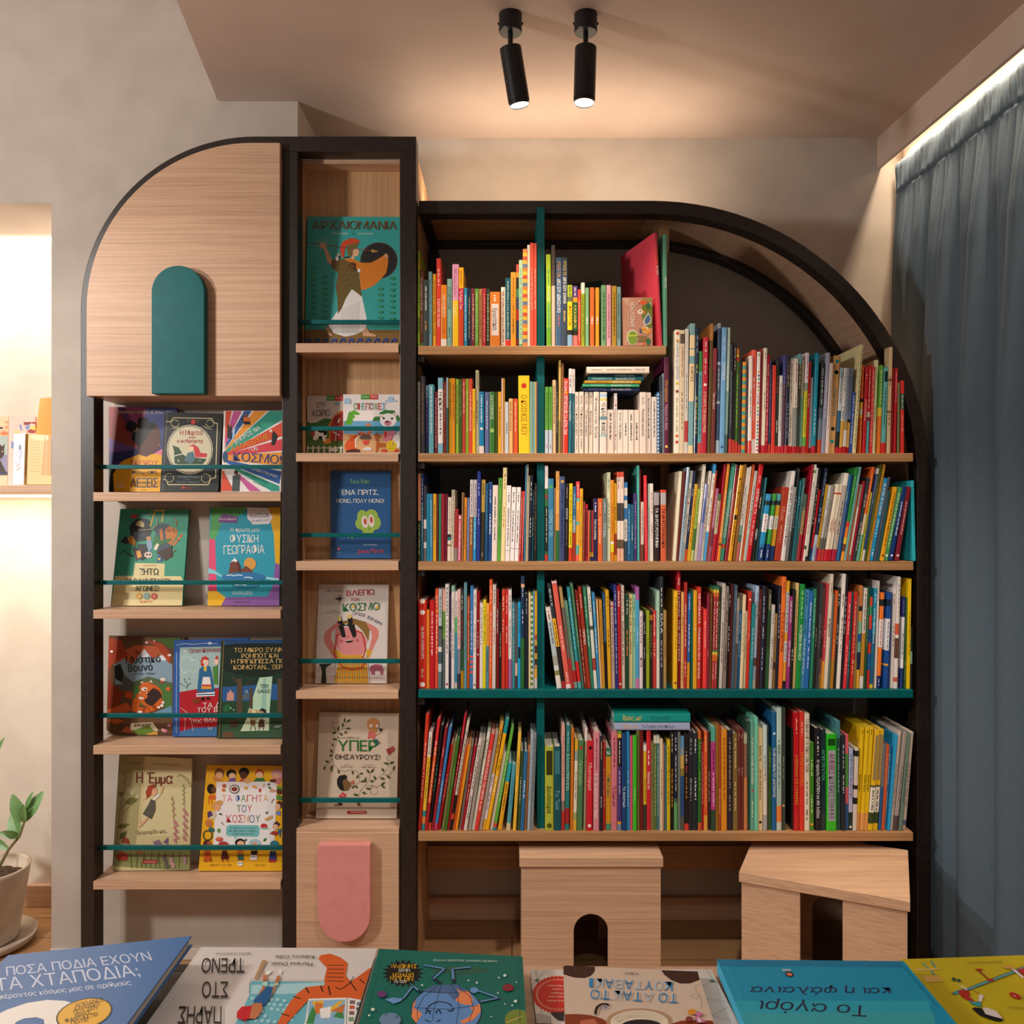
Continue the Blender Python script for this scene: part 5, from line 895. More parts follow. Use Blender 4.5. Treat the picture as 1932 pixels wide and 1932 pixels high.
for lab,x0,x1,th,y0,col,txt in (
 ('navy book lying flat, lowest of the pile on the cream books',1101,1208,.0105,.014,'26305E',[('F0F0E8','ΨΑΞΕ ΠΑΡΑΜΥΘΙ',.5,.85,0),('8A98C0','Σταχτοπούτα',.1,.4,0)]),
 ('bright green book lying flat on the navy one',1100,1207,.0085,.006,'3EA878',[('F0F0E8','ΨΑΞΕ ΠΑΡΑΜΥΘΙ',.5,.85,0),('A8E0C8','Χιονάτη',.15,.4,0)]),
 ('mustard book lying flat between bright green and teal ones',1103,1210,.0085,.004,'B88A1E',[('F0E8C8','ΨΑΞΕ ΠΑΡΑΜΥΘΙ',.5,.85,0),('7A5A14','Τα τρία',.2,.42,0)]),
 ('teal book lying flat under the dark blue-green one',1110,1215,.0105,.010,'146068',[('F0F0E8','ΨΑΞΕ ΠΑΡΑΜΥΘΙ',.5,.85,0),('A8D0D0','Κοντορεβιθούλης',.08,.42,0)]),
 ('dark blue-green book lying flat under the cream top one',1110,1214,.008,.016,'16464E',[('D8E8E8','ΨΑΞΕ ΠΑΡΑΜΥΘΙ',.5,.85,0)]),
 ('thick cream book lying flat on top of the pile above the cream row',1107,1225,.0185,.004,'EAD9C8',[('4A4038','Ένας μικρόχρονος γίγαντας',.32,.72,0),('4A4038','Eric Carle',.78,.92,0),('8A7A70','καλειδοσκόπιο',.07,.25,0)])):
    flat_book(lab,ex(x0),ex(x1),z,th,y0,.17,col,txt,math.radians(-1.2 if th>.018 else .6),g); z+=th+.0006
z=ez(1570.5)+.2865
g='books lying flat on the bottom row'
flat_book('lavender book lying flat on the bottom-shelf row, under the teal one',ex(1161),ex(1303),z,.0215,.012,.2,'A9B2D6',[('3A3A5A','Τα ζωάκια των πάγων',.36,.8,1),('E0B04A','Βρες με!',.12,.3,1)],0,g)
flat_book('teal book lying flat on the lavender one, yellow lettering on its spine',ex(1159),ex(1304),z+.0225,.0255,.010,.2,'14968C',[('0E5A5E','Οι γιγαντες',.48,.72,1),('F0C040','Βρες με!',.12,.36,1)],0,g)
# green book leaning at the back of the top shelf
b=MB(); b.T=Matrix.Translation((ex(1077),.262,ez(652)+.003))@Matrix.Rotation(math.radians(-7),4,'Y')@Matrix.Rotation(math.radians(-10),4,'X'); b.box(0,.15,0,.012,0,.25,'2E5044'); letters(b,'Ποπη Κυριακοπουλου',"C89A4A",(.015,-.0004,.215),(.085,0,0),(0,0,.006)); b.face([(.075,-.0004,.2),(.082,-.0004,.185),(.092,-.0004,.16),(.1,-.0004,.12),(.08,-.0004,.17)],'A88A6A')
tag(b.build('book',M['print'],fix=False),'dark green book lying back against the wall behind the small books','book','books in the middle bay of the top shelf')
# ------------------------------------------------------------------ books showing their covers
def face_book(label,group,O,u,v,quad,th,bgc,spine,art):
    O,u,v=Vector(O),Vector(u),Vector(v); n=u.cross(v)          # n points out of the cover
    P=lambda x,y,k=0: O+u*(x/1000)+v*(y/1000)+n*k
    th/=1000; base=(P(*quad[3],-th)+P(*quad[2],-th))/2; mb=MB(); mb.T=Matrix.Translation(-base)
    t=.0018; q=[(a,c) for a,c in quad]
    def slab(k0,k1,col,poly=q):
        A=[P(x,y,k0) for x,y in poly]; B=[P(x,y,k1) for x,y in poly]; m=len(poly); mb.face(A,col); mb.face(B[::-1],col)
        for i in range(m): j=(i+1)%m; mb.face([A[j],A[i],B[i],B[j]],col)
    slab(0,-t,bgc); slab(-th+t,-th,bgc)
    sp=[q[0],(q[0][0]+3,q[0][1]),(q[3][0]+3,q[3][1]),q[3]]; slab(-t*.5,-th+t*.5,spine,sp)
    k=.00006
    # joint of the hinge beside the spine
    mb.face([P(q[0][0]+7,q[0][1],k),P(q[3][0]+7,q[3][1],k),P(q[3][0]+8,q[3][1],k),P(q[0][0]+8,q[0][1],k)],spine)
    x0=min(a for a,c in q); 
    def clip(pts):
        # keep the print inside the board
        for i in range(4):
            a,bq=q[i],q[(i+1)%4]; o=[]; ins=lambda p:((bq[0]-a[0])*(p[1]-a[1])-(bq[1]-a[1])*(p[0]-a[0]))<=1e-6
            for j in range(len(pts)):
                p,r=pts[j],pts[(j+1)%len(pts)]; d1=(bq[0]-a[0])*(p[1]-a[1])-(bq[1]-a[1])*(p[0]-a[0]); d2=(bq[0]-a[0])*(r[1]-a[1])-(bq[1]-a[1])*(r[0]-a[0])
                if d1<=0: o.append(p)
                if (d1<0<d2) or (d2<0<d1): f=d1/(d1-d2); o.append((p[0]+(r[0]-p[0])*f,p[1]+(r[1]-p[1])*f))
            pts=o
            if len(pts)<3: return []
        return pts
    step=min(.00006,.0022/max(len(art),1))
    for e in art:
        k+=step
        if e[0]=='p': pts=clip([(e[i],e[i+1]) for i in range(2,len(e),2)]); 
        elif e[0]=='e': pts=clip([(e[2]+e[4]*math.cos(a)+e[6]*math.sin(a),e[3]+e[5]*math.cos(a)+e[7]*math.sin(a)) for a in [i*math.pi/12 for i in range(24)]])
        elif e[0]=='l':
            pt=[Vector((e[i],e[i+1])) for i in range(3,len(e),2)]; hw=e[2]/2
            for a,c in zip(pt,pt[1:]):
                d=c-a
                if d.length<1e-6: continue
                d.normalize(); m=Vector((-d.y,d.x))*hw; a2=a-d*hw*.4; c2=c+d*hw*.4
                sq=clip([tuple(a2+m),tuple(c2+m),tuple(c2-m),tuple(a2-m)])
                if sq: mb.face([P(*s,k) for s in sq],e[1])
            continue
        else:
            o=P(e[3],e[4],k); U=u*(e[5]/1000)+v*(e[6]/1000); V=u*(e[7]/1000)+v*(e[8]/1000); letters(mb,e[2],e[1],o,U,V); continue
        if pts: mb.face([P(*s,k) for s in pts],e[1])
    ob=mb.build('picture_book',M['print'],loc=base,fix=False); tag(ob,label,'book',group)
    pg=MB(); pg.T=mb.T; inn=[(q[0][0]+3.2,q[0][1]-3),(q[1][0]-3,q[1][1]-3),(q[2][0]-3,q[2][1]+3),(q[3][0]+3.2,q[3][1]+3)]
    A=[P(x,y,-t) for x,y in inn]; B=[P(x,y,-th+t) for x,y in inn]; pg.face(A); pg.face(B[::-1])
    for i in range(4): j=(i+1)%4; pg.face([A[j],A[i],B[i],B[j]])
    pg.build('page_block',M['pages'],ob); return ob
COVERS=[
["purple picture book with a dark-skinned figure in a yellow top, beside the black mirror book","picture books facing out on the left bookcase",[-1.1989,0.122,1.6494],[0.9998,0.0,-0.0198],[0.0198,0.0945,0.9953],[[0.0,0.0],[203,0.0],[221,-250],[16.5,-254]],11,"6A3A78","5A2A50",[["p","96382E",0.0,0.0,24.8,0.5,94,-124,5.3,-82],["p","A85A90",46,0.9,109,-1.0,112,-57,92,-80],["p","8A3A30",1.8,-28.3,98,-130,6.1,-94],["p","6A4A88",6.1,-94,94,-124,95,-136,8.5,-132],["p","2E2E66",9.1,-141,94,-124,96,-148,11.3,-175],["p","34427E",109,-1.0,203,0.0,209,-103,150,-129,111,-48],["p","D8738A",139,-141,168,-122,213,-127,216,-171,146,-160],["p","1A1414",11.3,-175,36,-171,63,-255,16.4,-254],["p","E8A81E",32,-254,25.4,-203,42,-171,56,-159,96,-142,151,-138,189,-153,216,-177,220,-250],["p","5A3228",93,-130,96,-99,79,-74,139,-44,154,-63,160,-88,154,-116,139,-138,121,-148,99,-142],["p","5A3228",121,-48,146,-57,155,-75,162,-110,153,-129,126,-129],["p","1E1618",73,-96,78,-58,108,-39,139,-48,146,-63,128,-70,114,-98,97,-120],["e","1E1618",105,-42,17.0,0.3,0.8,-13.2],["e","1E1618",70,-58,17.0,0.3,1.1,-17.2],["l","E8B030",1.5,76,-75,85,-71,90,-59],["e","1A1010",151,-87,3.1,0.1,0.1,-2.2],["l","C86A5A",2.4,154,-113,158,-110],["t","E8DCD8","ΣΗΜΑΝΤΙΚΕΣ ΕΝΝΟΙΕΣ ΜΕ ΑΠΛΑ ΛΟΓΙΑ",27.6,-19.9,163,1.7,-0.5,8.5],["t","C84A5A","ΣΚΕΨΟΥ",74,-174,82,1.6,-0.9,14.0],["t","2E3A66","πίσω από",81,-199,74,1.5,-0.7,10.5],["t","D85A78","τις",113,-205,12.3,0.2,-0.3,5.0],["t","2E3A66","ΛΕΞΕΙΣ",80,-240,80,1.6,-1.7,27.8],["t","F0E8E0","ΤΟΜΑΣ",37,-234,23.0,0.5,-0.3,4.9],["t","F0E8E0","ΤΑΡΝΕΡ",37,-241,23.0,0.5,-0.3,4.9],["t","4A3A20","ΨΥΧΟΓΙΟΣ",108,-248,20.6,0.4,-0.2,2.8]]],
["black picture book with a girl in a red hood inside a pale round frame","picture books facing out on the left bookcase",[-1.0273,0.108,1.6323],[0.9996,0.0,-0.0269],[0.0268,0.1059,0.994],[[0.0,0.0],[172,0.0],[173,-233],[2.8,-238]],10,"1E201E","8A8E90",[["l","E8DCA8",2.1,27.4,-16.5,141,-15.6,146,-27.4,158,-30,163,-192,150,-195,143,-213,25.9,-216,18.7,-202,9.5,-201],["l","E8DCA8",2.1,27.4,-16.5,19.0,-29.3,6.0,-28.1],["l","E8DCA8",1.5,45,-33,44,-38,42,-41,38,-44,33,-44,28.3,-43,24.5,-40,22.1,-37,21.5,-32,22.9,-28.2,26.0,-25.0,30,-23.2,35,-23.1,40,-24.8,43,-28.0],["l","E8DCA8",1.5,126,-25.7,129,-22.4,133,-20.5,138,-20.3,142,-21.8,146,-24.8,148,-28.9,148,-33,146,-37,142,-40,138,-41,133,-41,129,-39,126,-35,124,-31],["l","E8DCA8",1.5,38,-189,40,-194,40,-199,38,-204,34,-207,28.9,-208,23.6,-208,19.0,-205,15.9,-200,14.6,-195,15.5,-190,18.4,-186,22.8,-183,28.0,-183,33,-184],["l","E8DCA8",1.5,127,-183,132,-181,137,-182,142,-184,146,-188,147,-193,147,-198,144,-203,140,-206,135,-207,130,-206,125,-203,122,-198,122,-193,123,-188],["l","E8DCA8",1.2,26.6,-49,48,-46,55,-44],["l","E8DCA8",1.2,145,-48,128,-45,117,-38],["e","D0C8A8",82,-110,68,1.9,4.9,-74],["l","3A3A30",1.8,146,-109,146,-120,145,-130,141,-141,137,-150,131,-159,124,-166,115,-172,106,-176,97,-179,87,-180,77,-180,67,-177,57,-173,48,-168,40,-161,33,-153,26.9,-144,22.3,-134,19.2,-123,17.7,-112,17.7,-101,19.3,-90,22.5,-80,27.1,-70,33,-62,40,-54,49,-48,58,-44,67,-41,77,-40,87,-40,97,-43,107,-47,116,-52,124,-59,131,-68,137,-77,142,-87,145,-98,146,-109],["p","2E4A2E",40,-152,36,-115,30.0,-99,49,-105,61,-123,72,-132,134,-137,123,-153,49,-155],["l","E8E0D0",2.4,38,-131,50,-127,65,-123],["p","C82E34",78,-101,91,-94,107,-103,114,-119,134,-121,133,-132,100,-133,95,-113],["e","F0C8A0",86,-107,7.7,0.2,0.5,-6.8],["p","4E7080",77,-120,93,-116,100,-138,89,-154,67,-142],["l","E8E0D0",1.2,48,-142,53,-147],["l","E8E0D0",1.2,53,-142,49,-147],["l","E8E0D0",1.2,111,-142,117,-142],["e","C83A34",87,-27.4,7.4,0.2,0.5,-8.1],["l","D8D0A0",0.9,69,-21.6,74,-29.3],["l","D8D0A0",0.9,102,-20.7,98,-28.7],["t","B8342E","Η Μυρτιά",50,-68,68,1.9,-1.0,15.0],["t","B8342E","και",78,-77,19.0,0.5,-0.5,6.9],["t","B8342E","ο καθρέφτης",43,-91,78,2.1,-0.7,10.6],["t","8AA8B0","Κατερίνα Πατρώνα",56,-195,60,0.1,-0.3,6.8],["t","8AA8B0","εικόνες",74,-201,15.3,0.4,-0.2,3.7],["t","8AA8B0","Ζηλίνσκα Χαπακουτά",50,-210,67,1.8,-0.4,5.5],["e","C8342E",71,-224,4.9,0.1,0.2,-3.1],["t","C8342E","ποταμός",76,-227,23.8,0.6,-0.3,4.9]]],
["picture book with bright multicoloured rays and orange spine, next to the black mirror book","picture books facing out on the left bookcase",[-0.8471,0.093,1.6342],[1.0,0.0,0.0],[-0.0,0.1007,0.9949],[[0.0,0.0],[174,0.0],[174,-240],[-0.3,-240]],10,"E8E4E0","E0902E",[["p","D85030",5.2,-0.6,23.6,-0.6,8.3,-91,6.2,-118],["p","C85A98",28.2,-0.6,53,-0.6,8.6,-100,8.0,-81],["p","2E5AA0",60,-0.6,82,-0.6,9.0,-112,10.0,-97],["p","E8962E",88,-0.6,128,-0.6,9.2,-117,9.1,-114],["p","2E9A82",134,-0.6,174,-0.6,174,-25.5,9.6,-128,9.2,-118],["p","D8502E",175,-33,176,-75,9.7,-131,9.5,-126],["p","D8404A",176,-83,177,-118,9.8,-134,9.6,-130],["p","E89636",12.8,-132,173,-123,174,-163,13.3,-149],["p","2E5AA0",13.2,-146,174,-180,169,-217,13.5,-155],["p","2E9A82",41,-168,169,-223,170,-238,147,-238,26.1,-168],["p","C85A98",42,-183,117,-238,83,-238,36,-183],["p","D85030",2.0,-174,38,-238,-0.3,-238],["e","2E5070",9.0,-137,7.9,0.0,0.6,-16.9],["p","1E1A1E",64,-11.5,76,-25.5,80,-41,62,-41,52,-25.5],["p","E07030",59,-19.3,75,-19.3,78,-32,58,-32],["e","8A5030",66,-14.6,4.3,0.0,0.2,-5.6],["p","1E1A1E",148,-60,161,-75,152,-103,143,-102,144,-69],["e","F0D8C8",140,-60,4.0,0.0,0.1,-4.3],["p","1E1E1E",12.7,-41,25.2,-47,24.9,-84,12.6,-81],["e","C87A5A",20.5,-44,3.7,0.0,0.1,-4.3],["p","A8C8E0",28.9,-50,35,-52,34,-84,27.9,-84],["p","44504E",33,-192,54,-189,53,-238,32,-238],["e","4A3028",42,-183,5.5,0.0,0.2,-6.8],["t","F0F0E8","ΕΜΠΡΟΣ ΝΑ",41,-99,70,44,-7.0,11.1],["t","F0A030","ΑΛΛΑΞΟΥΜΕ",27.6,-122,109,39,-5.7,15.2],["t","F4F0E8","ΤΟΝ",76,-120,27.4,1.9,-1.0,10.5],["t","3A4A80","ΚΟΣΜΟ!",32,-148,140,-10.8,1.1,26.4],["t","F0F0E8","ΔΡΑΣΗΣ ΣΤΗΝ ΠΡΑΞΗ",89,-175,72,-23.6,2.1,7.0],["t","1E4A44","ΑΛΛΕΓΡΟ ΜΠΟΣ",69,-188,65,-29.1,2.1,5.0],["t","1E4A44","ΤΙΝΑ ΑΛΕΞΑΝΔΡΗ",91,-211,37,-15.9,1.3,3.4]]],
["green picture book with a tower of animals above a cream banner","picture books facing out on the left bookcase",[-1.1629,0.118,1.3459],[0.9999,0.0,-0.0121],[0.012,0.1389,0.9902],[[0.0,0.0],[204,0.0],[202,-283],[-6.9,-286]],10,"3E9A7E","2E7E68",[["p","E4D49C",-0.2,-199,53,-198,55,-160,143,-161,144,-198,193,-197,201,-213,202,-286,-5.5,-288],["e","343A40",63,-52,31,12.1,9.5,-21.8],["e","D8C890",62,-49,12.3,0.2,1.1,-14.9],["p","343A40",37,-46,33,-74,57,-98,90,-92,100,-60],["e","4A5A66",131,-60,24.7,0.3,1.3,-18.6],["p","4A5A66",106,-48,149,-47,156,-115,118,-134],["l","E0B84A",4.7,93,-51,98,-26.3,104,-3.7,129,-3.4,126,-37],["e","5A4A3A",97,-7.6,3.7,0.0,0.1,-1.9],["p","C87A3A",137,-60,149,-49,174,-60,174,-78,159,-106,143,-97],["l","2A2420",1.8,143,-60,152,-66],["l","2A2420",1.8,162,-60,167,-69],["l","C87A3A",8.3,125,-60,130,-91],["l","C87A3A",7.7,188,-75,165,-106],["l","2A2420",1.5,181,-75,189,-80],["l","2A2420",1.5,173,-89,183,-94],["p","3E7A44",106,-82,117,-79,127,-93,158,-86,155,-95,131,-103,117,-119,106,-104],["p","E8E0C0",115,-101,123,-104,117,-122,107,-119],["p","C8862E",25.0,-86,43,-80,54,-98,51,-111,42,-105,32,-102],["p","2E2E34",7.3,-96,24.6,-80,35,-102,20.3,-105],["p","8AA8C0",86,-92,99,-91,104,-113,96,-129,85,-107],["e","C8906A",91,-87,7.7,0.1,0.4,-6.2],["p","343438",60,-104,85,-104,94,-141,76,-153,60,-141],["e","C83A3A",43,-22.3,10.8,0.1,0.4,-5.6],["p","5A3A4A",47,-117,56,-114,70,-147,58,-154],["p","E8A040",56,-126,68,-123,75,-141,63,-147],["e","E0C8B8",93,-136,12.3,0.1,0.7,-9.2],["e","2A2420",89,-135,3.1,0.0,0.2,-2.5],["e","2A2420",98,-135,3.1,0.0,0.2,-2.5],["p","3A5A9A",118,-141,130,-134,137,-153,122,-156],["p","E0C040",119,-145,131,-144,128,-153],["l","8A4A30",2.4,152,-146,164,-140,166,-125,174,-121],["l","C8803A",2.1,163,-25.5,170,-38,169,-50],["l","C8803A",1.8,176,-35,170,-39],["l","2A2420",1.5,27.5,-119,10.1,-133],["p","2A3A2A",22.2,-129,50,-137,45,-142],["l","E0D0B0",1.5,79,-15.6,89,-17.0,96,-4.4],["l","D0C088",1.8,57,-63,100,-60,115,-45,110,-26.1],["p","4A3A34",147,-116,162,-106,161,-140,144,-153,117,-128],["t","2E4A4A","ΖΗΤΩ",70,-195,57,0.7,-1.4,19.0],["t","2E4A4A","ΟΙ ΟΛΥΜΠΙΑΚΟΙ",34,-223,128,1.6,-1.3,16.8],["t","2E4A4A","ΑΓΩΝΕΣ!",63,-242,69,0.8,-1.1,15.2],["t","B87A4A","Πατρικ λε Ρολφ",80,-169,38,1.1,-0.4,4.0],["e","E0AE4A",75,-257,9.1,0.1,0.7,-9.7],["e","8AB0A8",97,-257,9.1,0.1,0.7,-9.7],["e","D2604E",119,-257,9.1,0.1,0.7,-9.7],["t","F4E8C0","1",74,-261,3.7,0.0,-0.5,7.3],["t","F4E8C0","2",96,-261,4.3,0.1,-0.5,7.3],["t","F4E8C0","3",117,-260,4.3,0.1,-0.5,7.3],["t","D87850","ΣΚ ΚΕΡΑΣΙ",77,-276,38,1.4,-0.6,6.1]]],
["blue picture book with brown island mountains and an orange sun","picture books facing out on the left bookcase",[-0.8939,0.11,1.3502],[1.0,0.0,0.0],[-0.0,0.1039,0.9946],[[0.0,0.0],[209,0.0],[213,-289],[3.1,-289]],9,"2EA0B8","C8D0C8",[["p","5AA860",6.2,0.0,114,0.0,78,-32,36,-44,17.6,-103,1.8,-90],["p","E8507A",1.9,-92,18.9,-96,29.0,-246,4.5,-245],["p","F0B81E",3.0,-246,29.0,-246,56,-265,43,-289,4.0,-289],["p","E8B018",170,0.0,209,0.0,212,-170,198,-164,191,-81],["p","8A5AA0",198,-164,212,-169,213,-291,44,-290,56,-265,178,-262,192,-237],["p","8AD4E0",2.0,-179,19.1,-185,44,-201,44,-207,19.5,-196,2.6,-195],["p","A0D8E0",170,-204,210,-210,210,-219,170,-210],["p","F0E8EC",110,0.0,170,-2.2,187,-28.5,177,-49,128,-51,112,-32],["p","7A4A8A",24.4,-35,41,-19.2,84,-28.5,82,-46,29.4,-45],["t","F0E8F0","Ντίνα Νομικού",28.5,-38,52,0.6,-0.3,6.8],["t","4A4448","MONTESSORI",118,-32,57,2.2,-1.0,13.6],["t","6A8A9A","μαθε·παιξε·γελα",120,-44,57,4.6,-0.6,5.5],["t","F4F4F0","Η πρώτη μου",64,-72,85,0.6,-0.5,11.7],["t","F4F4F0","ΦΥΣΙΚΗ",63,-104,84,0.0,-0.8,23.1],["t","F4F4F0","ΓΕΩΓΡΑΦΙΑ",46,-139,120,3.1,-1.6,25.8],["e","E0A24A",124,-167,17.8,0.0,0.6,-18.3],["p","7A4434",62,-194,66,-164,78,-152,89,-158,97,-176,99,-185,112,-172,126,-182,133,-192],["p","F4F4F4",67,-163,78,-149,87,-158,83,-162,75,-159],["p","5A3024",86,-158,97,-176,100,-194,90,-194],["e","2E7AAE",107,-206,65,0.0,0.5,-14.6],["l","E8F4F8",2.7,56,-201,69,-199,78,-202,90,-199,102,-201],["l","E8F4F8",2.7,109,-207,121,-206,133,-209],["l","E8F4F8",2.7,130,-217,146,-216,161,-217],["e","2484A0",112,-230,41,0.0,0.3,-8.5],["l","E8F4F8",2.4,83,-229,97,-227,115,-229],["t","E8F4F4","Εικονογράφηση - Σχεδιασμός",76,-251,59,0.0,-0.1,4.0],["t","E8F4F4","Κατερίνα Χατζηπαύλου",76,-257,59,0.0,-0.2,4.9],["t","3A2A5A","ΠΑΠΑΔΟΠΟΥΛΟΣ",82,-280,44,0.0,-0.1,3.6]]],
["forest picture book with two red pandas curled up below snowy mountains","picture books facing out on the left bookcase",[-1.1989,0.122,0.9685],[0.9998,0.0,-0.0207],[0.0206,0.0805,0.9965],[[0.0,0.0],[225,0.0],[226,-285],[9.6,-289]],13,"6A4A2E","8A3020",[["p","C8603A",21.8,-55,82,-26.0,144,-27.8,183,-67,166,-86,29.9,-88],["p","8AA4B4",20.5,-85,50,-66,73,-84,107,-36,134,-65,161,-52,193,-82,196,-134,27.0,-143],["p","E8ECF0",93,-56,107,-36,124,-56,112,-65],["p","E8ECF0",146,-64,161,-52,177,-67,165,-70],["p","5A6A4A",76,-136,124,-117,196,-134,199,-182,72,-173],["p","4E7A3A",83,-148,193,-140,200,-207,79,-197],["p","A84020",0.4,-6.1,38,-11.5,59,-54,17.2,-82,2.9,-101],["p","B84A24",106,-10.1,162,-21.2,189,-51,184,-79,144,-27.8],["p","2A2620",20.7,-88,39,-82,57,-124,48,-137,25.9,-125],["p","5A5A56",50,-112,82,-136,77,-161,46,-155],["p","8A3018",4.3,-125,34,-155,53,-167,37,-216,7.8,-211],["p","C84A1E",56,-161,81,-163,79,-185,60,-179],["p","C85A2A",8.1,-217,64,-194,87,-215,44,-228,8.9,-229],["p","6A9AB8",136,-226,197,-201,201,-225,159,-238],["e","D06224",133,-172,33,-14.1,-12.6,-31],["e","3A2420",140,-177,25.7,-11.0,-9.8,-23.6],["p","D86A2A",98,-148,107,-136,128,-132,140,-150,127,-163,105,-163],["e","F0E0D0",114,-154,9.2,0.2,0.3,-5.5],["e","1E1410",117,-155,3.1,0.1,0.1,-2.1],["p","F0E0D0",101,-136,107,-131,111,-137],["p","F0E0D0",128,-132,134,-127,138,-136],["p","D86A2A",89,-172,99,-165,122,-164,126,-178,113,-187,94,-183],["e","F0E0D0",106,-180,7.7,0.2,0.2,-4.2],["e","1E1410",109,-177,2.2,0.0,0.1,-1.5],["p","F0E0D0",99,-166,102,-162,107,-166],["p","F0E0D0",119,-164,124,-162,125,-167],["e","D06224",92,-197,12.2,-1.9,-2.2,-18.0],["l","D06224",16.2,86,-212,118,-217,148,-208,168,-186],["l","8A3A1A",2.4,111,-210,118,-223],["l","8A3A1A",2.4,129,-208,136,-222],["p","E0D4B0",80,-254,144,-250,164,-274,78,-274],["e","F4F0EC",169,-201,4.9,0.1,0.2,-4.2],["e","F4F0EC",160,-206,4.3,0.1,0.2,-3.6],["e","F4F0EC",172,-192,4.3,0.1,0.2,-3.6],["e","F0F0F0",105,-221,6.8,0.1,0.2,-3.6],["e","D87AA0",182,-274,6.8,0.1,0.3,-5.4],["e","D87AA0",194,-258,6.1,0.1,0.3,-4.8],["e","E8A8A0",176,-271,5.5,0.1,0.2,-4.2],["e","E06A3A",185,-152,6.8,0.1,0.3,-6.1],["e","E8E0D0",168,-125,8.0,0.2,0.3,-5.5],["e","D84A3A",165,-131,4.3,0.1,0.2,-3.0],["p","B85A24",8.4,-247,39,-240,64,-249,34,-258],["p","6A8A30",84,-276,132,-259,158,-280,116,-293],["p","E8A850",127,-284,158,-274,165,-292,134,-296],["p","C86A3A",71,-261,90,-281,53,-279],["e","F0D8C0",114,-17.6,4.3,0.1,0.2,-3.1],["e","E8A088",137,-12.6,3.7,0.1,0.2,-2.8],["e","F0E8E0",184,-53,5.6,0.1,0.2,-3.7],["e","F0E8E0",12.0,-46,4.9,0.1,0.2,-3.7],["p","E0D0C0",6.7,-271,13.2,-277,39,-292,14.5,-298],["p","4A6A2A",118,-6.8,217,-0.2,213,-42,188,-33,143,-9.4],["t","1A1414","Το",84,-61,16.9,1.9,-2.5,17.0],["t","1A1414","Μυστικό",56,-80,102,6.7,-2.1,20.7],["t","1A1414","Βουνό",65,-104,71,6.0,-2.6,21.3],["t","3A2A24","ΨΑΧΝΩ - ΒΡΙΣΚΩ",82,-112,62,1.9,-0.3,4.9],["t","2A2018","ΚΑΙΑ ΚΑΙΥΕΖ",92,-263,52,1.7,-0.6,9.1]]],
["blue-bordered picture book with a woman in a blue folk dress on red ground","picture books facing out on the left bookcase",[-0.9987,0.106,0.957],[0.9994,0.0,0.0349],[-0.0348,0.0883,0.9955],[[0.0,0.0],[220,0.0],[212,-286],[-4.4,-278]],12,"2E5EA8","3A6AB8",[["p","A8C4C4",17.0,-21.0,208,-22.5,207,-136,16.3,-151],["p","B81E2A",16.3,-151,66,-144,207,-145,206,-257,47,-263,16.3,-265],["p","4A82B8",16.3,-265,60,-255,206,-254,206,-282,15.4,-277],["l","C8D8E8",1.5,7.7,-14.0,29.3,-10.2,60,-13.4,91,-11.4,128,-14.5],["e","C8D8E8",106,-11.9,6.2,-0.2,-0.0,-4.3],["l","C8D8E8",1.2,7.7,-35,8.3,-93,7.1,-154,7.1,-268],["l","E8F0F0",1.5,35,-97,28.9,-94,23.8,-90,20.0,-85,17.6,-78,17.0,-71,18.1,-64,20.8,-58,25.1,-53,30,-50,36,-49,42,-49,48,-52,53,-56,57,-61],["l","E8F0F0",1.5,49,-61,54,-59,58,-58,63,-60,67,-63,70,-67,72,-72,72,-77,72,-82,70,-87,66,-91,62,-94,58,-95,53,-94,49,-92],["l","E8F0F0",1.2,16.9,-102,35,-94,45,-88],["p","F0F0F0",23.1,-31,39,-28.8,34,-36],["l","1E2020",1.2,38,-143,40,-127,29.2,-118],["l","1E2020",1.2,40,-134,51,-125],["l","1E2020",1.2,23.1,-130,40,-138],["e","1E2020",31,-114,1.8,-0.1,-0.0,-1.8],["e","1E2020",45,-113,1.8,-0.1,-0.0,-1.8],["e","1E2020",20.0,-127,1.8,-0.1,-0.0,-1.8],["p","2E6A98",75,-86,85,-78,106,-78,111,-97,120,-154,68,-153,72,-113],["p","F0EAE4",86,-109,106,-110,110,-139,81,-138],["p","E8A03A",82,-136,110,-137,111,-145,81,-144],["p","C83A4A",83,-131,110,-132,110,-137,82,-136],["p","E8C040",88,-79,97,-79,96,-93,89,-93],["e","F0CDB8",92,-66,10.5,-0.4,-0.0,-13.4],["p","C83A30",78,-65,83,-52,94,-49,103,-57,100,-61,88,-58,83,-71],["e","C83A30",84,-73,5.5,-0.2,-0.0,-4.6],["p","E8F0F4",66,-156,121,-154,121,-165,66,-166],["p","1E3A6A",68,-159,121,-159,121,-162,67,-162],["p","1A1414",83,-168,89,-168,90,-178,80,-176],["p","1A1414",97,-168,103,-168,107,-176,95,-175],["p","4E8A3A",114,-82,129,-76,129,-134,118,-130],["e","F0CDB8",126,-65,6.8,-0.2,-0.0,-10.6],["p","C82E30",120,-57,129,-47,130,-61],["p","8A3A1E",51,-173,63,-168,81,-174,72,-186,60,-186],["l","F0E0E0",1.2,20.0,-196,38,-209,51,-233,57,-264],["l","F0E0E0",1.2,35,-209,32,-263],["t","B8283A","Ξένια Καλογεροπούλου",46,-38,149,2.4,-0.6,12.2],["t","F4EEE8","ΤΑ ΔΩΡΑ",86,-198,96,-0.3,-0.4,13.9],["t","F4EEE8","ΤΟΥ ΒΑΣΙΛΙΑ",69,-211,125,-1.3,-0.3,13.2],["t","F4EEE8","της Θάλασσας",55,-240,127,-1.4,-0.2,10.8],["t","F0F0F0","Μ",101,-262,10.7,-0.4,0.0,7.2]]],
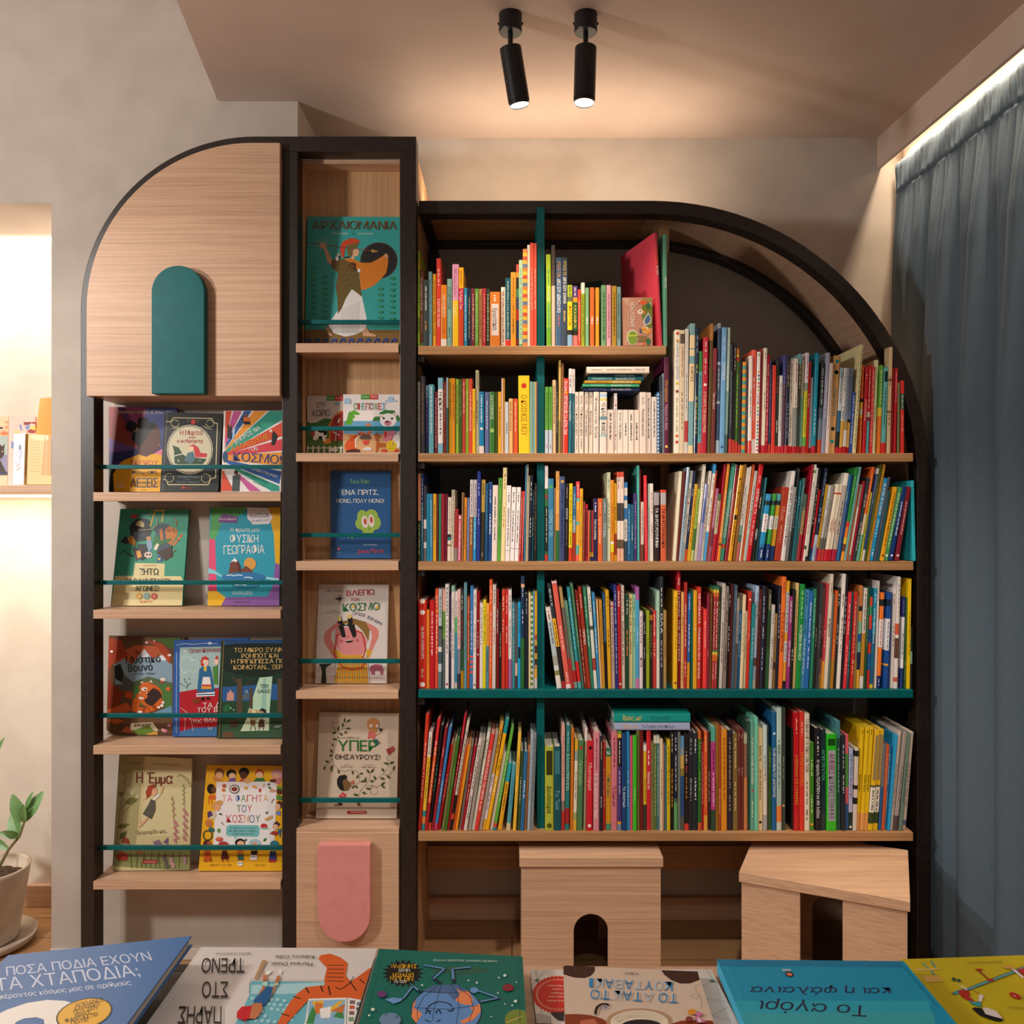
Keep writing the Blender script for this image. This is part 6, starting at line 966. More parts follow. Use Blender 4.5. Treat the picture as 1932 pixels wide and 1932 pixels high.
["dark night-forest picture book with gold block lettering and two small walking figures","picture books facing out on the left bookcase",[-0.8533,0.089,0.959],[1.0,0.0,0.01],[-0.0099,0.0892,0.996],[[0.0,0.0],[215,0.0],[209,-282],[-8.1,-280]],13,"1E3A2E","C8963E",[["p","24548E",8.3,-0.1,215,0.0,215,-27.2,8.7,-22.2],["p","18281E",8.5,-13.1,44,-8.9,105,-8.6,215,-10.6,214,-88,182,-93,137,-106,76,-104,8.5,-86],["p","2E5E9A",6.4,-134,207,-124,208,-178,6.7,-176],["p","E8F0F0",69,-158,77,-143,85,-158],["p","5A6A78",59,-170,77,-146,95,-170],["p","D89A8A",19.4,-173,20.5,-152,26.5,-149,29.4,-140,36,-152,40,-149,41,-173],["p","2A4A30",5.8,-176,208,-172,207,-243,7.2,-244],["p","3A5A40",6.2,-241,207,-240,208,-281,7.0,-280],["p","BEE0C0",114,-108,152,-105,145,-204,78,-218],["p","D8E8C8",90,-203,145,-204,144,-260,61,-261],["p","9AC8B8",125,-111,134,-109,135,-201,120,-204],["p","5A4A38",49,-110,64,-110,66,-227,49,-227],["l","5A4A38",4.1,57,-128,46,-116,36,-107],["p","5A4A38",167,-111,180,-111,181,-228,169,-228],["p","5A4A38",86,-137,95,-138,96,-197,87,-197],["l","5A4A38",2.4,76,-128,88,-119,94,-110],["p","6A4A30",10.6,-264,39,-262,41,-279,9.4,-279],["p","4A3828",29.6,-230,54,-228,54,-248,30,-249],["p","2A6A3A",9.1,-191,25.6,-182,38,-197,14.0,-209],["p","C89A5A",85,-200,111,-201,110,-227,87,-227],["e","E8D8A8",99,-209,7.6,-0.1,0.1,-8.4],["p","8A6A3A",89,-229,105,-229,104,-245,91,-245],["e","C8A080",123,-213,10.9,-0.1,0.2,-11.9],["p","3A2A20",113,-204,123,-195,135,-201,136,-213,123,-204],["p","5A4028",116,-227,128,-228,132,-250,112,-250],["l","2A1E18",1.5,94,-245,89,-259],["l","2A1E18",1.5,101,-245,106,-260],["l","2A1E18",1.5,118,-250,114,-260],["l","2A1E18",1.5,126,-250,129,-259],["l","2A1E18",1.2,128,-232,134,-231],["e","F0F0F0",32,-194,1.8,-0.0,0.0,-1.8],["e","F0F0F0",41,-200,1.8,-0.0,0.0,-1.8],["t","E8E8E0","ΑΡ",160,-252,19.7,0.4,-0.3,6.0],["t","E8C07A","ΤΟ ΜΙΚΡΟ ΞΥΛΙΝΟ",39,-34,158,-0.0,-0.4,12.7],["t","E8C07A","ΡΟΜΠΟΤ ΚΑΙ",61,-51,108,0.4,-0.4,12.7],["t","E8C07A","Η ΠΡΙΓΚΙΠΙΣΣΑ ΠΟΥ",31,-67,171,0.7,-0.4,12.7],["t","E8C07A","ΚΟΙΜΟΤΑΝ... ΞΕΡΕΙΣ",38,-84,168,0.5,-0.4,12.7],["t","1E1E1E","ΤΟΜ",117,-138,22.2,0.4,-0.5,10.8],["t","1E1E1E","GAULD",109,-152,37,0.8,-0.5,10.8]]],
["pale green picture book with a red-haired girl floating among foxgloves","picture books facing out on the left bookcase",[-1.1577,0.1,0.621],[0.9985,0.0,-0.0542],[0.0538,0.1209,0.9912],[[0.0,0.0],[215,0.0],[238,-314],[15.4,-327]],9,"CDBE8C","8A9458",[["p","A89E70",0.0,0.0,74,0.0,76,-250,11.1,-253],["p","D8CC9C",80,-1.2,215,0.0,231,-218,86,-226],["p","8A8E5A",9.6,-253,234,-247,238,-317,14.9,-314],["l","6A6238",1.8,18.7,-253,19.9,-153,24.3,-82,25.7,-52],["l","6A6238",1.5,20.2,-156,44,-122,61,-109],["l","6A6238",1.5,24.8,-170,52,-139,66,-127],["p","6A6434",30,-138,47,-141,59,-135,72,-120,51,-119,39,-124],["p","6A6434",16.6,-206,30,-209,41,-205,54,-194,36,-193,25.2,-196],["p","5E5A30",26.2,-238,38,-236,45,-228,47,-214,33,-219,26.6,-226],["p","6A6434",8.6,-106,12.9,-115,19.6,-118,31,-117,24.5,-107,17.8,-104],["p","8A8450",15.9,-61,20.7,-58,23.0,-53,23.4,-45,17.9,-51,15.7,-55],["p","8A8450",15.2,-82,21.0,-80,24.8,-77,27.9,-70,20.8,-73,17.0,-77],["l","E8E4D0",1.2,21.4,-111,33,-120],["l","E8E4D0",1.2,32,-109,24.1,-122],["l","E8E4D0",1.2,43,-101,52,-110],["l","E8E4D0",1.2,51,-100,46,-112],["l","E8E4D0",1.2,61,-112,70,-122],["l","E8E4D0",1.2,69,-112,62,-123],["l","8A8A5A",1.5,214,-231,207,-131,198,-72],["e","9A9A68",197,-79,2.7,0.1,0.4,-3.5],["e","9A9A68",202,-85,2.7,0.1,0.4,-3.5],["e","9A9A68",198,-92,2.7,0.1,0.4,-3.5],["e","9A9A68",203,-98,2.7,0.1,0.4,-3.5],["e","9A9A68",199,-104,2.7,0.1,0.4,-3.5],["e","9A9A68",204,-111,2.7,0.1,0.4,-3.5],["e","9A9A68",201,-117,2.7,0.1,0.4,-3.5],["e","9A9A68",205,-124,2.7,0.1,0.4,-3.5],["e","9A9A68",202,-130,2.7,0.1,0.4,-3.5],["e","B87A78",206,-146,4.3,0.2,0.4,-4.1],["e","B87A78",211,-152,4.3,0.2,0.4,-4.1],["e","B87A78",216,-159,4.3,0.2,0.4,-4.1],["e","B87A78",208,-165,4.3,0.2,0.4,-4.1],["e","B87A78",213,-172,4.3,0.2,0.4,-4.1],["e","B87A78",218,-178,4.2,0.2,0.4,-4.1],["e","B87A78",210,-185,4.2,0.2,0.4,-4.1],["e","B87A78",215,-191,4.2,0.2,0.4,-4.1],["e","B87A78",220,-197,4.2,0.2,0.4,-4.1],["e","B87A78",212,-204,4.2,0.2,0.4,-4.1],["e","B87A78",217,-210,4.2,0.2,0.4,-4.1],["e","B87A78",221,-216,4.2,0.2,0.4,-4.1],["e","B87A78",214,-223,4.2,0.2,0.4,-4.1],["e","B87A78",219,-230,4.2,0.2,0.4,-4.1],["l","8A8A5A",1.5,193,-235,177,-162,169,-107],["e","B88A70",166,-116,2.4,0.1,0.3,-2.9],["e","B88A70",170,-121,2.4,0.1,0.3,-2.9],["e","B88A70",174,-127,2.4,0.1,0.3,-2.9],["e","B88A70",169,-133,2.4,0.1,0.3,-2.9],["e","B88A70",174,-139,2.4,0.1,0.3,-2.9],["e","B88A70",178,-145,2.4,0.1,0.3,-2.9],["e","B88A70",173,-151,2.4,0.1,0.3,-2.9],["e","B88A70",177,-156,2.4,0.1,0.3,-2.9],["e","B88A70",182,-162,2.4,0.1,0.3,-2.9],["e","B88A70",177,-168,2.4,0.1,0.3,-2.9],["e","C07A80",182,-180,3.9,0.2,0.4,-3.8],["e","C07A80",187,-185,3.9,0.2,0.4,-3.8],["e","C07A80",191,-191,3.9,0.2,0.4,-3.8],["e","C07A80",184,-197,3.9,0.2,0.4,-3.8],["e","C07A80",188,-203,3.9,0.2,0.4,-3.8],["e","C07A80",193,-209,3.9,0.2,0.4,-3.8],["e","C07A80",185,-215,3.9,0.2,0.4,-3.8],["e","C07A80",190,-220,3.9,0.2,0.4,-3.8],["e","C07A80",195,-226,3.9,0.2,0.4,-3.8],["e","C07A80",187,-232,3.9,0.2,0.4,-3.8],["e","C07A80",192,-238,3.9,0.2,0.4,-3.8],["l","A8A070",1.2,223,-77,206,-54,186,-46,176,-54],["e","A89A68",180,-48,2.4,0.1,0.2,-2.4],["e","A89A68",185,-49,2.4,0.1,0.2,-2.4],["e","A89A68",190,-50,2.4,0.1,0.2,-2.4],["e","A89A68",196,-53,2.4,0.1,0.2,-2.4],["e","A89A68",201,-58,2.4,0.1,0.2,-2.4],["e","A89A68",206,-63,2.4,0.1,0.2,-2.4],["e","A89A68",212,-70,2.4,0.1,0.2,-2.4],["e","A89A68",218,-78,2.4,0.1,0.2,-2.4],["p","8A3A2A",33,-246,40,-230,53,-236,59,-251],["p","A03A24",20.7,-285,36,-271,58,-280,54,-298,29.5,-296],["p","B8604A",76,-273,90,-267,103,-276],["p","8A6A88",124,-241,141,-233,155,-247,131,-248],["p","7A5A78",154,-240,168,-225,170,-246],["l","6A7844",1.8,71,-316,62,-271],["l","6A7844",1.8,85,-315,83,-270],["l","6A7844",1.8,98,-314,104,-269],["l","6A7844",1.8,112,-314,102,-269],["l","6A7844",1.8,125,-313,124,-268],["l","6A7844",1.8,139,-312,145,-267],["l","6A7844",1.8,152,-311,143,-267],["l","6A7844",1.8,166,-311,164,-266],["l","6A7844",1.8,180,-310,186,-265],["l","6A7844",1.8,193,-309,184,-265],["l","6A7844",1.8,207,-309,205,-264],["p","6A5A58",155,-278,164,-274,179,-309,174,-315],["e","B89088",184,-291,6.0,0.3,1.2,-11.6],["e","B89088",191,-302,6.0,0.3,0.8,-7.5],["e","A88A90",223,-286,4.8,0.3,1.2,-11.6],["p","5E5A4E",107,-120,119,-124,123,-150,114,-177,87,-164,101,-137],["p","ECE6D8",111,-122,122,-108,135,-103,129,-112,119,-124],["l","E8B088",4.1,134,-103,139,-83],["e","E8B088",112,-98,10.4,0.5,1.3,-12.4],["p","A8442A",89,-102,95,-84,110,-78,118,-86,108,-92,107,-107,98,-116,81,-129,94,-117],["l","3A2420",1.2,110,-92,119,-90],["l","E0A888",3.5,104,-172,91,-188,78,-185],["l","E0A888",3.0,100,-178,86,-197,79,-200],["t","7A2E24","Η Έμμα",58,-77,107,2.7,-2.4,31],["t","7A4A34","ζωγραφίζει και...",76,-222,89,9.7,-1.7,10.4],["t","6A5A3A","Ειρήνη Δαμίκα",25.7,-24.4,38,1.4,-0.4,4.8],["t","6A5A3A","Εικονογράφηση Ντομινίκ Σιλάγκι",101,-22.5,84,0.5,-0.2,4.2],["p","B02A30",101,-292,143,-290,144,-299,102,-301],["t","F0D8D0","καλειδοσκόπιο",106,-298,36,1.0,-0.3,3.5]]],
["yellow picture book with cartoon children bordering a white panel","picture books facing out on the left bookcase",[-0.8994,0.098,0.5909],[0.9999,0.0,-0.0128],[0.0127,0.1361,0.9906],[[0.0,0.0],[240,0.0],[248,-294],[-5.5,-297]],12,"F0B41E","E8A818",[["p","F0ECEC",32,-47,209,-44,210,-222,33,-224],["t","E0A03A","Τ",51,-103,14.0,0.2,-1.1,18.8],["t","D86A80","Α",67,-103,14.0,0.2,-1.1,18.8],["t","2E5A9A","Φ",91,-102,14.0,0.2,-1.1,18.8],["t","4E8A4A","Α",107,-102,14.0,0.2,-1.1,18.8],["t","C8442E","Γ",124,-102,14.0,0.2,-1.0,18.8],["t","C83A5A","Η",140,-102,14.0,0.2,-1.0,18.8],["t","D87A3A","Τ",156,-102,14.0,0.2,-1.0,18.8],["t","E0B040","Α",172,-101,14.0,0.2,-1.0,18.8],["t","5A7A4A","Τ",96,-132,13.5,0.2,-1.1,20.0],["t","2E5A9A","Ο",111,-132,13.5,0.2,-1.1,20.0],["t","C83A3A","Υ",127,-131,13.5,0.2,-1.1,20.0],["t","C83A4A","Κ",68,-161,14.4,0.2,-1.2,21.1],["t","D85A50","Ο",85,-161,14.4,0.2,-1.2,21.1],["t","B83A5A","Σ",102,-161,14.4,0.2,-1.2,21.1],["t","E0A03A","Μ",119,-161,14.4,0.2,-1.2,21.1],["t","2E6AA0","Ο",135,-161,14.4,0.2,-1.2,21.1],["t","5A7A5A","Υ",152,-160,14.4,0.2,-1.1,21.1],["p","7AC0C4",69,-173,75,-168,160,-168,165,-174,165,-196,159,-200,101,-200,96,-209,93,-200,74,-199,68,-193],["t","1E3A40","Ένα βιβλίο για τις νόστιμες",79,-179,74,0.9,-0.3,5.0],["t","1E3A40","που απολαμβάνουν τα παιδιά",78,-187,79,1.0,-0.3,5.0],["t","1E3A40","σε κάθε γωνιά της Γης!",86,-195,61,0.7,-0.3,5.0],["e","8A5A34",39,-22.7,14.7,0.2,0.9,-14.8],["e","E8B088",39,-28.6,10.4,0.1,0.6,-10.1],["p","D8864A",19.4,-32,32,-35,55,-45,26.4,-46],["e","1E1614",74,-23.8,14.7,0.2,0.7,-12.5],["e","F0C098",77,-29.7,9.8,0.1,0.5,-8.9],["p","7A5AA8",65,-46,72,-36,87,-35,89,-45],["e","1E1614",111,-18.8,15.3,0.2,0.7,-13.3],["e","5A3424",110,-26.3,11.0,0.1,0.6,-11.3],["p","C8603A",98,-46,104,-37,119,-37,132,-45],["e","E0B070",123,-43,11.0,0.1,0.4,-7.1],["e","C8502E",157,-21.2,12.9,0.2,0.6,-11.9],["e","F0C8A0",157,-25.7,10.4,0.1,0.5,-9.5],["p","3E7A3E",141,-45,147,-35,170,-34,175,-44],["e","D8A0A0",209,-23.6,16.9,0.2,0.7,-14.2],["e","E8B088",206,-29.5,9.2,0.1,0.4,-8.9],["p","D88080",192,-45,199,-34,223,-34,218,-53],["e","6A3A24",198,-42,10.4,0.1,0.2,-4.7],["e","1E1614",17.0,-67,11.6,0.1,0.9,-14.2],["e","6A3E28",24.8,-70,7.3,0.1,0.6,-10.0],["p","D86A2A",10.6,-88,19.4,-82,32,-86,33,-97,11.2,-97],["l","D86A2A",2.4,12.7,-97,12.8,-109],["l","D86A2A",2.4,21.9,-97,21.0,-109],["e","D8A060",38,-111,15.8,9.3,5.0,-7.6],["e","E8A878",39,-120,9.1,0.1,0.6,-9.4],["p","D8C8A8",12.0,-135,33,-128,38,-141,29.8,-153,12.9,-150],["p","5A3A6A",10.3,-132,20.8,-129,27.6,-141,12.9,-150],["e","C87A4A",16.8,-164,10.6,0.1,0.6,-10.5],["p","3A6A6A",15.1,-185,20.4,-173,34,-179,35,-189],["l","4A4A4A",3.5,28.6,-198,28.1,-202,26.1,-206,22.9,-209,18.9,-211,14.5,-211,10.2,-210,6.6,-207,4.2,-203,3.1,-198,3.6,-194,5.6,-189,8.8,-186,12.8,-185,17.3,-185,21.5,-186,25.1,-189,27.6,-193,28.6,-198],["e","6A9A4A",47,-184,4.9,0.1,0.4,-6.4],["e","5A3424",218,-71,8.6,0.1,0.5,-10.0],["p","4E9A3A",208,-62,215,-56,226,-62,225,-68],["p","4E8A3A",210,-95,210,-81,226,-85,226,-97],["e","D8A080",198,-70,9.2,0.1,0.2,-4.7],["e","5A3020",220,-109,9.2,0.1,0.5,-10.6],["e","E8B898",215,-115,7.9,0.1,0.4,-8.8],["p","7A8AC8",210,-136,213,-127,225,-127,224,-141],["p","4A2A3A",204,-165,213,-155,225,-163,218,-174],["e","E8B898",211,-172,8.5,0.1,0.4,-8.2],["p","A83A30",195,-191,205,-183,225,-185,216,-197],["p","2E6A90",218,-179,230,-176,227,-203],["e","C8343A",178,-170,9.7,0.1,0.4,-7.6],["e","8AB8B0",180,-176,12.2,0.1,0.1,-2.3],["e","C8604A",55,-58,5.5,0.1,0.3,-5.9],["e","E0803A",54,-70,5.5,0.1,0.3,-4.7],["e","3A3A34",86,-67,14.7,0.2,0.7,-12.4],["e","F0ECE8",86,-67,12.2,0.2,0.6,-10.0],["e","8A3A2A",86,-67,9.2,0.1,0.4,-6.5],["e","E8B040",119,-63,5.5,0.1,0.2,-4.1],["e","E8A030",145,-60,7.6,-2.5,-0.9,-2.8],["p","D8404A",157,-64,164,-64,164,-74,158,-74],["p","3E6A3A",182,-54,186,-55,188,-54,191,-50,186,-49,183,-50],["p","3E6A3A",185,-59,186,-63,189,-65,194,-64,192,-60,189,-59],["e","D85A4A",50,-208,10.9,0.1,0.4,-6.4],["e","E08A6A",48,-206,6.1,0.1,0.2,-2.9],["l","A83A3A",1.8,52,-160,61,-168],["p","D8A870",178,-149,200,-139,203,-146,184,-156],["p","3E7A3A",178,-212,183,-212,186,-209,188,-203,182,-204,179,-207],["l","E0B040",1.8,172,-51,170,-60],["l","A83A3A",1.8,203,-92,196,-104],["p","3E6A4A",44,-138,48,-140,51,-140,55,-138,51,-135,47,-135],["p","3E6A4A",181,-136,185,-135,187,-133,187,-128,183,-130,181,-132],["p","2E6A3A",123,-211,127,-212,129,-211,131,-207,126,-206,124,-208],["e","1E1614",111,-217,14.6,0.2,0.7,-11.6],["e","E8B898",113,-220,10.9,0.1,0.5,-8.7],["e","A8C8D8",154,-217,16.7,0.2,0.6,-11.0],["e","D8A080",154,-220,8.5,0.1,0.3,-5.8],["e","B83A3A",63,-222,14.6,0.2,0.5,-8.1],["e","2E7A90",211,-219,12.7,0.2,0.5,-9.3],["e","5A2A20",15.8,-221,11.5,0.1,0.7,-11.0],["e","A85A3A",21.8,-221,6.7,0.1,0.5,-7.5],["p","D8602A",9.4,-240,24.5,-240,31,-269,8.1,-269],["p","5A1E24",61,-240,73,-239,82,-262,58,-264],["p","D87A3A",103,-238,121,-237,119,-250,107,-251],["p","3A6A60",105,-251,122,-250,124,-265,108,-265],["p","F0EAEA",143,-247,161,-247,164,-264,143,-265],["p","1E1614",144,-239,164,-238,161,-250,145,-250],["l","2A2A2A",1.8,145,-256,160,-256],["p","2E3A7A",200,-239,215,-239,220,-262,197,-262],["p","B8344A",198,-262,218,-262,218,-269,197,-270],["l","B84A2A",3.0,9.6,-269,17.3,-270],["l","B84A2A",3.0,26.3,-269,32,-268],["l","B83A3A",3.0,62,-264,64,-270],["l","B83A3A",3.0,74,-264,78,-269],["e","F0ECE0",115,-275,8.5,0.1,0.4,-6.3],["e","7A8A9A",111,-274,2.4,0.0,0.1,-2.3],["e","7A8A9A",119,-274,2.4,0.0,0.1,-2.3],["t","5A4A2A","ΚΟΡΙ ΜΠΥΤΖΙ & ΟΥΙ ΖΙΜΜΙ",28.6,-282,61,0.7,-0.3,4.6],["t","5A4A2A","ΧΑΡΙΕΤ ΛΙΝΑΣ",156,-281,32,0.4,-0.2,4.6]]],
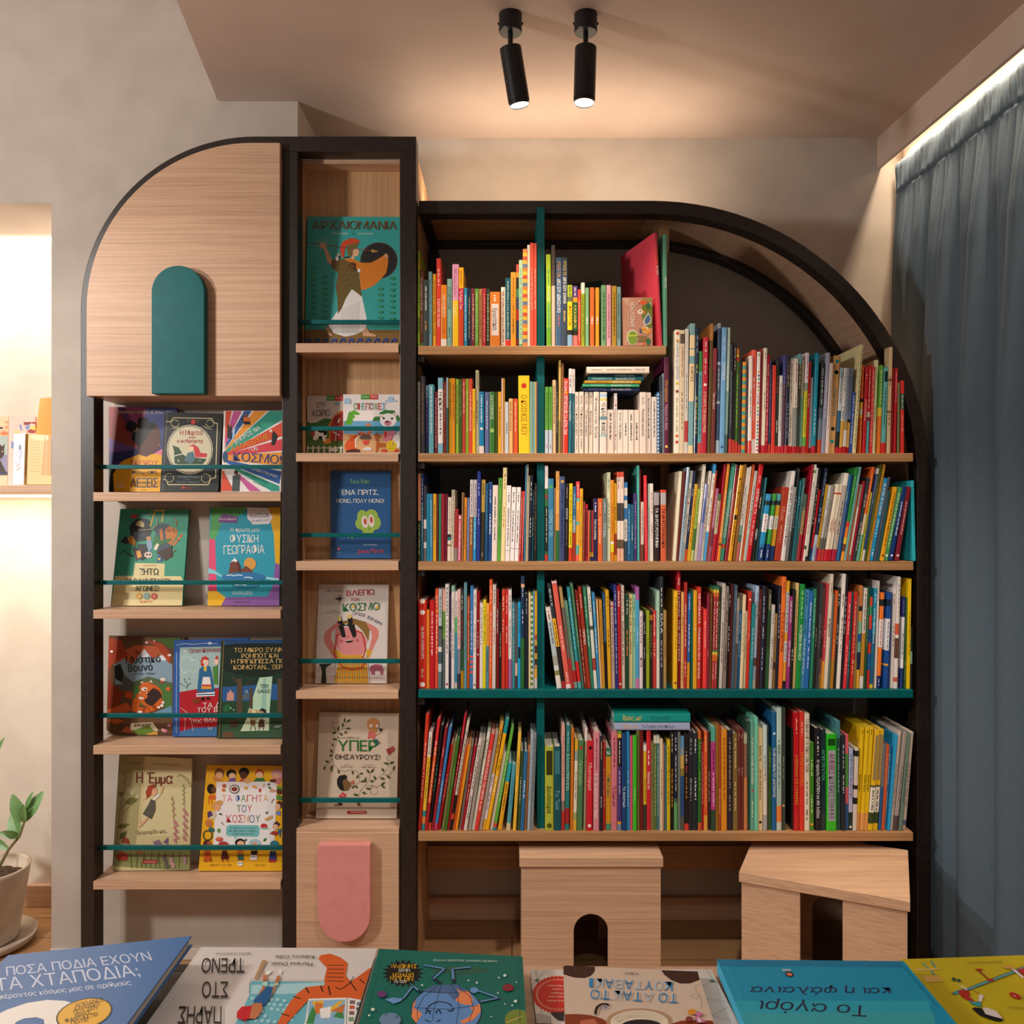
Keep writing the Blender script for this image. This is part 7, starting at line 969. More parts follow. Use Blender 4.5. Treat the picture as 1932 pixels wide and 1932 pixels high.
["tall turquoise picture book with a helmeted spear thrower, on the topmost narrow shelf","picture books facing out on the left bookcase",[-0.6019,0.098,2.2072],[1.0,0.0,-0.0044],[0.0044,0.0736,0.9973],[[0.0,0.0],[278,0.0],[282,-390],[0.0,-391]],12,"3AA6A2","2E8E8C",[["p","8A6A3A",-4.5,-340,285,-339,285,-380,-4.3,-380],["e","4A3A38",212,-132,55,0.2,0.9,-55],["e","2A2828",212,-132,52,0.2,0.8,-51],["p","EAE6E2",94,-283,134,-219,164,-239,179,-307,178,-339,146,-354,117,-360,83,-349,67,-328,75,-310],["l","8A827C",0.7,106,-276,109,-354],["l","8A827C",0.7,111,-274,113,-354],["l","8A827C",0.7,116,-272,118,-354],["l","8A827C",0.7,122,-270,122,-354],["l","8A827C",0.7,127,-268,127,-354],["l","8A827C",0.7,132,-266,131,-354],["l","8A827C",0.7,137,-264,136,-354],["l","8A827C",0.7,143,-262,140,-354],["l","8A827C",0.7,148,-260,145,-354],["l","8A827C",0.7,153,-258,150,-354],["l","8A827C",0.7,158,-256,154,-354],["p","D8802A",108,-128,130,-125,161,-139,188,-139,209,-128,231,-113,239,-125,239,-142,234,-169,218,-189,199,-207,172,-220,161,-220,155,-172,133,-160],["p","6E5A2E",77,-129,108,-128,132,-140,153,-170,164,-241,134,-217,117,-246,107,-273,95,-293,92,-242,87,-212,93,-170,70,-150],["e","3A2E1A",99,-143,1.0,0.0,0.0,-1.2],["e","3A2E1A",108,-158,1.0,0.0,0.0,-1.2],["e","3A2E1A",117,-173,1.0,0.0,0.0,-1.2],["e","3A2E1A",126,-188,1.0,0.0,0.0,-1.2],["e","3A2E1A",135,-203,1.0,0.0,0.0,-1.2],["e","3A2E1A",143,-144,1.0,0.0,0.0,-1.2],["e","3A2E1A",104,-159,1.0,0.0,0.0,-1.2],["e","3A2E1A",113,-174,1.0,0.0,0.0,-1.2],["e","3A2E1A",123,-189,1.0,0.0,0.0,-1.2],["e","3A2E1A",132,-204,1.0,0.0,0.0,-1.2],["e","3A2E1A",140,-145,1.0,0.0,0.0,-1.2],["e","3A2E1A",101,-160,1.0,0.0,0.0,-1.2],["e","3A2E1A",110,-175,1.0,0.0,0.0,-1.2],["e","3A2E1A",119,-190,1.0,0.0,0.0,-1.2],["e","3A2E1A",128,-205,1.0,0.0,0.0,-1.2],["e","3A2E1A",136,-146,1.0,0.0,0.0,-1.2],["e","3A2E1A",145,-161,1.0,0.0,0.0,-1.2],["e","3A2E1A",106,-177,1.0,0.0,0.0,-1.2],["e","3A2E1A",115,-192,1.0,0.0,0.0,-1.2],["e","3A2E1A",125,-207,1.0,0.0,0.0,-1.2],["e","3A2E1A",132,-148,1.0,0.0,0.0,-1.2],["e","3A2E1A",142,-163,1.0,0.0,0.0,-1.2],["e","3A2E1A",103,-178,1.0,0.0,0.0,-1.2],["e","3A2E1A",112,-193,1.0,0.0,0.0,-1.2],["e","3A2E1A",121,-208,1.0,0.0,0.0,-1.2],["e","3A2E1A",129,-149,1.0,0.0,0.0,-1.2],["e","3A2E1A",138,-164,1.0,0.0,0.0,-1.2],["e","3A2E1A",147,-179,1.0,0.0,0.0,-1.2],["e","3A2E1A",108,-194,1.0,0.0,0.0,-1.2],["e","3A2E1A",117,-209,1.0,0.0,0.0,-1.2],["e","3A2E1A",125,-150,1.0,0.0,0.0,-1.2],["e","3A2E1A",134,-165,1.0,0.0,0.0,-1.2],["e","3A2E1A",144,-180,1.0,0.0,0.0,-1.2],["e","3A2E1A",105,-195,1.0,0.0,0.0,-1.2],["p","D0A07A",49,-90,62,-103,75,-133,72,-145,62,-138,55,-116],["p","D0A07A",39,-82,54,-84,55,-96,42,-94],["p","D0A07A",226,-115,234,-110,240,-120,233,-127],["p","E8B894",134,-118,136,-101,141,-96,151,-96,154,-109,149,-120,139,-120,141,-130,130,-125],["p","D04A2A",103,-123,97,-98,104,-76,124,-66,143,-66,158,-76,136,-83,117,-86,111,-101,110,-123],["p","7A6A38",117,-101,120,-86,136,-82,152,-78,148,-93,136,-98,133,-119,122,-120],["p","2A2020",104,-126,115,-121,129,-121,122,-125],["l","8A3A38",2.1,0.1,-80,39,-83,98,-92,190,-103],["p","B08A4A",187,-103,192,-98,211,-105,193,-109],["l","E8DCA8",0.7,46,-85,65,-85],["l","E8DCA8",0.7,46,-85,64,-93],["l","E8DCA8",0.7,46,-85,59,-100],["l","E8DCA8",0.7,46,-85,51,-104],["l","E8DCA8",0.7,46,-85,42,-104],["l","E8DCA8",0.7,46,-85,34,-100],["l","E8DCA8",0.7,46,-85,28.9,-94],["l","E8DCA8",0.7,46,-85,26.8,-85],["l","E8DCA8",0.7,46,-85,28.5,-76],["l","E8DCA8",0.7,46,-85,34,-69],["l","E8DCA8",0.7,46,-85,41,-66],["l","E8DCA8",0.7,46,-85,50,-66],["l","E8DCA8",0.7,46,-85,58,-69],["l","E8DCA8",0.7,46,-85,63,-76],["e","D0A07A",47,-89,8.7,0.0,0.2,-7.4],["e","3A3A3A",93,-123,5.8,0.0,0.2,-8.4],["e","EAE6E2",89,-127,4.8,0.0,0.1,-6.9],["e","C8B89A",93,-116,5.3,0.0,0.1,-4.0],["e","2A2420",136,-148,8.2,0.0,0.2,-8.4],["e","C86A3A",135,-149,5.3,0.0,0.1,-5.4],["l","2A2420",1.2,136,-148,148,-148],["l","2A2420",1.2,136,-148,145,-155],["l","2A2420",1.2,136,-148,138,-159],["l","2A2420",1.2,136,-148,130,-157],["l","2A2420",1.2,136,-148,125,-152],["l","2A2420",1.2,136,-148,125,-144],["l","2A2420",1.2,136,-148,130,-138],["l","2A2420",1.2,136,-148,138,-136],["l","2A2420",1.2,136,-148,145,-140],["l","2A2420",3.3,142,-156,155,-170],["e","EAE6E2",154,-163,4.8,0.0,0.1,-5.9],["p","2E8A5A",21.6,-158,25.5,-158,27.8,-156,29.4,-152,24.8,-152,22.4,-154],["p","2E8A5A",20.6,-158,19.6,-154,17.2,-152,12.5,-152,14.3,-156,16.7,-158],["p","2E8A5A",22.0,-175,25.8,-175,28.2,-173,29.8,-169,25.1,-170,22.8,-171],["p","2E8A5A",21.0,-175,20.0,-171,17.6,-170,12.9,-169,14.7,-173,17.1,-175],["p","2E8A5A",22.3,-193,26.2,-193,28.6,-191,30,-186,25.5,-187,23.2,-189],["p","2E8A5A",21.4,-193,20.4,-189,17.9,-187,13.3,-186,15.1,-191,17.5,-193],["p","2E8A5A",22.7,-210,26.6,-210,28.9,-208,31,-203,25.9,-204,23.5,-206],["p","2E8A5A",21.7,-210,20.8,-206,18.3,-204,13.6,-204,15.4,-208,17.9,-210],["p","2E8A5A",23.1,-227,27.0,-227,29.3,-225,31,-221,26.3,-221,23.9,-223],["p","2E8A5A",22.1,-227,21.1,-223,18.7,-221,14.0,-221,15.8,-225,18.2,-227],["p","2E8A5A",23.4,-244,27.3,-244,29.7,-242,31,-238,26.6,-239,24.3,-240],["p","2E8A5A",22.5,-244,21.5,-240,19.1,-239,14.4,-238,16.2,-242,18.6,-244],["p","2E8A5A",23.8,-262,27.7,-262,30,-260,32,-255,27.0,-256,24.6,-258],["p","2E8A5A",22.9,-262,21.9,-258,19.4,-256,14.8,-255,16.6,-260,19.0,-262],["p","2E8A5A",24.2,-279,28.1,-279,30,-277,32,-272,27.4,-273,25.0,-275],["p","2E8A5A",23.2,-279,22.2,-275,19.8,-273,15.1,-272,16.9,-277,19.4,-279],["p","2E8A5A",24.6,-296,28.4,-296,31,-294,32,-289,27.7,-290,25.4,-292],["p","2E8A5A",23.6,-296,22.6,-292,20.2,-290,15.5,-290,17.3,-294,19.7,-296],["p","2E8A5A",56,-185,60,-185,62,-183,64,-179,59,-179,57,-181],["p","2E8A5A",55,-185,54,-181,52,-179,47,-179,49,-183,51,-185],["p","2E8A5A",56,-202,60,-202,63,-200,64,-196,59,-197,57,-198],["p","2E8A5A",55,-202,54,-198,52,-197,47,-196,49,-200,51,-202],["p","2E8A5A",57,-220,61,-220,63,-218,64,-213,60,-214,57,-216],["p","2E8A5A",56,-220,55,-216,52,-214,48,-213,49,-218,52,-220],["p","2E8A5A",57,-237,61,-237,63,-235,65,-230,60,-231,58,-233],["p","2E8A5A",56,-237,55,-233,53,-231,48,-230,50,-235,52,-237],["p","2E8A5A",57,-254,61,-254,64,-252,65,-248,61,-248,58,-250],["p","2E8A5A",56,-254,55,-250,53,-248,48,-248,50,-252,53,-254],["p","2E8A5A",58,-271,62,-271,64,-269,66,-265,61,-265,59,-267],["p","2E8A5A",57,-271,56,-267,53,-265,49,-265,50,-269,53,-271],["p","2E8A5A",58,-288,62,-288,64,-286,66,-282,61,-283,59,-285],["p","2E8A5A",57,-288,56,-285,54,-283,49,-282,51,-287,53,-288],["p","2E8A5A",58,-306,62,-306,65,-304,66,-299,62,-300,59,-302],["p","2E8A5A",57,-306,56,-302,54,-300,49,-299,51,-304,54,-306],["p","2E8A5A",219,-221,223,-221,225,-219,227,-215,222,-216,220,-217],["p","2E8A5A",218,-221,217,-217,215,-216,210,-215,212,-219,214,-221],["p","2E8A5A",219,-239,223,-239,226,-237,227,-232,222,-233,220,-235],["p","2E8A5A",218,-239,217,-235,215,-233,210,-232,212,-237,214,-239],["p","2E8A5A",220,-256,223,-256,226,-254,227,-249,223,-250,220,-252],["p","2E8A5A",219,-256,218,-252,215,-250,211,-249,212,-254,215,-256],["p","2E8A5A",220,-273,224,-273,226,-271,228,-267,223,-267,221,-269],["p","2E8A5A",219,-273,218,-269,215,-267,211,-267,213,-271,215,-273],["p","2E8A5A",220,-290,224,-290,226,-288,228,-284,223,-284,221,-286],["p","2E8A5A",219,-290,218,-286,216,-284,211,-284,213,-288,215,-290],["p","2E8A5A",220,-307,224,-307,227,-305,228,-301,224,-301,221,-303],["p","2E8A5A",219,-307,218,-303,216,-302,211,-301,213,-305,216,-307],["p","2E8A5A",254,-189,258,-189,260,-187,262,-183,257,-183,255,-185],["p","2E8A5A",253,-189,252,-185,249,-183,245,-183,246,-187,249,-189],["p","2E8A5A",254,-206,258,-206,260,-204,262,-200,257,-201,255,-203],["p","2E8A5A",253,-206,252,-203,250,-201,245,-200,247,-205,249,-206],["p","2E8A5A",254,-224,258,-224,260,-222,262,-217,257,-218,255,-220],["p","2E8A5A",253,-224,252,-220,250,-218,245,-217,247,-222,249,-224],["p","2E8A5A",254,-241,258,-241,261,-239,262,-234,258,-235,255,-237],["p","2E8A5A",253,-241,253,-237,250,-235,245,-235,247,-239,250,-241],["p","2E8A5A",255,-258,259,-258,261,-256,263,-252,258,-252,256,-254],["p","2E8A5A",254,-258,253,-254,250,-252,246,-252,247,-256,250,-258],["p","2E8A5A",255,-275,259,-275,261,-273,263,-269,258,-269,256,-271],["p","2E8A5A",254,-275,253,-271,251,-269,246,-269,248,-273,250,-275],["p","2E8A5A",255,-292,259,-292,261,-290,263,-286,258,-287,256,-289],["p","2E8A5A",254,-292,253,-289,251,-287,246,-286,248,-291,250,-292],["p","2E8A5A",255,-310,259,-310,262,-308,263,-303,259,-304,256,-306],["p","2E8A5A",255,-310,254,-306,251,-304,246,-303,248,-308,251,-310],["l","6AA88A",0.7,20.8,-146,24.5,-313],["l","6AA88A",0.7,55,-173,58,-323],["l","6AA88A",0.7,218,-209,220,-324],["l","6AA88A",0.7,253,-177,255,-327],["p","D0A07A",59,-332,72,-334,76,-349,83,-358,72,-359,64,-345],["p","D0A07A",167,-347,177,-332,184,-339,189,-349,209,-356,206,-360,170,-359],["l","3E5AA0",3.7,2.4,-381,3.5,-374,8.1,-368,14.1,-367,17.8,-371,15.5,-375,11.9,-374,12.3,-371],["l","3E5AA0",3.7,27.4,-381,28.4,-374,33,-368,39,-367,43,-371,40,-375,37,-374,37,-371],["l","3E5AA0",3.7,52,-381,53,-374,58,-368,64,-367,68,-371,65,-375,62,-374,62,-371],["l","3E5AA0",3.7,77,-381,78,-374,83,-368,89,-367,93,-371,90,-375,87,-374,87,-371],["l","3E5AA0",3.7,102,-381,103,-374,108,-367,114,-366,118,-371,115,-375,112,-374,112,-371],["l","3E5AA0",3.7,127,-380,128,-374,133,-367,139,-366,142,-371,140,-375,137,-374,137,-371],["l","3E5AA0",3.7,152,-380,153,-374,158,-367,164,-366,167,-371,165,-374,161,-374,162,-371],["l","3E5AA0",3.7,177,-380,178,-373,183,-367,189,-366,192,-370,190,-374,186,-373,187,-370],["l","3E5AA0",3.7,202,-380,203,-373,208,-367,214,-366,217,-370,215,-374,211,-373,212,-370],["l","3E5AA0",3.7,227,-380,228,-373,233,-367,239,-366,242,-370,240,-374,236,-373,237,-370],["l","3E5AA0",3.7,252,-380,253,-373,258,-367,263,-366,267,-370,265,-374,261,-373,262,-370],["t","7A5438","ΑΡΧΑΙΟΜΑΝΙΑ",14.2,-39,249,-0.1,-0.4,24.9],["t","E8F0E8","Emma Giuliani",77,-54,44,-0.1,-0.1,5.5],["e","3A5A4A",136,-52,1.7,0.0,0.0,-2.0],["t","E8F0E8","Carole Saturno",151,-54,45,-0.0,-0.1,5.5]]],
["shadowed village picture book with a black-and-white cow and red barn","picture books facing out on the left bookcase",[-0.6038,0.1,1.6795],[1.0,0.0,-0.0035],[0.0035,0.059,0.9983],[[0.0,0.0],[167,0.0],[170,-173],[3.1,-173]],9,"D8CCC0","C8BCB0",[["p","3E6A34",-1.2,-76,13.4,-81,28.9,-79,52,-67,71,-69,168,-78,170,-169,0.5,-169],["p","D8792A",64,-88,79,-59,97,-45,168,-39,169,-137,69,-137],["p","9E2E26",69,-90,81,-63,102,-49,168,-45,169,-135,71,-135],["p","E8DCD0",89,-80,95,-67,98,-69,95,-80],["l","E8DCD0",1.9,76,-106,98,-118],["l","E8DCD0",1.9,87,-106,86,-137],["p","4E6A2E",-0.1,-135,169,-133,170,-169,0.5,-169],["p","D8862A",49,-131,68,-125,73,-141,51,-143],["e","ECE4DC",39,-116,21.3,0.1,0.2,-13.6],["e","1E1A1A",45,-105,11.6,0.0,0.1,-5.1],["e","1E1A1A",21.9,-124,4.3,0.0,0.1,-6.6],["e","1E1A1A",41,-125,5.8,0.0,0.1,-5.1],["e","1E1A1A",55,-112,5.0,0.0,0.1,-5.8],["p","ECE4DC",19.9,-118,29.6,-118,31,-133,20.1,-131],["p","ECE4DC",49,-118,57,-118,57,-135,48,-134],["p","A83A34",12.0,-110,21.6,-104,25.7,-116,16.1,-122],["e","8AA8B8",88,-23.8,8.7,0.0,0.1,-3.9],["p","4E9A3A",58,0.2,82,0.3,82,-15.0,58,-15.1],["p","C83A34",82,0.3,107,0.4,107,-14.9,82,-15.0],["t","E8F0E0","Παίζω με",61,-9.8,18.4,0.1,-0.1,3.5],["t","F8E8E0","ΠΑΖΛ",86,-10.1,17.5,0.1,-0.1,5.1],["t","B83A34","Σ",28.2,-35,8.7,0.0,-0.3,14.7],["t","5A6A80","ΤΟ",37,-33,16.9,0.6,-0.7,13.3],["t","5A4A44","ΧΩΡΙΟ",14.1,-62,55,1.6,-0.8,19.5],["p","D8D0C0",1.1,-149,5.9,-149,6.3,-169,1.5,-169],["p","D8D0C0",17.5,-149,22.4,-149,22.7,-169,17.9,-169],["p","D8D0C0",34,-149,39,-149,39,-169,34,-169],["p","D8D0C0",50,-149,55,-149,56,-169,51,-169],["p","D8D0C0",67,-149,72,-149,72,-169,67,-169],["p","D8D0C0",83,-149,88,-149,88,-169,84,-169],["p","D8D0C0",100,-149,105,-149,105,-169,100,-169],["p","D8D0C0",116,-149,121,-149,121,-169,116,-169],["p","D8D0C0",0.2,-154,111,-153,111,-156,0.3,-157],["e","E8E0D8",79,-161,13.5,0.0,0.1,-4.3],["t","5A3A5A","SUSAETA",68,-163,22.2,0.1,-0.1,3.5]]],
["white seasons picture book with a polar bear and green crocodile","picture books facing out on the left bookcase",[-0.4933,0.078,1.6804],[1.0,0.0,0.0],[-0.0,0.0349,0.9994],[[0.0,0.0],[166,0.0],[167,-174],[1.2,-174]],14,"ECE4E0","D8D0CC",[["p","6AA8D0",1.5,-78,167,-78,167,-118,1.8,-118],["p","D8A878",1.8,-115,52,-118,167,-115,167,-171,2.1,-171],["p","3E7A3A",85,-78,92,-66,107,-64,107,-53,122,-46,149,-47,161,-62,167,-70,167,-78],["p","5EA82E",3.5,-89,13.0,-72,16.7,-53,24.4,-46,34,-47,49,-56,48,-60,31,-60,35,-66,34,-70,28.4,-70,29.4,-80,23.7,-89],["e","F0F0E0",25.3,-49,2.7,0.0,0.0,-2.7],["e","1E1A1A",25.9,-49,1.2,0.0,0.0,-1.2],["l","3E7A24",1.1,16.7,-53,13.0,-72,7.3,-84],["e","F0EAE6",132,-76,24.0,0.0,0.1,-20.3],["e","F0EAE6",113,-64,6.5,0.0,0.0,-6.2],["e","F0EAE6",151,-60,6.5,0.0,0.0,-6.2],["e","D8B0A0",113,-65,3.5,0.0,0.0,-3.3],["e","D8B0A0",151,-60,3.5,0.0,0.0,-3.3],["e","1E1414",119,-70,3.3,0.0,0.0,-3.3],["e","1E1414",143,-71,3.3,0.0,0.0,-3.3],["e","D8889A",131,-84,11.1,0.0,0.0,-8.5],["e","3A1E1E",129,-81,5.0,0.0,0.0,-2.7],["l","3A1E1E",0.9,126,-88,132,-89,135,-88],["e","C87A5A",74,-90,7.7,0.0,0.0,-5.8],["p","C8684A",42,-109,61,-110,67,-116,77,-107,84,-109,79,-122,59,-122],["p","6A504A",48,-126,57,-117,77,-118,85,-128,81,-132,54,-132],["p","D85A24",5.8,-149,13.4,-136,23.0,-126,13.3,-122,34,-120,48,-115,40,-130,36,-143,40,-159,23.2,-165,7.8,-163],["p","F0E8E4",35,-132,48,-118,39,-138,39,-157,36,-155],["e","1E1414",35,-125,1.9,0.0,0.0,-1.9],["e","1E1414",49,-117,2.3,0.0,0.0,-2.3],["p","5A2A24",9.8,-165,28.9,-160,48,-161,52,-170,7.9,-170],["p","B8622A",91,-118,100,-113,113,-124,108,-128,104,-128,106,-141,134,-145,129,-159,123,-155,106,-155,100,-170,96,-170,98,-140],["e","1E1414",105,-121,1.5,0.0,0.0,-1.7],["e","F0E8E0",105,-120,0.6,0.0,0.0,-0.6],["e","D84A3A",68,-141,9.2,0.0,0.0,-6.9],["l","D84A3A",1.5,60,-138,57,-135],["l","D84A3A",1.5,75,-137,79,-134],["p","E08A98",117,-136,119,-109,150,-107,154,-116,144,-128,138,-140],["p","D8402E",121,-109,128,-109,127,-128,121,-128],["p","F0EAE6",150,-120,165,-107,167,-155,158,-159,142,-140],["e","D8502E",121,-165,8.6,0.0,0.0,-5.0],["e","D8402E",156,-165,7.7,0.0,0.0,-4.2],["e","E8C81E",142,-151,15.7,0.0,0.1,-15.8],["t","2E6A9A","6",144,-149,5.0,0.0,-0.0,9.2],["t","8A7A2A","Με",134,-147,5.4,0.0,-0.0,3.1],["t","8A7A2A","παιχνίδια",134,-154,16.3,0.0,-0.0,2.7],["t","8A7A2A","παραμυθιών",133,-160,19.6,0.0,-0.0,2.5],["e","A8C8E0",12.6,-18.0,9.6,0.0,0.1,-7.7],["p","A8C8E0",2.6,-16.1,12.6,-11.2,21.3,-19.9,21.3,-27.3,2.7,-27.3],["p","A8C8E0",121,-21.8,124,-17.6,157,-17.6,158,-21.8],["e","A8C8E0",139,-14.1,8.1,0.0,0.0,-8.1],["p","4E9A3A",52,-0.6,78,-0.6,78,-14.5,52,-14.5],["p","D03A34",78,-0.6,101,-0.6,101,-14.5,78,-14.5],["t","F0F4E8","Παίζω με",55,-9.5,19.6,0.0,-0.0,4.3],["t","F8ECE8","ΠΑΖΛ",82,-10.6,17.7,0.0,-0.0,6.6],["t","4E8A3A","Ο",31,-45,10.4,0.0,-0.1,19.3],["t","C83A34","Ι",43,-45,4.7,0.0,-0.1,19.3],["t","5AB0A8","Ε",54,-45,10.4,0.0,-0.1,19.3],["t","C8403A","Π",66,-45,10.4,0.0,-0.1,19.3],["t","5A2A5A","Ο",78,-45,10.4,0.0,-0.1,19.3],["t","4E9A3A","Χ",90,-45,10.4,0.0,-0.1,19.3],["t","D03A2E","Ε",102,-45,10.4,0.0,-0.1,19.3],["t","5AA8D8","Σ",114,-45,10.4,0.0,-0.1,19.3],["e","F0F0F0",72,-160,13.8,0.0,0.0,-4.6],["t","3A4A7A","SUSAETA",61,-162,23.6,0.0,-0.0,3.9]]],
["blue picture book with a green cauliflower face and dark red spine edge","picture books facing out on the left bookcase",[-0.5353,0.099,1.4575],[1.0,0.0,0.0],[-0.0,0.0499,0.9988],[[0.0,0.0],[178,0.0],[180,-257],[3.7,-257]],12,"2A5A90","7A1A1E",[["e","9AB84A",95,-136,15.1,0.0,0.2,-21.3],["e","9AB84A",122,-134,19.4,0.0,0.2,-20.9],["e","9AB84A",92,-155,17.0,0.0,0.2,-17.4],["e","9AB84A",133,-153,17.0,0.0,0.2,-20.3],["e","9AB84A",113,-165,24.2,0.0,0.1,-15.5],["p","9AB84A",93,-169,131,-169,128,-183,98,-183],["e","E8DCD8",103,-150,9.6,1.3,2.6,-17.6],["e","E8DCD8",122,-147,8.9,0.8,1.8,-18.9],["e","C85A40",104,-149,4.6,0.6,1.4,-9.6],["e","C85A40",122,-144,4.6,0.3,0.8,-9.7],["l","2A3A2A",1.1,114,-173,116,-170,119,-172],["e","9AB84A",56,-196,1.4,0.0,0.0,-1.5],["e","9AB84A",66,-197,1.9,0.0,0.0,-3.1],["t","8AC880","Pete Riski",61,-38,54,1.0,-0.4,14.6],["t","F4F0E8","ΕΝΑ ΠΡΙΤΣ,",35,-71,108,0.6,-0.2,15.1],["t","F4F0E8","ΜΟΝΟ, ΠΟΛΥ ΜΟΝΟ!",18.8,-94,140,0.0,-0.1,11.6],["t","D8E0E8","Εικονογράφηση:",101,-219,39,0.0,-0.0,3.9],["t","E05A6A","James Martin",82,-242,78,1.0,-0.3,13.9],["e","D86A70",27.2,-229,4.6,0.0,0.0,-3.9],["t","A8C0D8","ΨΥΧΟΓΙΟΣ",21.9,-241,11.2,0.0,-0.0,3.1]]],
["white picture book with a pink figure looking up through black binoculars","picture books facing out on the left bookcase",[-0.5699,0.104,1.1233],[1.0,0.0,-0.0051],[0.0051,0.0692,0.9976],[[0.0,0.0],[206,-0.0],[204,-288],[-5.1,-289]],11,"D8CEC8","C0B4AE",[["p","D8827A",50,-219,19.3,-171,16.9,-155,22.8,-138,56,-110,69,-115,52,-127,40,-142,39,-161,55,-190,62,-206],["p","D8827A",94,-108,102,-100,142,-110,169,-125,179,-135,178,-154,152,-212,142,-208,152,-185,159,-154,157,-137,132,-123,102,-117],["p","8A6A34",52,-129,73,-108,106,-100,140,-110,152,-133,149,-166,132,-137,111,-117,81,-115],["p","D8888A",52,-129,69,-125,107,-127,130,-141,146,-164,141,-187,129,-206,74,-206,57,-186,50,-163],["p","E0A832",70,-206,130,-206,146,-233,151,-289,50,-288,58,-246],["p","D8A030",41,-192,54,-190,72,-202,68,-219,58,-217],["p","D8A030",143,-191,160,-191,154,-212,144,-216],["l","2E6A70",1.0,56,-208,51,-288],["l","2E6A70",1.0,69,-208,66,-288],["l","2E6A70",1.0,82,-208,81,-288],["l","2E6A70",1.0,95,-208,96,-288],["l","2E6A70",1.0,108,-208,111,-288],["l","2E6A70",1.0,121,-208,126,-288],["l","2E6A70",1.0,134,-208,141,-288],["l","2E6A70",1.0,147,-208,156,-288],["l","2E6A70",1.0,58,-221,148,-220],["l","2E6A70",1.0,57,-234,149,-233],["l","2E6A70",1.0,56,-246,150,-246],["l","2E6A70",1.0,55,-259,151,-259],["l","2E6A70",1.0,54,-272,152,-272],["l","2E6A70",1.0,53,-285,153,-284],["l","D86A2A",1.0,62,-208,58,-288],["l","D86A2A",1.0,75,-208,74,-288],["l","D86A2A",1.0,88,-208,89,-288],["l","D86A2A",1.0,101,-208,104,-288],["l","D86A2A",1.0,114,-208,119,-288],["l","D86A2A",1.0,127,-208,134,-288],["l","D86A2A",1.0,140,-208,149,-288],["l","C8402E",3.6,67,-144,55,-150,53,-175,49,-200,60,-225,75,-241,102,-249,130,-243,140,-229,133,-212,141,-189,134,-156,128,-141,113,-137],["p","1E1A1A",60,-123,73,-115,82,-152,78,-155,71,-155],["p","1E1A1A",90,-123,106,-115,113,-146,111,-154,103,-155],["p","1E1A1A",56,-100,68,-94,73,-115,83,-119,90,-115,85,-92,97,-87,102,-108,98,-123,77,-121,67,-119,58,-113],["e","E8D888",62,-101,6.3,0.0,0.1,-7.1],["e","E8D888",92,-93,6.3,0.0,0.1,-7.1],["e","D8A030",62,-101,2.5,0.0,0.1,-2.9],["e","D8A030",92,-93,2.5,0.0,0.1,-2.9],["e","C8605A",69,-165,4.6,0.0,0.1,-3.7],["e","C8605A",115,-163,4.6,0.0,0.1,-3.7],["p","2A1616",80,-167,90,-164,103,-162,101,-169,86,-170],["l","A84A34",1.0,84,-157,91,-151],["l","F0E8E0",1.2,82,-165,101,-163],["p","1E1A1A",46,-40,63,-40,57,-29.1,66,-39,71,-41,65,-44,60,-54,60,-44,46,-46,55,-43],["p","2A3020",12.3,-288,14.7,-254,8.0,-233,37,-232,25.0,-246,28.0,-288],["l","2E4A3A",4.4,14.5,-242,8.0,-235],["l","2E4A3A",4.0,22.8,-242,39,-232],["p","A85A74",152,-256,157,-237,171,-232,188,-234,194,-247,193,-263,186,-263,184,-251,169,-251,169,-263,159,-263,157,-247],["t","5A4A48","ΣΟΦΙΑ ΠΑΝΙΔΟΥ",19.4,-21.9,53,0.3,-0.1,5.0],["t","B8282E","ΒΛΕΠΩ",82,-34,82,4.6,-1.1,16.3],["t","B8444A","ΤΟΝ",94,-49,24.6,0.8,-0.4,9.2],["t","2E7A48","ΚΟΣΜΟ",72,-79,109,4.7,-1.3,22.6],["e","E0B040",103,-64,3.8,0.0,0.1,-4.6],["e","E0B040",173,-67,3.8,0.0,0.1,-5.0],["t","3A3E6A","ΟΠΩΣ",101,-87,37,-8.2,1.7,8.2],["t","3A3E6A","ΕΙΜΑΙ",144,-99,41,-20.0,3.8,7.9],["t","6A5A5A","Εικονογράφηση",32,-78,27.3,0.1,-0.1,2.5],["t","6A5A5A","Μυρτώ Δεληβοριά",21.7,-84,46,0.2,-0.1,2.9],["t","5A4A4A","ΕΚΔΟΣΕΙΣ ΠΑΠΑΔΟΠΟΥΛΟΣ",153,-274,41,0.6,-0.1,2.7]]],
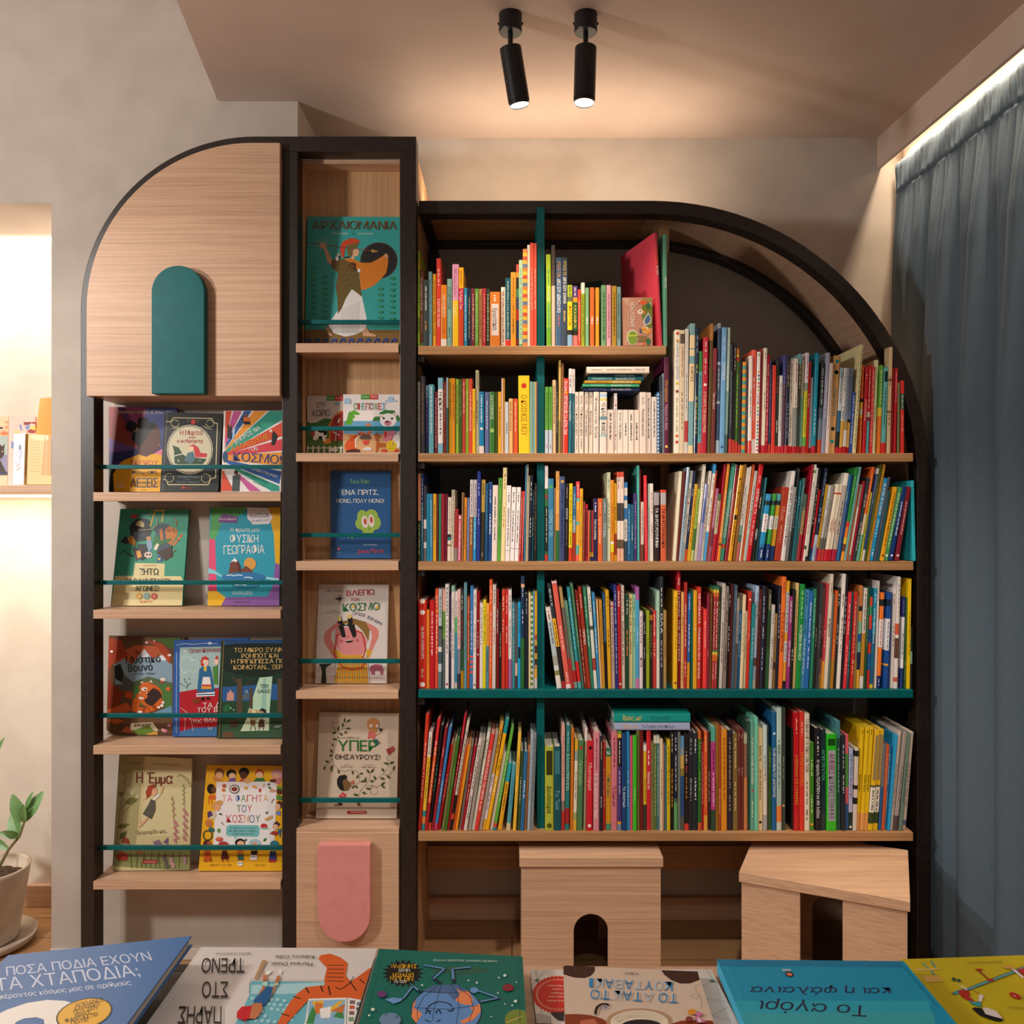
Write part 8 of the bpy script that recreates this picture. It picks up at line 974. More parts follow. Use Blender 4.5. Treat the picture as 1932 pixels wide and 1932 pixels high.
["cream picture book with green lettering and curling vines, bottom of the narrow shelves","picture books facing out on the left bookcase",[-0.5664,0.093,0.7482],[0.9999,0.0,-0.0135],[0.0134,0.1007,0.9948],[[0.0,0.0],[234,0.0],[235,-300],[0.8,-303]],9,"CDB9A4","B8A48E",[["l","5A5A2E",1.2,42,-126,46,-112,55,-81,57,-59,46,-47,37,-34,40,-28.3,49,-29.2],["l","5A5A2E",1.0,56,-57,71,-46,79,-36,82,-23.6],["l","5A5A2E",1.0,67,-48,92,-46],["l","5A5A2E",1.2,42,-126,45,-145,58,-161,79,-169,100,-164,116,-168,125,-182,124,-200,111,-207],["l","5A5A2E",1.0,42,-132,32,-145,22.3,-155],["l","5A5A2E",1.2,123,-241,127,-225,141,-208,153,-192,156,-174],["l","5A5A2E",1.0,158,-232,158,-216,163,-198,182,-183,200,-167,208,-147,202,-126,209,-118],["l","5A5A2E",1.0,178,-221,178,-226,175,-230,172,-233,168,-233,164,-232,160,-229,158,-224,158,-219,159,-215,162,-211,166,-209,170,-209,174,-211,177,-215],["l","5A5A2E",1.0,141,-208,161,-208,174,-216],["l","5A5A2E",1.0,194,-177,213,-175,223,-163],["l","5A5A2E",1.0,176,-214,184,-206,193,-206],["p","4A5028",74,-29.9,78,-25.2,78,-20.3,75,-13.5,72,-19.8,72,-24.7],["p","4A5028",82,-27.7,87,-27.7,91,-25.2,93,-19.3,87,-20.2,83,-22.7],["p","4A5028",70,-44,73,-39,73,-35,70,-27.9,67,-34,67,-39],["p","4A5028",79,-46,84,-49,89,-49,96,-46,89,-43,84,-43],["p","4A5028",56,-55,60,-50,61,-45,59,-39,55,-44,54,-49],["p","4A5028",54,-58,49,-55,44,-56,38,-59,45,-62,50,-61],["p","4A5028",60,-59,62,-64,66,-66,73,-66,69,-60,65,-58],["p","4A5028",55,-79,52,-75,48,-74,42,-75,46,-80,50,-81],["p","4A5028",44,-116,43,-111,41,-108,35,-106,36,-112,39,-115],["p","4A5028",44,-120,39,-120,36,-121,33,-127,39,-127,42,-125],["p","4A5028",34,-145,32,-140,28.2,-138,21.6,-138,25.2,-143,29.1,-145],["p","4A5028",23.3,-153,18.9,-156,17.6,-160,18.8,-167,23.5,-162,24.9,-158],["p","4A5028",47,-151,42,-153,39,-156,37,-163,43,-160,47,-156],["p","4A5028",43,-157,39,-161,39,-165,41,-172,45,-166,46,-162],["p","4A5028",60,-163,59,-168,60,-172,66,-176,66,-170,65,-166],["p","4A5028",102,-166,100,-171,102,-174,106,-178,108,-172,106,-169],["p","4A5028",123,-174,127,-177,131,-177,135,-174,130,-171,127,-171],["p","4A5028",121,-178,116,-180,115,-183,115,-189,120,-186,122,-183],["p","4A5028",110,-207,105,-209,103,-212,102,-218,108,-215,111,-212],["p","4A5028",112,-208,112,-212,114,-215,120,-217,119,-211,116,-208],["p","4A5028",154,-174,153,-168,150,-164,143,-161,145,-168,149,-172],["p","4A5028",156,-172,162,-170,165,-166,167,-159,160,-162,157,-166],["p","4A5028",142,-200,145,-195,145,-189,142,-182,139,-189,139,-195],["p","4A5028",144,-194,138,-192,133,-193,126,-198,134,-199,140,-198],["p","4A5028",155,-194,158,-198,162,-198,167,-196,163,-192,159,-192],["p","4A5028",171,-192,173,-187,171,-183,166,-178,165,-185,167,-189],["p","4A5028",208,-147,204,-142,199,-141,192,-141,197,-146,202,-148],["p","4A5028",210,-145,215,-146,220,-144,225,-139,218,-138,213,-140],["p","4A5028",196,-169,196,-164,194,-160,188,-157,188,-163,191,-167],["p","4A5028",223,-165,226,-160,227,-156,225,-149,221,-155,220,-159],["p","4A5028",202,-177,204,-183,208,-186,215,-187,212,-181,208,-178],["p","4A5028",184,-184,187,-189,192,-191,199,-190,194,-185,189,-183],["p","4A5028",158,-217,154,-214,149,-213,143,-215,148,-219,153,-220],["p","4A5028",186,-206,192,-206,196,-203,200,-197,193,-198,189,-201],["p","4A5028",188,-206,190,-211,193,-213,200,-215,197,-209,194,-206],["p","4A5028",133,-227,136,-231,140,-232,147,-231,142,-227,138,-225],["p","4A5028",123,-237,119,-232,114,-231,107,-232,112,-237,117,-238],["e","7A6A3A",79,-57,4.6,0.1,0.1,-4.5],["e","7A6A3A",43,-93,3.3,0.0,0.1,-4.1],["e","C88A50",159,-33,17.8,0.2,0.6,-18.9],["p","C88A50",145,-43,171,-43,169,-55,148,-53],["e","F0F0F0",153,-37,3.8,0.0,0.1,-4.5],["e","F0F0F0",171,-37,3.3,0.0,0.1,-4.1],["p","C86A60",146,-54,157,-53,170,-61,162,-78,153,-70,145,-76],["p","3E5A66",162,-78,170,-74,181,-84,173,-94,162,-84],["l","C88A50",1.8,168,-63,178,-59,183,-51],["p","2A2A2A",177,-43,188,-45,184,-53,179,-51],["l","C88A50",1.6,180,-86,186,-88],["e","1E1E20",75,-201,15.3,2.8,4.7,-21.9],["p","1E1E20",69,-183,79,-177,88,-181,86,-191],["p","7A5A34",75,-195,84,-189,99,-201,101,-209,91,-222,81,-223,78,-209],["e","B86A50",105,-199,5.0,0.1,0.2,-6.1],["p","C83A44",66,-239,75,-227,86,-233,86,-241,67,-242],["l","F0E0E0",1.2,71,-231,81,-239],["p","3A2420",61,-258,74,-257,78,-263,70,-265],["l","3A2420",2.0,53,-264,76,-263],["p","7A4A30",119,-256,128,-256,128,-263,138,-264,122,-265],["p","9A3A34",200,-98,206,-102,215,-98,219,-102,215,-114,209,-120,202,-112],["e","A84A44",218,-103,5.8,0.1,0.2,-8.2],["e","F0F0F0",202,-99,2.1,0.0,0.1,-2.0],["t","1E6A2E","ΥΠΕΡ",58,-110,114,0.5,-0.8,31],["t","1A1416","ΘΗΣΑΥΡΟΥΣ!",51,-134,132,0.1,-0.3,14.3],["t","4A3A30","Κι ένα βιβλίο με...",57,-74,67,0.3,-0.1,5.3],["t","4A3A34","κείμενο",78,-150,14.6,0.2,-0.1,2.4],["t","4A3A34","Σουζάνα Ισέρν",67,-157,37,0.5,-0.1,4.1],["t","4A3A34","εικονογράφηση",136,-150,29.2,0.4,-0.1,2.4],["t","4A3A34","Ρόθιο Μπονίγια",130,-157,40,0.5,-0.1,4.1],["p","A8242A",91,-280,147,-279,147,-287,92,-288],["t","E8C8C0","καλειδοσκόπιο",102,-285,41,0.1,-0.1,4.0]]],
["small dinosaur board book turned on its side beside the tall pinkish red book","books in the middle bay of the top shelf",[0.3148,0.014,1.9475],[1.0,0.0,0.0],[-0.0,0.0146,0.9999],[[0.0,0.0],[85,0.0],[85,-137],[2.1,-137]],22,"C08A74","C89A84",[["p","C8A08A",0.8,-1.6,20.3,-1.6,20.3,-27.0,12.5,-21.2,4.7,-11.4,0.8,-9.4],["p","6E7A2E",55,-17.2,71,-13.3,84,-11.4,85,-86,67,-88,55,-60],["p","9A8A52",55,-0.6,84,-0.6,84,-17.2,55,-19.2],["p","D8603A",60,-21.2,57,-16.2,52,-13.4,44,-11.9,49,-17.8,54,-20.6],["p","D8603A",60,-21.2,60,-15.1,57,-10.2,51,-5.0,53,-12.8,55,-17.6],["p","D8603A",60,-21.2,62,-15.4,62,-9.8,59,-2.6,57,-10.3,57,-15.8],["p","D8603A",60,-21.2,65,-16.8,66,-11.5,67,-3.7,62,-9.8,60,-15.0],["p","D8603A",60,-21.2,66,-19.5,70,-15.9,75,-9.2,67,-12.0,63,-15.6],["p","3E6A44",66,-23.1,73,-11.4,80,-17.2,81,-29.0,73,-34,67,-31],["p","EAE0D4",73,-11.4,80,-17.2,81,-29.0,79,-19.2],["e","E8D8C0",50,-41,8.2,0.0,-0.0,-7.1],["p","E07A3A",57,-37,65,-41,60,-49],["e","2A2420",50,-40,2.0,0.0,-0.0,-1.8],["p","E8DCC8",59,-64,73,-43,82,-60,79,-74,65,-81,60,-76],["p","4A6A90",62,-64,73,-47,80,-60,77,-71,66,-78,63,-74],["e","E8DCC8",63,-92,10.7,0.0,-0.0,-9.8],["e","E0943A",61,-92,8.6,0.0,-0.0,-7.8],["p","E0943A",65,-94,81,-88,79,-100,69,-109],["e","2A2420",56,-93,1.8,0.0,-0.0,-1.8],["p","3A4A6A",47,-92,51,-86,53,-96,57,-101,49,-101],["e","E0DCC0",27.9,-114,16.0,0.0,-0.0,-21.9],["e","7A9A2E",28.3,-115,13.7,0.0,-0.0,-19.6],["p","C8C83A",13.3,-107,42,-107,42,-111,13.3,-111],["p","8A6A3A",40,-109,68,-109,68,-126,40,-126],["e","2E6A3A",73,-126,6.6,0.0,-0.0,-9.8],["e","E0703A",60,-132,4.3,0.0,-0.0,-3.9],["l","EAE0D4",1.0,39,-115,44,-123],["l","F0E4D4",1.6,37,-20.2,42,-18.2],["l","F0E4D4",1.6,44,-13.3,50,-9.4],["l","B84A3A",1.0,44,-15.3,48,-20.2],["t","F4ECDC","ΔΕΙΝΟΣΑΥΡΩΝ",33,-85,0.2,71,-11.3,0.0],["t","E8D8C8","Ο ΥΠΕΡΟΧΟΣ ΚΟΣΜΟΣ ΤΩΝ",16.6,-85,0.1,52,-2.7,0.0]]],
["tilted blue picture book with pale slanted lettering, on the front table","picture books laid on the display table",[-0.6704,-1.2714,0.752],[0.9934,-0.0196,0.1132],[0.0166,0.9995,0.0277],[[0.0,0.0],[247,0.0],[249,-290],[1.2,-290]],13,"3468A4","1E4A84",[["t","C2CCE2","ΠΟΣΑ ΠΟΔΙΑ ΕΧΟΥΝ",31,-53,187,1.0,-15.1,22.2],["t","C2CCE2","ΤΑ ΧΤΑΠΟΔΙΑ;",39,-87,180,0.7,-20.4,29.3],["t","D8E0EE","απέραντος κόσμος μας σε αριθμούς",49,-107,167,2.4,-7.6,10.9],["p","E8E4DE",85,-164,71,-142,80,-131,98,-121,121,-119,146,-125,163,-134,163,-145,159,-156,166,-177,151,-175,140,-159,128,-153,114,-153,108,-158,108,-168],["e","2A2A20",185,-155,28.3,8.3,20.0,-29.8],["e","E0A824",185,-155,26.6,7.8,18.6,-27.8],["t","2A2A20","ΑΠΙΘΑΝΕΣ",168,-142,29.3,7.2,-5.8,8.7],["t","2A2A20","ΑΛΗΘΕΙΕΣ",170,-149,27.3,7.0,-5.1,7.6],["t","2A2A20","ΠΟΥ ΔΕΝ",173,-155,24.3,6.2,-5.1,7.5],["t","2A2A20","ΕΙΧΕΣ",179,-162,15.5,4.3,-4.7,7.0],["t","2A2A20","ΦΑΝΤΑΣΤΕΙ",171,-170,34,6.8,-4.9,7.3],["t","2A2A20","ΠΟΤΕ!",181,-175,17.5,3.6,-4.3,6.4]]],
["white picture book with an orange tiger and a red-capped child, beside the blue table book","picture books laid on the display table",[-0.4332,-1.2175,0.735],[0.9999,-0.0164,0.0],[0.0164,0.9999,0.0],[[0.0,0.0],[246,0.0],[250,-290],[4.0,-290]],14,"D8D2CE","E8E4E0",[["p","6AB4C4",105,-115,98,-92,98,-84,193,-84,195,-121,188,-177,108,-179],["p","A8D4DC",106,-113,100,-93,193,-85,197,-111],["e","A8D8E0",111,-122,2.3,0.0,1.1,-3.5],["e","A8D8E0",127,-133,2.3,0.0,1.1,-3.4],["e","A8D8E0",142,-144,2.3,0.0,1.0,-3.3],["e","A8D8E0",157,-155,2.2,0.0,0.9,-3.2],["e","A8D8E0",172,-166,2.2,0.0,0.9,-3.2],["e","A8D8E0",120,-123,2.3,0.0,1.1,-3.5],["e","A8D8E0",135,-134,2.3,0.0,1.0,-3.4],["e","A8D8E0",150,-146,2.2,0.0,1.0,-3.3],["e","A8D8E0",165,-156,2.2,0.0,0.9,-3.2],["e","A8D8E0",130,-168,2.2,0.0,1.0,-3.2],["e","A8D8E0",128,-124,2.3,0.0,1.1,-3.4],["e","A8D8E0",143,-136,2.3,0.0,1.0,-3.4],["e","A8D8E0",158,-147,2.2,0.0,0.9,-3.3],["e","A8D8E0",173,-157,2.2,0.0,0.9,-3.2],["e","A8D8E0",138,-169,2.2,0.0,1.0,-3.2],["e","A8D8E0",136,-125,2.3,0.0,1.0,-3.4],["e","A8D8E0",151,-137,2.3,0.0,1.0,-3.4],["e","A8D8E0",166,-148,2.2,0.0,0.9,-3.3],["e","A8D8E0",131,-159,2.2,0.0,1.0,-3.2],["e","A8D8E0",146,-170,2.2,0.0,1.0,-3.2],["e","A8D8E0",144,-126,2.3,0.0,1.0,-3.4],["e","A8D8E0",160,-138,2.3,0.0,0.9,-3.4],["e","A8D8E0",124,-150,2.2,0.0,1.1,-3.3],["e","A8D8E0",139,-160,2.2,0.0,1.0,-3.2],["e","A8D8E0",154,-171,2.2,0.0,0.9,-3.1],["e","A8D8E0",153,-128,2.3,0.0,1.0,-3.4],["e","A8D8E0",168,-139,2.3,0.0,0.9,-3.3],["e","A8D8E0",132,-151,2.2,0.0,1.0,-3.3],["p","D86028",171,-29.6,172,-20.1,184,-16.2,200,-25.5,213,-40,217,-71,226,-84,235,-70,249,-45,253,-48,254,-127,224,-121,183,-123,168,-178,158,-178,158,-162,161,-129,165,-111,172,-98,195,-93,191,-79,188,-52],["l","2A1A14",1.4,187,-46,209,-46],["l","2A1A14",1.4,190,-55,211,-56],["l","2A1A14",1.4,192,-65,213,-65],["l","2A1A14",1.4,194,-74,215,-75],["l","2A1A14",1.4,196,-83,217,-84],["l","2A1A14",1.6,172,-99,179,-111],["l","2A1A14",1.6,190,-95,196,-108],["l","2A1A14",1.6,200,-95,207,-115],["l","2A1A14",1.4,162,-119,172,-124],["l","2A1A14",1.4,156,-155,168,-160],["l","2A1A14",1.4,225,-84,238,-105],["l","2A1A14",1.3,237,-79,245,-89],["l","2A1A14",1.3,210,-98,217,-103],["l","2A1A14",1.1,217,-103,226,-89,228,-73],["p","E8E8E4",182,-124,229,-121,240,-177,191,-177,188,-159],["p","8AB8D8",184,-128,228,-125,238,-177,194,-177,187,-145],["p","E8B83A",197,-128,202,-128,205,-145,212,-145,222,-128,227,-128,217,-154,213,-166,187,-131],["p","D87A3A",193,-131,203,-135,204,-154,196,-159],["p","F0F0EC",201,-145,214,-140,218,-163,207,-164],["p","3A8A4A",192,-175,191,-140,199,-154,201,-175],["p","3A8A4A",221,-161,228,-142,235,-165],["p","C8743A",216,-149,230,-135,231,-154],["p","E8E4E0",230,-121,252,-127,258,-176,241,-177],["p","7A6A6A",234,-127,241,-127,242,-135,236,-135],["p","C85A3A",236,-138,242,-138,244,-145,238,-146],["p","6A7A8A",244,-131,249,-131,251,-138,245,-138],["p","8A5A5A",238,-150,244,-150,246,-157,240,-157],["p","5A5A5A",245,-142,251,-142,252,-149,247,-149],["p","7A9A7A",240,-162,246,-162,248,-170,242,-170],["p","1E5A94",116,-122,117,-102,123,-98,132,-100,134,-124,132,-138,125,-143,119,-140,115,-129],["p","C07A4A",117,-102,110,-75,113,-67,118,-86,121,-102,117,-122],["p","C07A4A",131,-101,128,-75,132,-72,134,-88,134,-122],["p","F0F0EC",112,-72,111,-63,117,-60,117,-70],["p","F0F0EC",127,-64,128,-58,131,-64,131,-72],["p","A0DCD4",113,-89,120,-88,123,-99,115,-96],["p","A0DCD4",127,-96,134,-90,136,-96],["p","C0784E",116,-144,116,-136,127,-135,132,-148,131,-162,129,-168,122,-167],["p","C8202A",106,-165,103,-154,105,-143,117,-141,122,-168,113,-170],["l","C8202A",1.6,117,-168,120,-175],["p","B8906A",100,-82,97,-37,101,-35,103,-39,104,-82],["p","C89A70",109,-81,107,-64,110,-66,110,-81],["l","1E1A1A",0.5,105,-115,98,-92,98,-84,193,-84],["t","2A2220","ΤΡΕΝΟ",71,-32,-57,-0.9,11.8,-35],["t","2A2220","ΣΤΟ",69,-89,-33,-0.5,12.4,-35],["t","2A2220","ΠΑΡΗΣ",80,-143,-52,-0.9,12.5,-35],["t","2A2220","Mariesa Dulak",166,-41,-56,-0.9,2.2,-8.6],["t","2A2220","Rebecca Cobb",164,-23.2,-53,-0.9,2.2,-8.8],["t","3A3230","ΕΚΔΟΣΕΙΣ ΠΑΠΑΔΟΠΟΥΛΟΣ",75,-18.0,-48,-0.8,1.4,-4.2]]],
["dark green picture book with a winking blue globe, upside down on the table","picture books laid on the display table",[-0.18,-1.2548,0.752],[0.9948,-0.1023,0.0],[0.1023,0.9948,-0.0],[[0.0,0.0],[195,0.0],[228,-268],[33,-268]],16,"0A6A5E","0E5A50",[["e","2A5E4E",118,-42,37,3.8,1.6,-9.6],["p","141414",74,-54,67,-58,74,-64,67,-65,72,-73,64,-71,68,-81,60,-76,62,-86,55,-79,54,-88,49,-80,46,-88,42,-78,37,-84,36,-74,29.5,-78,31,-69,23.4,-69,27.6,-62,19.5,-59,25.7,-55,18.2,-49,25.9,-47,19.7,-39,28.1,-41,23.9,-31,32,-36,30,-25.1,38,-33,39,-22.5,44,-32,48,-23.4,51,-34,56,-27.5,57,-38,64,-34,62,-44,70,-43,66,-51],["t","F0B81E","ΣΗΜΕΡΑ!",59,-33,-32,-3.3,2.1,-9.8],["t","F0F0EC","ΜΕΧΡΙ",53,-45,-14.0,-1.4,1.6,-6.9],["t","F0B81E","ΕΚΡΗΞΗ",60,-54,-26.4,-2.7,2.0,-9.0],["t","F0B81E","ΜΕΓΑΛΗ",61,-62,-29.0,-1.8,2.1,-10.2],["t","F0F0EC","ΑΠΟ ΤΗ",55,-72,-15.4,-0.7,1.3,-6.1],["e","1A2438",116,-129,42,4.3,9.4,-51],["e","5E8EC8",116,-129,41,4.2,9.0,-49],["p","4A6A98",79,-94,93,-79,120,-75,136,-88,127,-101,123,-110,111,-95,89,-97],["p","E88A5A",120,-83,126,-89,136,-88,144,-104,145,-116,137,-117,129,-114,123,-108,127,-97],["p","E88A5A",154,-113,157,-129,151,-145,141,-154,135,-151,145,-140,148,-128,143,-122],["p","E88A5A",74,-121,76,-113,77,-129,89,-140,88,-150,86,-159,78,-147],["l","1A2438",0.7,76,-94,110,-95,141,-88],["l","1A2438",0.7,77,-129,116,-128,153,-117],["l","1A2438",0.5,100,-77,101,-104,101,-130,104,-152],["l","1A2438",0.5,111,-76,123,-93,130,-122,132,-155],["l","1A2438",0.5,96,-81,84,-106,81,-131,87,-154],["l","1A2438",0.5,122,-78,140,-100,148,-124,146,-149],["l","1A2438",1.3,94,-127,94,-125,95,-122,97,-120,98,-118,100,-116,102,-115,105,-114,107,-114,110,-114,112,-115,115,-116,117,-117,119,-119,121,-122],["l","1A2438",1.2,98,-133,98,-134,97,-134,97,-134,96,-134,96,-134,95,-134,94,-133,94,-133,93,-132,93,-131,93,-130,92,-130,92,-129,92,-128],["l","1A2438",1.2,123,-125,123,-126,124,-127,124,-128,124,-129,123,-129,123,-130,123,-131,122,-131,122,-132,121,-132,120,-132,120,-131,119,-131,118,-130],["l","1A2438",1.1,93,-140,93,-139,93,-138,93,-136,93,-135,94,-135,94,-134,94,-134,95,-134,96,-134,96,-135,97,-136,97,-137,98,-138,98,-140],["l","1A2438",1.1,106,-138,105,-137,105,-135,105,-134,106,-133,106,-132,106,-131,107,-131,108,-131,108,-132,109,-133,109,-134,110,-135,110,-136,111,-138],["l","1A2438",1.3,95,-152,102,-155],["l","1A2438",1.3,109,-154,113,-150],["l","1A2438",4.0,98,-75,87,-65,98,-42,70,-36],["l","6A9AD0",2.7,88,-66,98,-42,70,-36],["l","1A2438",4.0,115,-72,108,-41,130,-35],["l","6A9AD0",2.7,113,-64,108,-41,130,-35],["l","1A2438",3.8,77,-97,66,-85,60,-113,48,-115],["l","6A9AD0",2.4,74,-93,66,-85,60,-113,48,-115],["p","6A9AD0",39,-117,48,-112,60,-115,58,-120,51,-125,42,-119],["l","1A2438",3.8,144,-85,175,-100,154,-110],["l","6A9AD0",2.4,143,-85,175,-100,154,-110],["e","6A9AD0",143,-87,5.1,0.5,0.9,-6.3],["e","6A3A78",32,-107,5.5,0.6,1.8,-7.0],["e","8A2434",184,-77,6.6,0.7,0.9,-8.1],["e","7A8A3A",202,-142,14.8,1.5,2.0,-20.3],["l","C8B060",1.6,189,-149,207,-134],["e","6A8AAA",55,-157,12.5,1.3,3.4,-13.6],["l","3A4A6A",0.7,50,-148,50,-149,50,-149,49,-150,49,-150,48,-149,47,-149,47,-148,47,-147,47,-146,48,-146,48,-146,49,-146,50,-147,50,-148],["l","3A4A6A",0.7,63,-150,63,-151,63,-152,62,-153,62,-153,61,-152,60,-152,60,-151,60,-150,60,-149,61,-148,61,-148,62,-149,63,-149,63,-150],["e","D8E8E0",77,-83,1.3,0.1,0.4,-1.9],["e","D8E8E0",133,-67,1.1,0.1,0.2,-1.6],["e","D8E8E0",144,-71,1.5,0.2,0.3,-2.1],["e","D8E8E0",170,-57,1.2,0.1,0.2,-1.8],["e","D8E8E0",177,-51,2.1,0.2,0.3,-3.1],["e","D8E8E0",173,-91,1.1,0.1,0.2,-1.5],["e","D8E8E0",193,-65,1.0,0.1,0.1,-1.4],["e","D8E8E0",196,-106,2.1,0.2,0.3,-2.9],["e","D8E8E0",184,-113,0.9,0.1,0.1,-1.3],["e","D8E8E0",193,-115,1.2,0.1,0.2,-1.6],["e","D8E8E0",29.8,-140,2.2,0.2,0.8,-2.9],["e","D8E8E0",28.7,-152,1.4,0.1,0.5,-1.8],["e","D8E8E0",171,-140,0.9,0.1,0.2,-1.2],["t","B8DCD0","ΠΑΝΕΠΙΣΤΗΜΙΑΚΕΣ ΕΚΔΟΣΕΙΣ ΚΡΗΤΗΣ",163,-16.9,-84,-5.7,0.5,-4.8],["l","0A4A44",0.5,189,-0.9,205,-147]]],
["white map-patterned picture book with a red scalloped seal, under the puppy book","picture books laid on the display table",[0.0241,-1.2685,0.731],[1.0,0.0067,0.0],[-0.0067,1.0,-0.0],[[0.0,0.0],[242,0.0],[252,-270],[10.3,-270]],10,"D8D0CA","8A9A8A",[["p","C83028",65,-58,66,-62,64,-65,65,-68,62,-71,63,-74,60,-76,60,-80,57,-81,57,-85,54,-86,53,-90,50,-90,48,-93,45,-93,43,-96,41,-95,39,-98,36,-96,34,-99,31,-97,28.6,-99,26.5,-96,23.7,-98,21.9,-95,19.0,-96,17.6,-92,14.6,-93,13.6,-89,10.7,-89,10.1,-85,7.3,-85,7.2,-81,4.5,-80,4.8,-76,2.3,-74,3.1,-70,0.9,-68,2.2,-64,0.3,-61,2.0,-58,0.5,-55,2.6,-52,1.5,-48,3.9,-46,3.4,-42,6.1,-40,6.0,-36,8.9,-34,9.3,-30.0,12.4,-29.2,13.3,-25.0,16.4,-25.0,17.8,-20.9,20.9,-21.5,22.8,-17.7,25.8,-19.0,28.1,-15.5,31,-17.5,33,-14.5,36,-17.0,39,-14.5,41,-17.5,44,-15.7,46,-19.1,49,-17.9,51,-21.7,54,-21.2,55,-25.2,58,-25.3,58,-29.5,61,-30,61,-35,64,-36,63,-40,66,-42,65,-46,67,-49,65,-52,67,-55],["l","F0D0B0",0.6,61,-58,60,-64,59,-69,57,-74,54,-78,51,-82,47,-85,44,-88,40,-90,36,-91,32,-91,27.4,-91,23.4,-90,19.7,-88,16.3,-85,13.3,-82,10.7,-78,8.7,-73,7.2,-68,6.4,-63,6.3,-58,6.8,-53,8.0,-47,9.9,-42,12.3,-38,15.3,-34,18.8,-30.0,22.7,-27.0,26.9,-24.9,31,-23.6,36,-23.2,40,-23.7,44,-25.0,48,-27.2,52,-30,55,-34,57,-38,59,-43,60,-48,61,-53,61,-58],["l","F0D0B0",0.4,59,-58,59,-63,57,-68,55,-73,53,-77,50,-81,47,-84,43,-86,39,-88,36,-89,32,-89,27.7,-89,24.0,-88,20.4,-86,17.2,-83,14.3,-80,11.9,-77,9.9,-72,8.6,-68,7.8,-63,7.7,-58,8.2,-53,9.3,-48,11.1,-43,13.4,-39,16.3,-35,19.6,-32,23.2,-28.9,27.2,-26.9,31,-25.7,36,-25.3,40,-25.7,44,-27.0,47,-29.0,51,-32,54,-35,56,-39,58,-44,59,-48,59,-53,59,-58],["t","F4DCC8","Μυστήριο",42,-37,-21.5,0.1,-0.3,-3.8],["t","F4DCC8","Ταξίδι",41,-45,-14.1,0.1,-0.2,-3.7],["t","F4DCC8","Ποιήμη",41,-54,-15.3,0.1,-0.2,-3.7],["t","F4DCC8","ταξίδι στην",43,-62,-21.5,0.1,-0.3,-3.6],["t","F4DCC8","ίδια σειρά:",41,-71,-22.0,0.1,-0.2,-3.5],["l","5A6A60",0.4,-6.7,-53,8.3,-25.6,20.9,-0.7],["l","5A6A60",0.4,-7.4,-22.9,8.3,-25.6,22.7,-23.1],["l","5A6A60",0.4,-6.8,-59,2.9,-59],["p","4A7A5E",5.4,-26.9,9.1,-22.5,11.9,-25.6,8.1,-30],["l","5A6A60",0.4,217,-42,238,-29.7,235,-0.8],["l","5A6A60",0.4,224,-24.5,237,-29.7,245,-35],["p","4A7A5E",232,-29.7,236,-26.6,241,-31,237,-32],["l","5A6A60",0.4,217,-69,238,-74,248,-79],["l","5A6A60",0.4,219,-104,241,-88],["l","5A6A60",0.4,218,-106,238,-115],["p","2A2A2A",21.7,-98,39,-97,37,-115,31,-113,26.6,-107],["p","B8B0A8",-6.5,-102,10.9,-100,22.6,-107,23.2,-120,-5.6,-120],["l","5A5A5A",0.4,-3.8,-103,-3.6,-120],["l","5A5A5A",0.4,-0.3,-103,-0.2,-120],["l","5A5A5A",0.4,3.1,-103,3.2,-120],["l","5A5A5A",0.4,6.6,-103,6.6,-120],["l","5A5A5A",0.4,10.0,-103,10.0,-120],["l","5A5A5A",0.4,13.5,-103,13.4,-120],["l","5A5A5A",0.4,17.0,-103,16.8,-120],["l","5A5A5A",0.4,20.4,-103,20.2,-120]]],
